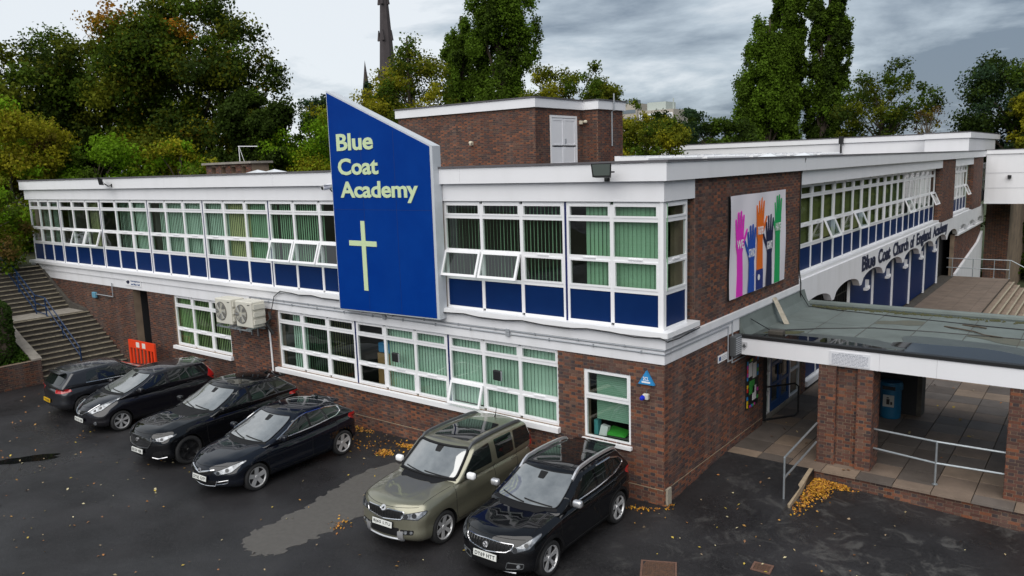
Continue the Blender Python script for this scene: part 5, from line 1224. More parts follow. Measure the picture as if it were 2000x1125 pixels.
tree('birch_tree', 'open sparse tree with ragged branches right of the poplars', -12.4, 73.3, 5, 16.8, 11.4, 'sparse', mix((G_OLIVE, 2), (G_MID, 3), (G_DARK, 3)), 8500, .33, 32, zc=8.2, nclump=75)
tree('bare_tree', 'thin nearly bare brown tree beside the sparse tree', -8.0, 72.2, 5, 12.8, 3.4, 'sparse', mix((G_BROWN, 3), (G_YEL, 1)), 700, .25, 33, 'palebark', zc=8.5, nclump=30)
tree('oak_tree', 'dark leafy tree at the right edge of the picture', -.6, 70.5, 4, 17.2, 12.0, 'round', mix((G_DARK, 3), (G_BLUE, 3), (G_MID, 2)), 34000, .33, 34, zc=6, nclump=80)
tree('field_maple', 'yellow brown tree in front of the dark tree at the right edge', 2.6, 60.8, 2, 15.2, 6.0, 'round', mix((G_YEL, 3), (G_OLIVE, 3), (G_BROWN, 1)), 20000, .27, 35, zc=5, nclump=60)
tree('oak_tree', 'dark green tree filling the gap under the white link', 3.6, 66.5, -3.5, 6.5, 12, 'bush', mix((G_DARK, 3), (G_MID, 1)), 20000, .32, 36, zc=-3.3, nclump=60)
tree('cherry_tree', 'near tree with brown tinged leaves overhanging the top of the steps', -30.8, -2.4, 3.6, 8.6, 6.0, 'sparse', mix((G_MID, 5), (G_OLIVE, 3), (G_BROWN, 2), (G_BRIGHT, 2)), 12000, .17, 37, 'palebark', zc=3.7, nclump=50)
# belt of trees east of the school, out of the picture but mirrored in the windows
rng = np.random.default_rng(77); C = []
for k in range(46):
    y = -8 + k * 2.3 + rng.uniform(-1, 1); x = 38 + rng.uniform(-4, 8); h = rng.uniform(9, 15); n = 700
    d = rng.normal(size=(n, 3)); d /= np.linalg.norm(d, axis=1, keepdims=True); C.append(np.array([x, y, h * .5 - 2]) + d * np.array([3.4, 3.4, h * .55]) * rng.uniform(.55, 1, (n, 1)))
for k in range(26):
    x = 12 + k * 1.9; y = 96 + rng.uniform(-5, 9) - k * .8; h = rng.uniform(16, 22); n = 800
    d = rng.normal(size=(n, 3)); d /= np.linalg.norm(d, axis=1, keepdims=True); C.append(np.array([x, y, h * .5 - 4]) + d * np.array([3.6, 3.6, h * .55]) * rng.uniform(.55, 1, (n, 1)))
C = np.concatenate(C); T = np.array([G_MID, G_OLIVE, G_DARK])[rng.integers(0, 3, len(C))]
mesh_quads('tree_belt', leaf_quads(C, .95, rng), T, M['leaf'], None, 'stuff')
# clipped hedge and ground cover in the bed
rng = np.random.default_rng(5)
hg = thing('hedge', 'clipped dense green hedge above the retaining wall at the left edge', 'hedge', (-26.2, -4.5, 1.2))
mb = MB(); mb.rbox((-24.85, -4.98, 2.08), 2.5, 2.4, 2.2, .40, 4); core = mb.build('hedge_core', M['bark'], hg)
n = 16000; C = rng.uniform(-1, 1, (n, 3)); ax = rng.integers(0, 3, n); C[np.arange(n), ax] = np.sign(C[np.arange(n), ax]) * rng.uniform(.94, 1.03, n)
q = np.abs(C) ; k = np.maximum(1, (q[:, 0] ** 6 + q[:, 1] ** 6 + q[:, 2] ** 6) ** (1 / 6)); C = C / k[:, None] * np.array([1.28, 1.24, 1.14]) + rng.normal(size=(n, 3)) * .02
C += np.array([-24.85, -4.98, 2.08]) - np.array([-26.2, -4.5, 1.2])
T = np.array([(.030, .058, .010)]) * rng.uniform(.6, 1.5, (n, 1)); mesh_quads('foliage', leaf_quads(C, .10, rng, out=C * .6), T, M['leaf'], hg)
n = 7000; C = np.stack([rng.uniform(-25.2, RWX - .2, n), rng.uniform(-8.5, -3.45, n), np.zeros(n)], 1); C[:, 2] = .92 + np.maximum(0, (-RWX - .24 - -C[:, 0] * -1) * 0) + np.maximum(0, (RWX - .24 - C[:, 0]) / 1.34 * .45) + rng.uniform(0, .14, n)
T = np.array([(.055, .115, .014)]) * rng.uniform(.5, 1.5, (n, 1)); mesh_quads('ground_cover', leaf_quads(C, .13, rng, up=.8), T, M['leaf'], None, 'stuff')
# ------------------------------------------------------------------ fallen leaves
def leaves(name, C, size, cols, seed, tilt=.35):
    rg = np.random.default_rng(seed); n = len(C); nr = rg.normal(size=(n, 3)) * tilt; nr[:, 2] += 1; nr /= np.linalg.norm(nr, axis=1, keepdims=True)
    a = np.cross(nr, rg.normal(size=(n, 3))); a /= np.linalg.norm(a, axis=1, keepdims=True); b = np.cross(nr, a); s = (size * rg.uniform(.6, 1.4, n))[:, None]
    V = np.stack([C - a * s * .6, C - b * s * .4, C + a * s * .6, C + b * s * .4], 1); V[:, 1::2, 2] += s * .12
    cl = np.array(cols)[rg.integers(0, len(cols), n)] * rg.uniform(.6, 1.25, (n, 1))
    return mesh_quads(name, V, cl, M['fallen'], None, 'stuff')
LC = [(.42, .22, .05), (.36, .15, .04), (.22, .10, .04), (.40, .31, .17), (.46, .40, .24), (.26, .19, .12), (.5, .36, .06)]
pts = []
for k in range(3000):
    x, y = rng.uniform(-24, 9), rng.uniform(-16, 3.2)
    if x > .0 and y > 2.9: continue
    w_ = math.exp(-((y + .3) / 1.3) ** 2) * .6 + (.55 if x < -9 else .3)
    if rng.random() < w_ and not (x < .0 and y > -.05): pts.append((x, y, gz(x, y) + .02))
leaves('scattered_leaves', np.array(pts), .050, LC, 3)
def pile(cx, cy, sx, sy, n, h, rot=0.0):
    p = rng.normal(size=(n, 2)) * np.array([sx, sy]); c, s_ = math.cos(rot), math.sin(rot)
    x = cx + p[:, 0] * c - p[:, 1] * s_; y = cy + p[:, 0] * s_ + p[:, 1] * c
    d = np.exp(-((p[:, 0] / sx) ** 2 + (p[:, 1] / sy) ** 2) * .5)
    z = np.array([gz(a, b) for a, b in zip(x, y)]) + .015 + d * h * rng.uniform(.1, 1, n); return np.stack([x, y, z], 1)
LO = [(.50, .24, .015), (.56, .30, .02), (.38, .15, .015), (.26, .10, .02), (.46, .22, .03)]
P_ = [pile(-7.55, -1.15, .13, .10, 300, .03), pile(-7.2, -.45, .22, .07, 450, .04), pile(-9.6, -.22, .3, .08, 140, .02), pile(-8.3, -.8, .6, .35, 90, .01), pile(-5.25, -4.6, .12, .2, 40, .03), pile(-.30, -.40, .2, .05, 80, .02, .4), pile(.15, .0, .06, .08, 25, .02)]
q = pile(2.36, 3.0, .12, .28, 1700, .05, .2); q = q[(q[:, 0] > 2.16) & (q[:, 1] < 3.48)]; q2 = pile(2.58, 3.30, .18, .08, 800, .04); q2 = q2[(q2[:, 0] > 2.16) & (q2[:, 1] < 3.48)]; q3 = pile(2.35, 2.1, .1, .35, 260, .03); q3 = q3[q3[:, 0] > 2.2]
leaves('leaf_drift', np.concatenate([p for p in P_]), .045, LO, 4, .55); leaves('leaf_drift', np.concatenate([q, q2, q3]), .045, LO, 5, .55)
q = rng.uniform(0, 1, (70, 2)); leaves('terrace_leaves', np.stack([q[:, 0] * 6 + .3, 3.6 + q[:, 1] * 12, np.full(70, .19)], 1), .08, LC, 6)
# ------------------------------------------------------------------ iron covers in the tarmac
for x, y, rz, w, h, lab in ((1.12, -2.45, .45, .66, .62, 'larger square rusty drain cover in the tarmac'), (2.6, -1.22, .12, .36, .33, 'smaller rusty drain cover in the tarmac')):
    t = thing('drain_cover', lab, 'drain cover', (x, y, gz(x, y) + .002), rz, 'drain covers'); iron = M['rust']
    m = MB(); a, b = w / 2, h / 2
    for q in ((-a, a, -b, -b + .04), (-a, a, b - .04, b), (-a, -a + .04, -b + .04, b - .04), (a - .04, a, -b + .04, b - .04)): m.box(*q, -.02, .014)
    m.build('rim', mat('cover_rim', (.16, .085, .06), .8, var=.6, vscale=20), t, world=False)
    m = MB(); m.box(-a + .045, a - .045, -b + .045, b - .045, -.02, .008); n_ = 7 if w > .5 else 5
    for i in range(n_):
        for j in range(n_): cx, cy = -a + .07 + (w - .14) * (i + .5) / n_, -b + .07 + (h - .14) * (j + .5) / n_; m.box(cx - .018, cx + .018, cy - .018, cy + .018, .008, .014)
    m.build('plate', iron, t, world=False)
# ------------------------------------------------------------------ church and far buildings
ch = thing('church_spire', 'dark slender stone church spire behind the trees', 'church', (-86.4, 75.5, 4))
def ngon(cx, cy, z, rr, n, ph=math.pi / 8): return [(cx + rr * math.cos(ph + 2 * math.pi * k / n), cy + rr * math.sin(ph + 2 * math.pi * k / n), z) for k in range(n)]
mb = MB(); b0 = ngon(-86.4, 75.5, 16.5, 1.75, 8); b1 = ngon(-86.4, 75.5, 43.0, .1, 8); mb.add(b0 + b1, [(k, (k + 1) % 8, 8 + (k + 1) % 8, 8 + k) for k in range(8)]); mb.build('spire', M['stone'], ch)
mb = MB()
for z in (21.5, 27.5, 33):
    for k in range(4):
        a = k * math.pi / 2 + math.pi / 4 - .3; rr = 1.75 * (1 - (z - 16.5) / 29) * .95; mb.prism([(-86.4 + rr * math.cos(a) - .3, 75.5 + rr * math.sin(a), z), (-86.4 + rr * math.cos(a) + .3, 75.5 + rr * math.sin(a), z), (-86.4 + rr * math.cos(a), 75.5 + rr * math.sin(a), z + 1.6)], (.1, -.35, 0))
mb.build('lucarne', M['stone'], ch)
mb = MB(); mb.box(-89.2, -83.6, 72.7, 78.3, 4, 16.0); mb.build('tower', M['palestone'], ch)
for px, py in ((-88.9, 73.0), (-83.9, 73.0), (-88.9, 78), (-83.9, 78)):
    m = MB(); m.box(px - .45, px + .45, py - .45, py + .45, 16, 19.8); a = ngon(px, py, 19.8, .62, 8); m.add(a + [(px, py, 24.6)], [(k, (k + 1) % 8, 8) for k in range(8)]); m.build('pinnacle', M['stone'], ch)
mb = MB()
for k in range(7): x = -88.5 + k * .75; mb.box(x, x + .4, 72.6, 73.0, 16.0, 16.8)
mb.build('parapet', M['stone'], ch)
tb = thing('tower_block', 'far pale office block with bands of white windows', 'building', (-127, 253, 4))
mb = MB(); mb.box(-134.5, -120.5, 247, 262, 0, 25.6); mb.build('walls', M['tower'], tb)
mb = MB(); mb.box(-132.5, -125, 250, 258, 25.6, 28.6); mb.tube([(-122, 250, 25.6), (-122, 250, 29.5)], .2, 6); mb.build('roof_house', mat('roof_house', (.45, .5, .47), .7), tb)
for z in (15.5, 19.0, 22.5):
    m = MB(); m.box(-134.2, -120.8, 246.9, 247, z, z + 1.9); bnd = m.build('window_band', M['upvc'], tb)
    for k in range(15): m = MB(); x = -133.9 + k * .87; m.box(x, x + .5, 246.8, 246.9, z + .35, z + 1.5); m.build('window', M['tower_win'], bnd)
tb = thing('tower_block', 'far grey flats half hidden behind the plant room', 'building', (-147, 265, 4))
mb = MB(); mb.box(-151, -143.5, 262, 276, 0, 29.8); mb.build('walls', M['tower'], tb)
mb = MB(); mb.box(-149.5, -146, 264, 270, 29.8, 31.5); mb.build('roof_house', M['tower_win'], tb)
for z in (20, 23, 26): m = MB(); m.box(-150.6, -143.9, 261.9, 262, z, z + 1.4); m.build('window_band', M['tower_win'], tb)
# ------------------------------------------------------------------ cars
def paint(name, col, metal=0.0, rough=.3):
    m = mat(name, col, rough, metal=metal, spec=.2 if metal else .0, coat=1.0); m.node_tree.nodes['Principled BSDF'].inputs['Coat IOR'].default_value = 1.55; return m
CP = {'black': paint('black_car_paint', (.0045, .0047, .006)), 'blueblack': paint('blue_black_car_paint', (.0045, .006, .011)), 'graphite': paint('graphite_car_paint', (.020, .021, .026), .35, .3), 'purpleblack': paint('purple_black_car_paint', (.0085, .008, .012), .3, .3), 'olive': paint('olive_car_paint', (.235, .228, .168), .6, .30)}
M['car_glass'] = mat('car_glass', (.008, .011, .011), .03, spec=.5, ior=1.75)
M['screen'] = mat('windscreen_glass', (.20, .21, .212), .03, spec=.5, ior=3.0, var=.8, vscale=2.4, col2=(.085, .092, .095))  # pale blotchy base colour imitates cloudy sky reflected in the glass
M['roof_glass'] = mat('roof_glass', (.006, .007, .008), .02, spec=.5, ior=1.9)
M['chrome'] = mat('chrome_trim', (.72, .72, .74), .14, metal=1.0)
M['satin'] = mat('satin_silver', (.66, .66, .68), .32, metal=.75)
M['trim'] = mat('black_trim', (.009, .009, .010), .6, spec=.25)
M['gloss_black'] = mat('gloss_black', (.012, .012, .013), .15, coat=1)
M['gap'] = mat('shut_line', (.001, .001, .001), .9)
M['tyre'] = mat('tyre_rubber', (.016, .016, .017), .8, bump=.2, bscale=60)
M['rim'] = mat('alloy_rim', (.56, .56, .57), .33, metal=.45)
M['barrel'] = mat('wheel_barrel', (.035, .035, .037), .5)
M['rim_dark'] = mat('dark_wheel', (.010, .010, .011), .35)
M['lamp'] = mat('lamp_reflector', (.40, .42, .45), .14, metal=.4, coat=1, var=.97, vscale=11, col2=(.03, .032, .037))
M['lamp_in'] = mat('lamp_dark', (.03, .032, .036), .15)
M['red_lamp'] = mat('red_tail_lamp', (.42, .008, .010), .12, coat=1)
M['plate_w'] = mat('number_plate_white', (.72, .73, .70), .4)
M['plate_y'] = mat('number_plate_yellow', (.72, .42, .010), .4)
M['plate_t'] = mat('number_plate_text', (.01, .01, .012), .5)
def curve(pts, sm=.05):
    x = np.array([p[0] for p in pts], float); y = np.array([p[1] for p in pts], float)
    g = np.linspace(x[0] - .3, x[-1] + .3, 700); v = np.interp(g, x, y); s_ = max(1, int(sm / (g[1] - g[0])))
    k = np.hanning(2 * s_ + 3); k /= k.sum(); p = np.pad(v, len(k) // 2, mode='edge'); v = np.convolve(p, k, 'valid')[:len(g)]
    return lambda t: float(np.interp(t, g, v))
def axis_pts(h, r, n, nr=5):
    e = [-h + r * (1 - math.cos(math.pi / 2 * i / nr)) * 1.0 for i in range(nr)]
    e = [-h + r * (1 - math.cos(math.pi / 2 * i / nr)) for i in range(nr + 1)]
    m = [-h + r + (2 * h - 2 * r) * i / n for i in range(1, n)]
    return e + m + [-x for x in e[::-1]]
def car(cfg):
    L_, hw = cfg['L'], cfg['hw']; zb = .19
    t0 = thing(cfg['name'], cfg['label'], 'car', cfg['loc'], cfg['rz'], 'cars parked along the school wall')
    pm = CP[cfg['paint']]
    top, plan = curve(cfg['top'], .12), curve(cfg['plan'], .15)
    nose, tail = curve(cfg['nose'], .06), curve(cfg['tail'], .06)
    bot = curve([(0, zb + .05), (.4, zb), (L_ - .5, zb), (L_, zb + .12)], .2)
    crown = cfg.get('crown', .05)
    def warp(p):
        v = p[0] / hw; u = (p[1] + L_ / 2) / L_; t = (p[2] + .42) / .84; s0 = L_ * u
        zt = top(s0) - crown * abs(v) ** 2.6 + cfg.get('hoodcrease', 0) * math.exp(-((abs(v) - .55) / .1) ** 2) * max(0, 1 - abs(s0 - .75) / .6)
        b_ = bot(s0); z = b_ + t * (zt - b_)
        w = plan(s0) * (1 - .075 * max(0, (.30 - t) / .30) ** 1.6 - .06 * max(0, (t - .72) / .28) ** 1.5 - .016 * math.exp(-((t - .44) / .12) ** 2) + .010 * math.exp(-((t - .70) / .045) ** 2))
        wf = max(0, 1 - u / .24) ** 1.7; wr = max(0, 1 - (1 - u) / .22) ** 1.7
        s = s0 + wf * (nose(z) + cfg['bowf'] * v * v + .06 * v ** 6) - wr * (tail(z) + cfg['bowr'] * v * v + .04 * v ** 6)
        return (v * w, s, z)
    mb = MB(); grid_box(mb, axis_pts(hw, .13, 14), axis_pts(L_ / 2, .13, 50), axis_pts(.42, .13, 10), warp, .13, (hw, L_ / 2, .42))
    # wheel arches cut out
    def raw(mb, name):
        me = bpy.data.meshes.new(name); me.from_pydata([tuple(p) for p in mb.v], [], mb.f); return me
    ob = bpy.data.objects.new('body', raw(mb, 'body')); COL.objects.link(ob); ob.data.materials.append(pm); ob.data.materials.append(M['trim'])
    bmm = bmesh.new(); bmm.from_mesh(ob.data); bmesh.ops.recalc_face_normals(bmm, faces=bmm.faces); bmm.to_mesh(ob.data); bmm.free()
    fo, wb, wr = cfg['fo'], cfg['wb'], cfg['wr']; axles = (fo, fo + wb)
    cut = MB()
    for s in axles:
        for sg_ in (-1, 1):
            R_ = wr + cfg.get('archgap', .05); xi, xo = sg_ * (hw - .30), sg_ * (hw + .2)
            cut.lathe([(0, min(xi, xo)), (R_, min(xi, xo)), (R_, max(xi, xo)), (0, max(xi, xo))], (0, s, wr), 'X', 40)
    cm = raw(cut, 'cut'); bmm = bmesh.new(); bmm.from_mesh(cm); bmesh.ops.remove_doubles(bmm, verts=bmm.verts, dist=1e-5); bmesh.ops.recalc_face_normals(bmm, faces=bmm.faces); bmm.to_mesh(cm); bmm.free()
    cm.materials.append(pm); cm.materials.append(M['trim']); cm.polygons.foreach_set('material_index', [1] * len(cm.polygons))
    co = bpy.data.objects.new('cut', cm); COL.objects.link(co)
    md = ob.modifiers.new('b', 'BOOLEAN'); md.object = co; md.operation = 'DIFFERENCE'; md.solver = 'EXACT'
    dg = bpy.context.evaluated_depsgraph_get(); me = bpy.data.meshes.new_from_object(ob.evaluated_get(dg)); old = ob.data
    ob.modifiers.clear(); ob.data = me; bpy.data.meshes.remove(old); bpy.data.objects.remove(co); bpy.data.meshes.remove(cm)
    me.polygons.foreach_set('use_smooth', [True] * len(me.polygons)); me.set_sharp_from_angle(angle=math.radians(38))
    ob.parent = t0; WL[ob.name] = Vector()
    # cabin
    z0 = cfg['z0']; ws, rr, rf, cw = curve(cfg['ws'], .05), curve(cfg['rear'], .05), curve(cfg['roof'], .3), curve(cfg['cw'], .08)
    zmax = max(p[1] for p in cfg['roof']); Hc = (zmax - z0) / 2; Lc = 1.5
    def warp2(p):
        v = p[0] / .8; u = (p[1] + Lc) / (2 * Lc); t = (p[2] + Hc) / (2 * Hc); z_ = z0 + t * (zmax - z0)
        a = ws(z_) + cfg.get('wbow', .16) * v * v * (1 - .25 * t); b = rr(z_) - cfg.get('rbow', .10) * v * v
        s = a + u * (b - a)
        zr = rf(s) - cfg.get('rcrown', .045) * v * v
        z = z0 + t * (zr - z0)
        taper = 1 - cfg.get('ctaper', .07) * max(0, (u - .55) / .45) ** 1.6 - .035 * max(0, (.3 - u) / .3) ** 1.5
        return (v * cw(z) * taper, s, z)
    mb = MB(); r_ = .075; grid_box(mb, axis_pts(.8, r_, 12, 4), axis_pts(Lc, r_, 34, 4), axis_pts(Hc, r_, 9, 4), warp2, r_, (.8, Lc, Hc))
    cab = mb.build('cabin', pm, t0, world=False, smooth=True, angle=50)
    bmm = bmesh.new(); bmm.from_mesh(cab.data); bmesh.ops.recalc_face_normals(bmm, faces=bmm.faces); bmm.to_mesh(cab.data); bmm.free()
    # surface for the fitted pieces
    vs = [v.co.copy() for v in me.vertices] + [v.co.copy() for v in cab.data.vertices]; o_ = len(me.vertices)
    fs = [tuple(p.vertices) for p in me.polygons] + [tuple(i + o_ for i in p.vertices) for p in cab.data.polygons]
    bvh = BVHTree.FromPolygons(vs, fs)
    def hit(o, d):
        h = bvh.ray_cast(o, d, 12)
        if h[0] is None: return None
        n = h[1] if h[1].dot(d) < 0 else -h[1]
        return h[0], n
    def basis(d):
        d = Vector(d).normalized(); up = Vector((0, 0, 1)) if abs(d.z) < .9 else Vector((0, 1, 0)); e1 = d.cross(up).normalized(); e2 = e1.cross(d).normalized(); return d, e1, e2
    def dense(p2, closed=True, st=.04):
        o = []; n = len(p2)
        for i in range(n if closed else n - 1):
            a, b = p2[i], p2[(i + 1) % n]; k = max(1, int((b - a).length / st))
            o += [a.lerp(b, j / k) for j in range(k)]
        if not closed: o.append(p2[-1])
        return o
    def rounded(p2, r):
        if r <= 0: return p2
        o = []; n = len(p2)
        for i in range(n):
            a, b, c = p2[i - 1], p2[i], p2[(i + 1) % n]; r1 = min(r, (a - b).length * .45); r2 = min(r, (c - b).length * .45)
            q0 = b + (a - b).normalized() * r1; q2 = b + (c - b).normalized() * r2
            for k in range(5): t = k / 4; o.append(q0 * (1 - t) ** 2 + b * 2 * t * (1 - t) + q2 * t * t)
        return o
    def patch(name, mtl, pts, d, off=.006, r=.03, grid=.07, parent=None, outline=None, label=None):
        """A piece fitted to the bodywork: outline pts (3-D, seen along d), pressed on the surface."""
        d, e1, e2 = basis(d)
        b2 = dense(rounded([Vector((Vector(p).dot(e1), Vector(p).dot(e2))) for p in pts], r))
        n = len(b2); xs = [p.x for p in b2]; ys = [p.y for p in b2]; inner = []
        def inside(q):
            c = False
            for i in range(n):
                a, b = b2[i], b2[i - 1]
                if (a.y > q.y) != (b.y > q.y) and q.x < (b.x - a.x) * (q.y - a.y) / (b.y - a.y + 1e-12) + a.x: c = not c
            return c
        x = min(xs) + grid / 2
        while x < max(xs):
            y = min(ys) + grid / 2
            while y < max(ys):
                q = Vector((x, y))
                if inside(q) and min((q - p).length for p in b2) > grid * .4: inner.append(q)
                y += grid
            x += grid
        P2, _, F2, *_r = delaunay_2d_cdt(b2 + inner, [(i, (i + 1) % n) for i in range(n)], [], 1, 1e-6)
        mb = MB(); V = []; ok = []
        for q in P2:
            h = hit(e1 * q.x + e2 * q.y - d * 6, d); ok.append(h)
        for h in ok: V.append(h[0] + h[1] * off if h else Vector())
        F_ = [f for f in F2 if all(ok[i] for i in f)]
        cnt = {}
        for f in F_:
            for i in range(len(f)): k = (f[i], f[(i + 1) % len(f)]); cnt[k] = 1
        ed = [k for k in cnt if (k[1], k[0]) not in cnt]; mp_ = {}
        for a, b in ed:
            for i in (a, b):
                if i not in mp_: mp_[i] = len(V); V.append(ok[i][0] - ok[i][1] * .012)
        F_ = [tuple(f) for f in F_] + [(b, a, mp_[a], mp_[b]) for a, b in ed]
        mb.add(V, F_); o = mb.build(name, mtl, parent or t0, world=False, smooth=True, angle=45, label=label)
        if outline:
            m2, rad, nm_ = outline; line([e1 * q.x + e2 * q.y for q in b2 + [b2[0]]], d, rad, m2, nm_, parent=o, off=off, raw_pts=True)
        return o
    def line(pts, d, rad, mtl, name, parent=None, off=.002, raw_pts=False, n=6):
        d_, e1, e2 = basis(d); q = [Vector(p) for p in pts]
        if not raw_pts: q = dense(q, False, .05)
        P_ = []
        for p in q:
            h = hit(e1 * p.dot(e1) + e2 * p.dot(e2) - d_ * 6, d_)
            if h: P_.append(h[0] + h[1] * off)
        if len(P_) < 2: return None
        mb = MB(); mb.tube(P_, rad, n); return mb.build(name, mtl, parent or t0, world=False, smooth=True)
    def keep(poly, cl=True):   # draw points back on to the flank where they would run over the edge
        c = [sum(p[0] for p in poly) / len(poly), sum(p[1] for p in poly) / len(poly)]; o = []
        for p in poly:
            q = list(p)
            for _ in range(30):
                h = hit(Vector((4, q[0], q[1])), Vector((-1, 0, 0)))
                if h and h[1].x > .80: break
                q[0] += (c[0] - q[0]) * .04; q[1] += (c[1] - q[1]) * .015
            o.append(tuple(q))
        return o
    SD = lambda s_: (-s_, 0, 0)
    cfg['side'] = [keep(p) for p in cfg['side']]
    if cfg.get('dlo'): cfg['dlo'] = keep(cfg['dlo'])
    FD, BD, TD = (0, 1, 0), (0, -1, 0), (0, 0, -1)
    # glass
    patch('windscreen', M['screen'], [(x, 0, z) for x, z in cfg['scr']], FD, .006, .07, outline=(M['trim'], cfg.get('seal_r', .012), 'seal'))
    zt_s = max(z for x, z in cfg['scr']); patch('sensor_patch', M['trim'], [(-.07, 0, zt_s - .11), (.07, 0, zt_s - .11), (.09, 0, zt_s - .015), (-.09, 0, zt_s - .015)], FD, .008, .02, .05)
    patch('rear_window', M['car_glass'], [(x, 0, z) for x, z in cfg['rscr']], BD, .006, .07)
    for s_ in (-1, 1):
        for k, poly in enumerate(cfg['side']):
            patch('side_window', M['car_glass'], [(s_ * 2, a, b) for a, b in poly], SD(s_), .006, .035)
        if cfg.get('pillar'): patch('pillar_trim', M['trim'], [(s_ * 2, a, b) for a, b in cfg['pillar']], SD(s_), .004, .01)
        if cfg.get('dlo'): line([(s_ * 2, a, b) for a, b in cfg['dlo']], SD(s_), cfg.get('dlo_r', .011), M['chrome'], 'window_trim', off=.006)
        for sl in cfg['seams']: line([(s_ * 2, a, b) for a, b in sl], SD(s_), .0045, M['gap'], 'shut_line', off=.0005)
        for a, b in cfg['handles']:
            h = hit(Vector((s_ * 4, a, b)), Vector((-s_, 0, 0)))
            if h: mb = MB(); mb.rbox((h[0].x + s_ * .012, a, b), .035, .19, .028, .012); mb.build('door_handle', M['chrome'] if cfg.get('chrome_handles') else pm, t0, world=False, smooth=True)
        # mirror
        a, b = cfg['mirror']; h = hit(Vector((s_ * 4, a + .03, b)), Vector((-s_, 0, 0)))
        x = h[0].x if h else s_ * .8
        mb = MB(); mb.rbox((x + s_ * .15, a, b + .05), .20, .13, .145, .055, 4); mr = mb.build('door_mirror', M[cfg['mirror_mat']] if cfg.get('mirror_mat') else pm, t0, world=False, smooth=True, angle=60)
        mb = MB(); mb.rbox((x + s_ * .155, a + .062, b + .05), .165, .012, .11, .004); mb.build('mirror_glass', M['car_glass'], mr, world=False)
        mb = MB(); mb.rbox((x + s_ * .03, a, b - .005), .12, .08, .05, .015); mb.build('mirror_foot', M['trim'], mr, world=False)
        # lamps
        lp = patch('headlight', M['lamp'], [(s_ * a, b, c) for a, b, c in cfg['head']], (-s_ * .42, .84, -.25), .007, .03, .05, outline=(M['lamp_in'], .008, 'lamp_edge'))
        for (a, b, c, rad) in cfg['bulbs']:
            d, e1, e2 = basis((-s_ * .42, .84, -.25)); p = Vector((s_ * a, b, c)); h = hit(p - d * 4, d)
            if h: mb = MB(); q = h[0]; mb.tube([q - h[1] * .01, q + h[1] * .010], rad, 14); mb.build('lamp_lens', M['lamp_in'], lp, world=False)
        patch('tail_lamp', M['red_lamp'], [(s_ * a, b, c) for a, b, c in cfg['tailp']], (-s_ * .6, -.75, -.1), .007, .03, .05)
        if cfg.get('fog'): patch('fog_lamp_panel', M['trim'], [(s_ * a, 0, c) for a, c in cfg['fog']], (-s_ * .25, 1, 0), .005, .03, .06, outline=(M[cfg['fog_rim']], .009, 'fog_trim') if cfg.get('fog_rim') else None)
        if cfg.get('fogl'):
            for a, c, rad in cfg['fogl']:
                h = hit(Vector((s_ * a, -3, c)), Vector((0, 1, 0)))
                if h: mb = MB(); mb.tube([h[0], h[0] + h[1] * .02], rad, 14); mb.build('fog_lamp', M['lamp'], t0, world=False)
        # cladding round the arches and along the sill
        if cfg.get('clad'):
            R_ = wr + cfg.get('archgap', .05)
            for s in axles:
                pts = [(s_ * 2, s + (R_ + .065) * math.cos(t), wr + (R_ + .065) * math.sin(t)) for t in [math.pi * k / 18 - .22 + .44 * k / 18 * 0 for k in range(21)]]
                pts2 = [(s_ * 2, s + (R_ + .004) * math.cos(t), wr + (R_ + .004) * math.sin(t)) for t in [math.pi * k / 18 - .22 for k in range(21)]]
                patch('arch_cladding', M['trim'], pts + pts2[::-1], SD(s_), .012, 0, .08)
            patch('sill_cladding', M['trim'], [(s_ * 2, fo + R_ + .07, .16), (s_ * 2, fo + wb - R_ - .07, .16), (s_ * 2, fo + wb - R_ - .05, .36), (s_ * 2, fo + R_ + .05, .36)], SD(s_), .010, .02, .1)
        if cfg.get('rails'):
            m_, a0, a1, xr, hgt = cfg['rails']; P_ = []
            for k in range(15):
                a = a0 + (a1 - a0) * k / 14; h = hit(Vector((s_ * xr * (1 - .06 * k / 14), a, 4)), Vector((0, 0, -1))); e_ = min(1, min(k, 14 - k) / 1.6)
                P_.append(h[0] + Vector((0, 0, .004 + hgt * e_)))
            mb = MB()
            for k in range(14):
                p, q = P_[k], P_[k + 1]; w_ = .030; hh = .026
                mb.hexa([p + Vector((-w_, 0, -hh)), p + Vector((w_, 0, -hh)), q + Vector((w_, 0, -hh)), q + Vector((-w_, 0, -hh)), p + Vector((-w_ * .7, 0, hh)), p + Vector((w_ * .7, 0, hh)), q + Vector((w_ * .7, 0, hh)), q + Vector((-w_ * .7, 0, hh))])
            mb.build('roof_rail', M[m_], t0, world=False, smooth=True, angle=50)
    if cfg.get('roofglass'):
        a0, a1, w_ = cfg['roofglass']; patch('sunroof', M['roof_glass'], [(-w_, a0, 0), (w_, a0, 0), (w_, a1, 0), (-w_, a1, 0)], TD, .006, .08, .1)
        if cfg.get('roofsplit'): line([(-w_, cfg['roofsplit'], 0), (w_, cfg['roofsplit'], 0)], TD, .006, M['gap'], 'sunroof_joint', off=.006)
    # front
    patch('grille', M[cfg.get('grille_mat', 'trim')], [(a, 0, c) for a, c in cfg['grille']] + [(-a, 0, c) for a, c in cfg['grille'][::-1]], FD, .004, .03, .06, outline=(M[cfg['grille_rim']], cfg.get('grille_r', .011), 'grille_trim') if cfg.get('grille_rim') else None)
    for pl in cfg.get('front_patches', []):
        patch(pl[0], M[pl[1]], [(a, 0, c) for a, c in pl[2]], FD, pl[3] if len(pl) > 3 else .006, .02, .06)
    for ln in cfg.get('front_lines', []):
        line([(a, 0, c) for a, c in ln[2]], FD, ln[3], M[ln[1]], ln[0], off=.008)
    for ln in cfg.get('hood_lines', []):
        for s_ in (-1, 1): line([(s_ * a, b, 0) for a, b in ln], TD, .004, M['gap'], 'shut_line', off=.0005)
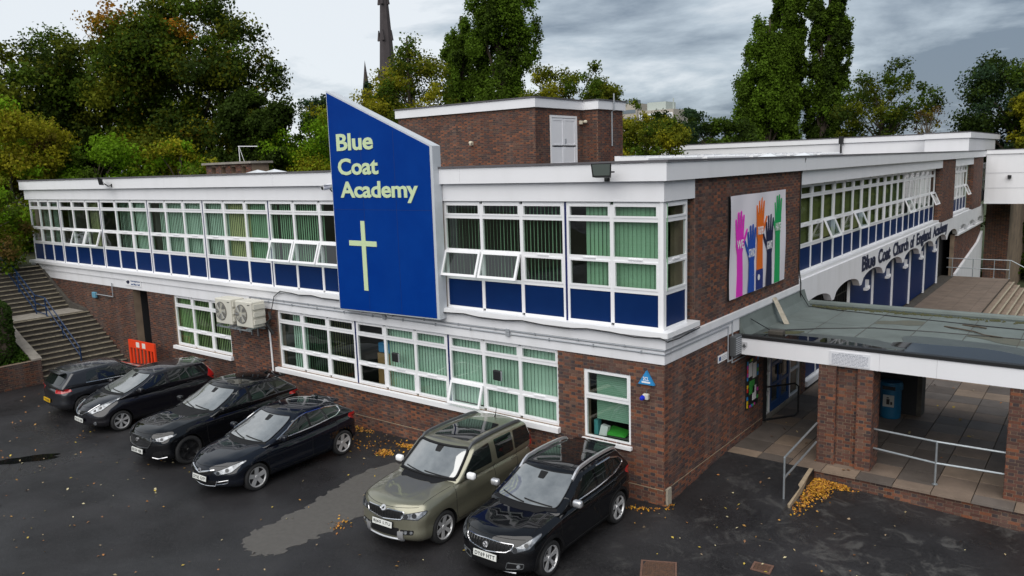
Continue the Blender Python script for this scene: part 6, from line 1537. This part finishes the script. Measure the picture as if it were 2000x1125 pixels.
    line(cfg['bonnet_edge'], FD, .0045, M['gap'], 'shut_line', off=.0005) if cfg.get('bonnet_edge') else None
    for (ga, gb, gc, gd) in cfg.get('slats', []):   # vertical grille bars
        line([(ga, 0, gb), (gc, 0, gd)], FD, .006, M['gloss_black'], 'grille_bar', off=.01)
    if cfg.get('badge'):
        bx, bz_, br = cfg['badge']; h = hit(Vector((bx, -3, bz_)), Vector((0, 1, 0)))
        if h:
            q, nn = h; mb = MB(); mb.tube([q, q + nn * .022], br, 18); bd = mb.build('badge', M['satin'], t0, world=False, smooth=True)
            kind_ = cfg.get('badge_kind'); d_, e1, e2 = basis(-nn); mb = MB()
            if kind_ == 'wing':   # arrow with a feather
                for pp in ([(-.6, -.5), (.1, -.1), (.6, .5), (.0, .25)], [(-.1, -.6), (.5, -.2), (.3, .1), (-.2, -.3)]): mb.prism([q + nn * .022 + e1 * a * br + e2 * b * br for a, b in pp], tuple(nn * .006))
            elif kind_ == 'lion':
                for pp in ([(-.5, .6), (.1, .8), (.4, .3), (.1, .1), (-.2, .35)], [(.1, .1), (.4, .3), (.2, -.4), (.6, -.7), (.1, -.8), (-.2, -.3)], [(-.2, .0), (-.7, .1), (-.75, -.1), (-.2, -.2)]): mb.prism([q + nn * .022 + e1 * a * br * 1.2 + e2 * b * br * 1.2 for a, b in pp], tuple(nn * .008))
            elif kind_ == 'bolt':
                mb.prism([q + nn * .022 + e1 * a * br + e2 * b * br for a, b in ((-.8, -.1), (-.1, .2), (.0, .35), (.8, .1), (.1, -.2), (.0, -.35))], tuple(nn * .006))
            elif kind_ == 'bar':
                mb.prism([q + nn * .022 + e1 * a * br + e2 * b * br for a, b in ((-1.15, -.15), (1.15, -.15), (1.15, .15), (-1.15, .15))], tuple(nn * .008))
            else:
                mb.prism([q + nn * .022 + e1 * a * br + e2 * b * br for a, b in ((-.4, .4), (.4, .4), (.3, -.4), (-.3, -.4))], tuple(nn * .006))
            if mb.v: mb.build('emblem', M['trim'] if kind_ not in ('lion', 'bar') else M['chrome'], bd, world=False)
    # number plates
    for end, (pz_, txt, mk) in cfg['plates'].items():
        d = Vector((0, 1, 0)) if end == 'front' else Vector((0, -1, 0)); h = hit(Vector((0, 0, pz_)) - d * 8 + Vector((0, 2 if end == 'front' else 2, 0)), d)
        if not h: continue
        y = h[0].y - d.y * .028; tl = cfg.get('plate_tilt', .12)
        def PP(a, dd, z, y=y, d=d, pz_=pz_, tl=tl): return Vector((a * d.y, y - d.y * dd + d.y * (z - pz_) * tl, z))
        mb = MB(); mb.pbox(PP, -.26, .26, -.006, .006, pz_ - .056, pz_ + .056); p = mb.build('number_plate', M[mk], t0, world=False)
        mb = MB(); fit_text(mb, txt, PP, -.225, .225, pz_ - .036, pz_ + .036, .003, .012, 1.08)
        mb.v = [tuple(Vector(v) - Vector((0, d.y * .006, 0))) for v in mb.v]; mb.build('plate_text', M['plate_t'], p, world=False)
        mb = MB(); mb.pbox(PP, -.265, .265, -.03, -.0062, pz_ - .06, pz_ + .06); mb.build('plate_holder', M['trim'], p, world=False)
    # wipers
    sb, sl = cfg['wiper']
    for (x0_, x1_, dz_) in ((.60, -.02, .035), (.02, -.58, .035)):
        line([(x0_, 0, sb), ((x0_ + x1_) / 2, 0, sb + dz_ * .55), (x1_, 0, sb + dz_)], FD, .011, M['trim'], 'wiper', off=.018)
    patch('scuttle', M['trim'], [(a, 0, c) for a, c in cfg['cowl']], FD, .004, .02, .06)
    if cfg.get('spoiler'):
        a0, a1, zz_, w_ = cfg['spoiler']; mb = MB(); mb.rbox((0, (a0 + a1) / 2, zz_ - .03), w_ * 1.75, a1 - a0, .045, .02); mb.build('spoiler', pm, t0, world=False, smooth=True)
    if cfg.get('aerial'):
        a, x = cfg['aerial']; h = hit(Vector((x, a, 4)), Vector((0, 0, -1))); mb = MB(); mb.tube([h[0], h[0] + Vector((0, .03, .04)), h[0] + Vector((0, .10, .30))], [.02, .010, .005], 6); mb.build('aerial', M['trim'], t0, world=False)
    if cfg.get('fin'):
        a = cfg['fin']; h = hit(Vector((0, a, 4)), Vector((0, 0, -1))); mb = MB(); mb.prism([h[0] + Vector((-.02, -.1, -.01)), h[0] + Vector((-.02, .08, -.01)), h[0] + Vector((-.02, .09, .06))], (.04, 0, 0)); mb.build('aerial', pm, t0, world=False)
    # rear bumper lower trim
    patch('rear_bumper_trim', M['trim'], [(-hw * .78, 0, .24), (hw * .78, 0, .24), (hw * .7, 0, .42), (-hw * .7, 0, .42)], BD, .005, .03, .1)
    # underside, so the car is closed below
    mb = MB(); mb.box(-hw * .66, hw * .66, .75, L_ - .6, .17, .26); mb.build('underbody', M['trim'], t0, world=False)
    # wheels
    for s in axles:
        for s_ in (-1, 1):
            xo = s_ * (hw - .025); xi = xo - s_ * .21
            mb = MB(); r0 = wr; pr = [(r0 * .70, xi), (r0 * .93, xi), (r0 * .985, xi + s_ * .025), (r0, xi + s_ * .06), (r0, xo - s_ * .05), (r0 * .985, xo - s_ * .018), (r0 * .92, xo), (r0 * .80, xo + s_ * .004), (r0 * .72, xo - s_ * .008), (r0 * .70, xo - s_ * .03)]
            mb.lathe(pr, (0, s, wr), 'X', 40); wt = mb.build('wheel', M['tyre'], t0, world=False, smooth=True, angle=50)
            rm = M['rim_dark'] if cfg['rim'] == 'dark' else M['rim']
            mb = MB(); mb.lathe([(r0 * .735, xo - s_ * .004), (r0 * .70, xo - s_ * .004), (r0 * .66, xo - s_ * .03), (r0 * .655, xo - s_ * .034)], (0, s, wr), 'X', 36); mb.build('rim', [rm], wt, world=False, smooth=True, angle=30)
            mb = MB(); mb.lathe([(0, xo - s_ * .10), (r0 * .66, xo - s_ * .10), (r0 * .665, xo - s_ * .03)], (0, s, wr), 'X', 24); mb.build('wheel_barrel', M['barrel'], wt, world=False)
            mb = MB(); ns = cfg['spokes']; tw = cfg.get('twin', False)
            for k in range(ns):
                for dlt in ((-.13, .13) if tw else (0,)):
                    a = 2 * math.pi * k / ns + .3; a1_ = a + dlt
                    w0, w1 = (.020, .017) if tw else (cfg.get('sw', .040), cfg.get('sw1', .030))
                    ra, rb = r0 * .12, r0 * .70
                    c0 = (ra * math.cos(a), ra * math.sin(a)); c1 = (rb * math.cos(a1_), rb * math.sin(a1_)); dx_, dy_ = c1[0] - c0[0], c1[1] - c0[1]; ln_ = math.hypot(dx_, dy_); nx, ny = -dy_ / ln_, dx_ / ln_
                    def wp(q, x): return (x, s + q[0], wr + q[1])
                    A0, A1 = (c0[0] + nx * w0, c0[1] + ny * w0), (c0[0] - nx * w0, c0[1] - ny * w0); B0_, B1_ = (c1[0] + nx * w1, c1[1] + ny * w1), (c1[0] - nx * w1, c1[1] - ny * w1)
                    xi2, xo2, xo3 = xo - s_ * .06, xo - s_ * .035, xo - s_ * .012
                    mb.hexa([wp(A0, xi2), wp(A1, xi2), wp(B1_, xi2 + s_ * .02), wp(B0_, xi2 + s_ * .02), wp(A0, xo2), wp(A1, xo2), wp(B1_, xo3), wp(B0_, xo3)])
            mb.build('spokes', rm, wt, world=False)
            mb = MB(); mb.lathe([(0, xo - s_ * .022), (r0 * .14, xo - s_ * .024), (r0 * .19, xo - s_ * .05), (r0 * .19, xo - s_ * .09)], (0, s, wr), 'X', 20); mb.build('hub', rm, wt, world=False, smooth=True)
    return t0
PI = math.pi
def seams(a0, a1, a2, zb_, zt_, ra):   # door shut lines: front edge, middle, rear
    return [[(a0, zt_ - .02), (a0 - .03, zt_ - .3), (a0, zb_ + .08), (a0 + .06, zb_)], [(a1, zt_), (a1, zb_)], [(a2, zt_ + .02), (a2 - .02, zt_ - .25), (a2 - ra, zb_ + .12), (a2 - ra - .08, zb_)], [(a0 + .06, zb_), (a2 - ra - .08, zb_)]]
# 1. black crossover by the corner
car(dict(name='parked_car', label='black crossover with silver roof rails and glass roof nearest the brick corner', loc=(-1.20, -4.60, -.005), rz=.02, paint='black', L=4.16, hw=.875, fo=.83, wb=2.54, wr=.335, z0=.98,
    top=[(0, .84), (.05, .90), (.25, .965), (.7, 1.02), (1.1, 1.06), (1.3, 1.07), (2.2, 1.085), (3.2, 1.13), (3.9, 1.16), (4.16, 1.12)], plan=[(0, .80), (.3, .845), (.7, .868), (2.0, .86), (3.3, .875), (3.9, .85), (4.16, .80)],
    nose=[(.2, .06), (.35, .01), (.6, 0), (.75, .02), (.95, .07)], tail=[(.2, .08), (.4, 0), (.75, .02), (1.2, .10)], bowf=.26, bowr=.14, hoodcrease=.02, crown=.07,
    ws=[(.98, .98), (1.06, 1.08), (1.45, 1.86), (1.56, 2.05)], rear=[(.98, 4.10), (1.15, 4.05), (1.45, 3.80), (1.56, 3.72)], roof=[(1.7, 1.45), (2.1, 1.525), (2.6, 1.555), (3.2, 1.545), (3.7, 1.50)], cw=[(0.98, 0.85), (1.1, 0.835), (1.3, 0.784), (1.45, 0.734), (1.56, 0.695)],
    scr=[(-.70, 1.075), (.70, 1.075), (.60, 1.455), (-.60, 1.455)], rscr=[(-.62, 1.14), (.62, 1.14), (.54, 1.43), (-.54, 1.43)],
    side=[[(1.42, 1.10), (1.62, 1.105), (1.62, 1.24)], [(1.67, 1.105), (2.50, 1.115), (2.47, 1.445), (2.20, 1.43), (1.90, 1.37), (1.67, 1.25)], [(2.58, 1.12), (3.22, 1.155), (3.27, 1.40), (3.10, 1.445), (2.56, 1.45)], [(3.28, 1.165), (3.62, 1.24), (3.55, 1.33), (3.33, 1.40)]],
    dlo=[(1.66, 1.08), (2.5, 1.09), (3.22, 1.13), (3.66, 1.225), (3.66, 1.27), (3.52, 1.37), (3.25, 1.455), (2.95, 1.475), (2.65, 1.47)], dlo_r=.018, seams=seams(1.22, 2.53, 3.42, .36, 1.08, .32), handles=[(2.33, .93), (3.28, .98)], mirror=(1.58, 1.08), mirror_mat='satin',
    head=[(.50, 0, .76), (.60, 0, .69), (.80, .2, .74), (.84, .55, .88), (.80, .60, .91), (.64, .12, .80)], bulbs=[(.62, 0, .755, .045), (.74, .2, .80, .04)], tailp=[(.55, 4.1, .90), (.83, 3.9, .90), (.86, 3.75, 1.0), (.82, 3.85, 1.08), (.55, 4.1, 1.05)],
    fog=[(.40, .34), (.72, .36), (.74, .45), (.44, .47)], fog_rim='grey_plastic', fogl=[(.60, .41, .035)], clad=True, rails=('satin', 1.95, 3.75, .62, .045), roofglass=(2.15, 3.55, .44), roofsplit=2.95,
    grille=[(0, .62), (.40, .66), (.50, .72), (.52, .80), (.0, .83)][::1], grille_rim='chrome', grille_r=.012, slats=[(x, .64 + abs(x) * .05, x * 1.05, .81) for x in [-.42 + k * .07 for k in range(13)]],
    front_patches=[('lower_grille', 'trim', [(-.42, .30), (.42, .30), (.46, .44), (-.46, .44)])], front_lines=[('bumper_trim', 'satin', [(-.50, .235), (-.2, .22), (.2, .22), (.50, .235)], .018)], badge=(0, .735, .055), badge_kind='lion',
    plates={'front': (.545, 'DY69 HTT', 'plate_w'), 'rear': (.72, 'DY69 HTT', 'plate_y')}, wiper=(1.085, 0), cowl=[(-.74, 1.045), (.74, 1.045), (.70, 1.075), (-.70, 1.075)], hood_lines=[[(.70, .45), (.70, .9), (.72, 1.15)]], bonnet_edge=[(-.66, 0, .86), (-.3, 0, .875), (0, 0, .88), (.3, 0, .875), (.66, 0, .86)], rim='alloy', spokes=5, twin=True, spoiler=(3.72, 3.92, 1.475, .56)))
# 2. olive boxy crossover
car(dict(name='parked_car', label='olive green boxy crossover with dark roof rails and white mirrors', loc=(-3.66, -4.80, -.005), rz=.042, paint='olive', L=4.22, hw=.895, fo=.86, wb=2.578, wr=.335, z0=1.02,
    top=[(0, .90), (.05, .96), (.25, 1.01), (.7, 1.06), (1.15, 1.10), (1.3, 1.11), (2.2, 1.115), (3.4, 1.13), (4.0, 1.13), (4.22, 1.10)], plan=[(0, .83), (.3, .875), (.7, .89), (2.0, .885), (3.4, .89), (3.9, .87), (4.22, .83)],
    nose=[(.2, .05), (.35, .0), (.6, .02), (.75, .04), (1.0, .08)], tail=[(.2, .06), (.4, 0), (.75, .03), (1.2, .07)], bowf=.20, bowr=.09, hoodcrease=.025, crown=.05,
    ws=[(1.02, 1.16), (1.10, 1.22), (1.58, 1.80), (1.68, 1.95)], rear=[(1.0, 4.19), (1.2, 4.16), (1.6, 4.03), (1.68, 4.0)], roof=[(1.7, 1.60), (2.1, 1.655), (2.8, 1.675), (3.6, 1.655), (4.0, 1.63)], cw=[(1.0, 0.868), (1.15, 0.86), (1.4, 0.831), (1.58, 0.791), (1.68, 0.755)], ctaper=.04, rbow=.07,
    scr=[(-.75, 1.12), (.75, 1.12), (.655, 1.575), (-.655, 1.575)], rscr=[(-.66, 1.18), (.66, 1.18), (.60, 1.55), (-.60, 1.55)],
    side=[[(1.55, 1.145), (2.48, 1.15), (2.46, 1.575), (1.98, 1.56), (1.86, 1.50), (1.58, 1.19)], [(2.68, 1.15), (3.30, 1.16), (3.28, 1.575), (2.64, 1.58)], [(3.36, 1.165), (4.03, 1.19), (3.93, 1.56), (3.34, 1.575)]],
    seams=seams(1.26, 2.56, 3.42, .34, 1.11, .30), handles=[(2.38, .98), (3.28, .99)], chrome_handles=False, mirror=(1.60, 1.12), mirror_mat='upvc',
    head=[(.46, 0, .74), (.80, .1, .74), (.86, .3, .82), (.84, .4, .86), (.50, 0, .825), (.45, 0, .785)], bulbs=[(.58, 0, .80, .05), (.72, .1, .815, .05)], tailp=[(.66, 4.2, .95), (.85, 4.1, .95), (.87, 4.0, 1.05), (.86, 4.05, 1.28), (.70, 4.2, 1.28)],
    fog=[(.42, .40), (.70, .41), (.72, .50), (.42, .50)], fogl=[(.52, .455, .035), (.63, .455, .03)], clad=False, rails=('grey_plastic', 1.92, 3.98, .66, .04), roofglass=(2.15, 3.35, .46), roofsplit=2.72,
    grille=[(0, .66), (.43, .70), (.48, .78), (.47, .84), (.12, .855), (0, .80)], grille_rim='chrome', grille_r=.015, slats=[(x, .69, x, .83) for x in [-.42 + k * .07 for k in range(13)]],
    front_patches=[('lower_grille', 'trim', [(-.38, .36), (.38, .36), (.38, .52), (-.38, .52)]), ('bumper_guard', 'satin', [(.36, .27), (.47, .27), (.48, .47), (.36, .47)], .03), ('bumper_guard', 'satin', [(-.47, .27), (-.36, .27), (-.36, .47), (-.48, .47)], .03)], front_lines=[('bumper_trim', 'satin', [(-.40, .30), (0, .285), (.40, .30)], .025)], badge=(0, .86, .058), badge_kind='wing',
    plates={'front': (.575, 'BJ65 LTU', 'plate_w'), 'rear': (.72, 'BJ65 LTU', 'plate_y')}, wiper=(1.13, 0), cowl=[(-.78, 1.09), (.78, 1.09), (.75, 1.12), (-.75, 1.12)], hood_lines=[[(.73, .40), (.75, .8), (.77, 1.2)]], bonnet_edge=[(-.70, 0, .925), (-.3, 0, .905), (0, 0, .90), (.3, 0, .905), (.70, 0, .925)], rim='alloy', spokes=6, sw=.034, sw1=.040, seal_r=.032, aerial=(3.78, 0)))
# 3. blue-black hatchback with bright window line
car(dict(name='parked_car', label='blue black hatchback with a bright chrome line round its side windows', loc=(-9.14, -5.42, -.005), rz=.035, paint='blueblack', L=4.42, hw=.907, fo=.93, wb=2.685, wr=.33, z0=.92,
    top=[(0, .72), (.05, .77), (.25, .86), (.7, .945), (1.1, .995), (1.35, 1.02), (2.4, 1.04), (3.5, 1.10), (4.1, 1.10), (4.42, 1.0)], plan=[(0, .80), (.3, .865), (.8, .90), (2.0, .895), (3.5, .907), (4.1, .86), (4.42, .78)],
    nose=[(.2, .08), (.35, .02), (.55, 0), (.7, .02), (.9, .08)], tail=[(.2, .10), (.4, .0), (.8, .03), (1.15, .16)], bowf=.32, bowr=.2, hoodcrease=.012, crown=.08,
    ws=[(.92, 1.02), (1.0, 1.16), (1.40, 2.02), (1.52, 2.25)], rear=[(.95, 4.32), (1.1, 4.24), (1.38, 3.86), (1.52, 3.66)], roof=[(1.9, 1.41), (2.3, 1.485), (2.75, 1.51), (3.3, 1.485), (3.8, 1.40)], cw=[(0.92, 0.875), (1.06, 0.866), (1.22, 0.816), (1.4, 0.734), (1.51, 0.685)], ctaper=.12,
    scr=[(-.72, 1.01), (.72, 1.01), (.60, 1.40), (-.60, 1.40)], rscr=[(-.60, 1.12), (.60, 1.12), (.52, 1.36), (-.52, 1.36)],
    side=[[(1.42, 1.05), (1.66, 1.055), (1.66, 1.19)], [(1.71, 1.055), (2.56, 1.075), (2.53, 1.405), (2.25, 1.385), (1.98, 1.32), (1.71, 1.205)], [(2.62, 1.08), (3.46, 1.145), (3.62, 1.20), (3.62, 1.31), (3.30, 1.385), (2.60, 1.41)]], pillar=[(2.54, 1.07), (2.64, 1.075), (2.62, 1.412), (2.51, 1.408)],
    dlo=[(1.36, 1.03), (1.9, 1.035), (2.6, 1.055), (3.46, 1.122), (3.64, 1.19), (3.655, 1.32), (3.30, 1.41), (2.60, 1.435), (2.25, 1.41), (1.95, 1.335), (1.62, 1.185), (1.36, 1.03)], dlo_r=.019, seams=seams(1.28, 2.6, 3.45, .33, 1.04, .3), handles=[(2.40, .92), (3.30, .97)], mirror=(1.66, 1.03),
    head=[(.44, 0, .66), (.56, 0, .60), (.80, .2, .65), (.86, .65, .80), (.82, .70, .82), (.60, .15, .715)], bulbs=[(.58, 0, .66, .042), (.70, .2, .69, .045)], tailp=[(.58, 4.4, .82), (.82, 4.2, .84), (.88, 3.95, .95), (.84, 4.0, 1.05), (.62, 4.3, 1.0)],
    fog=[(.44, .33), (.74, .37), (.76, .44), (.50, .40)], fog_rim='chrome', clad=False, grille=[(0, .54), (.34, .58), (.40, .66), (.30, .67), (0, .66)], grille_rim=None,
    front_patches=[('lower_grille', 'trim', [(-.40, .29), (.40, .29), (.46, .42), (-.46, .42)])], front_lines=[('chrome_bar', 'chrome', [(-.42, .685), (-.15, .64), (0, .60), (.15, .64), (.42, .685)], .022), ('bumper_trim', 'chrome', [(-.46, .42), (-.40, .30), (0, .265), (.40, .30), (.46, .42)], .010)], badge=(0, .635, .058), badge_kind='bolt',
    plates={'front': (.475, 'DY65 GYP', 'plate_w'), 'rear': (.62, 'DY65 GYP', 'plate_y')}, wiper=(1.02, 0), cowl=[(-.76, .985), (.76, .985), (.72, 1.01), (-.72, 1.01)], hood_lines=[[(.70, .5), (.72, .9), (.76, 1.2)]], bonnet_edge=[(-.62, 0, .755), (-.3, 0, .745), (0, 0, .74), (.3, 0, .745), (.62, 0, .755)], rim='alloy', spokes=5, sw=.045, sw1=.055, fin=3.5, spoiler=(3.70, 3.92, 1.395, .54)))
# 4. large black crossover with black wheels
car(dict(name='parked_car', label='large black crossover with black wheels and a creased bonnet', loc=(-12.22, -5.32, -.005), rz=.02, paint='black', L=4.73, hw=.965, fo=.87, wb=2.874, wr=.375, archgap=.045, z0=1.02,
    top=[(0, .88), (.05, .95), (.25, 1.02), (.8, 1.09), (1.3, 1.13), (1.5, 1.14), (2.6, 1.15), (3.8, 1.21), (4.4, 1.19), (4.73, 1.06)], plan=[(0, .88), (.3, .93), (.8, .955), (2.2, .945), (3.7, .965), (4.4, .92), (4.73, .84)],
    nose=[(.2, .08), (.35, .01), (.6, 0), (.8, .03), (1.0, .08)], tail=[(.2, .1), (.4, 0), (.9, .03), (1.25, .2)], bowf=.24, bowr=.18, hoodcrease=.035, crown=.07,
    ws=[(1.02, 1.36), (1.12, 1.52), (1.52, 2.28), (1.66, 2.52)], rear=[(1.05, 4.62), (1.22, 4.54), (1.5, 4.22), (1.66, 4.02)], roof=[(2.2, 1.545), (2.6, 1.625), (3.1, 1.65), (3.7, 1.625), (4.2, 1.545)], cw=[(1.02, 0.935), (1.16, 0.921), (1.34, 0.866), (1.52, 0.788), (1.65, 0.735)], ctaper=.11,
    scr=[(-.78, 1.145), (.78, 1.145), (.66, 1.54), (-.66, 1.54)], rscr=[(-.66, 1.24), (.66, 1.24), (.58, 1.50), (-.58, 1.50)],
    side=[[(1.80, 1.175), (2.78, 1.185), (2.75, 1.535), (2.45, 1.505), (2.12, 1.42)], [(2.86, 1.19), (3.62, 1.215), (3.66, 1.49), (3.40, 1.53), (2.83, 1.54)], [(3.70, 1.22), (4.12, 1.33), (4.0, 1.42), (3.74, 1.48)]], pillar=[(2.77, 1.18), (2.87, 1.185), (2.84, 1.542), (2.74, 1.538)], seams=seams(1.44, 2.82, 3.72, .36, 1.16, .36), handles=[(2.62, 1.02), (3.55, 1.05)], mirror=(1.86, 1.15),
    head=[(.56, 0, .80), (.84, .15, .78), (.92, .5, .86), (.90, .6, .89), (.62, .05, .85)], bulbs=[(.68, 0, .825, .04), (.80, .15, .835, .04)], tailp=[(.55, 4.65, 1.0), (.88, 4.45, .98), (.93, 4.15, 1.03), (.90, 4.2, 1.09), (.55, 4.65, 1.08)],
    fog=[(.52, .32), (.84, .36), (.80, .52), (.58, .46)], fog_rim=None, front_lines=[('bumper_blade', 'satin', [(.50, .335), (.62, .30), (.84, .345)], .016), ('bumper_blade', 'satin', [(-.50, .335), (-.62, .30), (-.84, .345)], .016)], clad=False, grille=[(0, .56), (.42, .58), (.52, .72), (.48, .83), (0, .85)], grille_rim='gloss_black', grille_mat='gloss_black', badge=(0, .755, .045), badge_kind='face',
    plates={'front': (.47, 'BD20 VBR', 'plate_w'), 'rear': (.80, 'BD20 VBR', 'plate_y')}, wiper=(1.155, 0), cowl=[(-.82, 1.115), (.82, 1.115), (.78, 1.145), (-.78, 1.145)], hood_lines=[[(.80, .5), (.82, .9), (.84, 1.4)]], bonnet_edge=[(-.70, 0, .925), (-.3, 0, .915), (0, 0, .91), (.3, 0, .915), (.70, 0, .925)], rim='dark', spokes=5, twin=True, roofglass=(2.65, 3.75, .50), spoiler=(4.06, 4.34, 1.55, .60), fin=3.98))
# 5. black small people carrier style hatchback
car(dict(name='parked_car', label='black upright hatchback with swept headlights between the largest black car and the reversed one', loc=(-16.36, -4.95, -.0), rz=-.02, paint='purpleblack', L=4.10, hw=.85, fo=.84, wb=2.60, wr=.305, z0=.94,
    top=[(0, .70), (.05, .76), (.2, .85), (.5, .96), (.85, 1.03), (1.1, 1.05), (2.2, 1.06), (3.3, 1.12), (3.8, 1.13), (4.10, 1.06)], plan=[(0, .74), (.3, .80), (.7, .84), (2.0, .845), (3.4, .85), (3.8, .83), (4.10, .77)],
    nose=[(.2, .07), (.35, .01), (.5, 0), (.7, .03), (.9, .12)], tail=[(.2, .08), (.4, 0), (.75, .02), (1.2, .09)], bowf=.30, bowr=.13, crown=.10,
    ws=[(.94, .66), (1.02, .80), (1.42, 1.68), (1.54, 1.92)], rear=[(.95, 4.04), (1.15, 3.98), (1.42, 3.80), (1.54, 3.70)], roof=[(1.6, 1.42), (2.0, 1.50), (2.6, 1.54), (3.2, 1.525), (3.7, 1.48)], cw=[(0.94, 0.82), (1.08, 0.811), (1.25, 0.762), (1.42, 0.703), (1.54, 0.665)],
    scr=[(-.68, 1.05), (.68, 1.05), (.58, 1.43), (-.58, 1.43)], rscr=[(-.60, 1.14), (.60, 1.14), (.52, 1.41), (-.52, 1.41)],
    side=[[(1.08, 1.075), (1.40, 1.08), (1.40, 1.20)], [(1.46, 1.08), (2.30, 1.095), (2.28, 1.43), (2.0, 1.415), (1.72, 1.35), (1.46, 1.22)], [(2.40, 1.10), (3.16, 1.14), (3.14, 1.42), (2.38, 1.435)], [(3.22, 1.15), (3.72, 1.23), (3.60, 1.37), (3.20, 1.415)]], seams=seams(1.12, 2.36, 3.24, .33, 1.06, .28), handles=[(2.16, .95), (3.05, .99)], mirror=(1.42, 1.06),
    head=[(.42, 0, .72), (.58, 0, .68), (.76, .2, .78), (.80, .8, 1.0), (.76, .85, 1.02), (.56, .3, .86)], bulbs=[(.58, .1, .755, .04), (.68, .2, .83, .04)], tailp=[(.62, 4.0, .88), (.80, 3.9, .90), (.84, 3.75, 1.05), (.74, 3.85, 1.36), (.66, 3.95, 1.36), (.70, 4.0, 1.1)],
    fogl=[(.56, .36, .05)], clad=False, grille=[(0, .56), (.30, .60), (.40, .70), (.30, .71), (0, .69)], grille_rim=None, front_lines=[('chrome_bar', 'chrome', [(-.48, .85), (-.36, .70), (-.14, .585), (.14, .585), (.36, .70), (.48, .85)], .013)], badge=(0, .655, .05), badge_kind='bar',
    plates={'front': (.44, 'DX16 LFB', 'plate_w'), 'rear': (.75, 'DX16 LFB', 'plate_y')}, wiper=(1.06, 0), cowl=[(-.72, 1.02), (.72, 1.02), (.68, 1.05), (-.68, 1.05)], bonnet_edge=[(-.5, 0, .80), (0, 0, .785), (.5, 0, .80)], rim='alloy', spokes=6, twin=True, roofglass=None, spoiler=(3.70, 3.86, 1.475, .52)))
# 6. dark grey hatchback parked nose in, its tail towards the camera
car(dict(name='parked_car', label='dark hatchback parked nose in with its yellow rear plate showing', loc=(-18.75, -.48, .0), rz=PI - .06, paint='graphite', L=4.28, hw=.895, fo=.86, wb=2.62, wr=.32, z0=.90,
    top=[(0, .70), (.05, .76), (.25, .86), (.8, .95), (1.2, .985), (2.4, 1.0), (3.6, 1.03), (4.05, 1.02), (4.28, .95)], plan=[(0, .79), (.3, .86), (.8, .89), (2.0, .885), (3.4, .895), (4.0, .87), (4.28, .81)],
    nose=[(.2, .06), (.4, 0), (.65, .02), (.9, .08)], tail=[(.2, .08), (.45, 0), (.8, .04), (1.05, .12)], bowf=.24, bowr=.14, crown=.06,
    ws=[(.90, 1.02), (.98, 1.14), (1.38, 1.95), (1.49, 2.18)], rear=[(.92, 4.21), (1.05, 4.16), (1.35, 3.92), (1.49, 3.82)], roof=[(1.8, 1.40), (2.2, 1.465), (2.7, 1.49), (3.3, 1.475), (3.85, 1.42)], cw=[(0.9, 0.87), (1.04, 0.861), (1.22, 0.803), (1.38, 0.734), (1.49, 0.685)],
    scr=[(-.70, .99), (.70, .99), (.60, 1.39), (-.60, 1.39)], rscr=[(-.62, 1.05), (.62, 1.05), (.54, 1.36), (-.54, 1.36)],
    side=[[(1.62, 1.03), (2.42, 1.04), (2.40, 1.40), (2.15, 1.385), (1.80, 1.28)], [(2.50, 1.04), (3.02, 1.05), (3.0, 1.39), (2.48, 1.405)], [(3.06, 1.05), (3.38, 1.06), (3.36, 1.28), (3.26, 1.37), (3.04, 1.388)]], dlo=[(1.5, 1.01), (2.4, 1.02), (3.40, 1.04)], dlo_r=.016, seams=seams(1.24, 2.45, 3.35, .33, 1.0, .3), handles=[(2.28, .86), (3.18, .88)], mirror=(1.58, 1.0),
    head=[(.5, 0, .66), (.80, .2, .66), (.86, .5, .76), (.58, .1, .74)], bulbs=[], tailp=[(.52, 4.25, .82), (.80, 4.15, .82), (.88, 3.85, .86), (.85, 3.95, .95), (.52, 4.25, .93)], clad=False, grille=[(0, .58), (.45, .60), (.48, .65), (0, .66)], grille_rim=None, badge=(0, .70, .05),
    plates={'front': (.45, 'YT20 BEU', 'plate_w'), 'rear': (.56, 'YT20 BEU', 'plate_y')}, wiper=(1.0, 0), cowl=[(-.74, .97), (.74, .97), (.70, .99), (-.70, .99)], rim='alloy', spokes=5, twin=True, spoiler=(3.82, 4.02, 1.405, .56)))
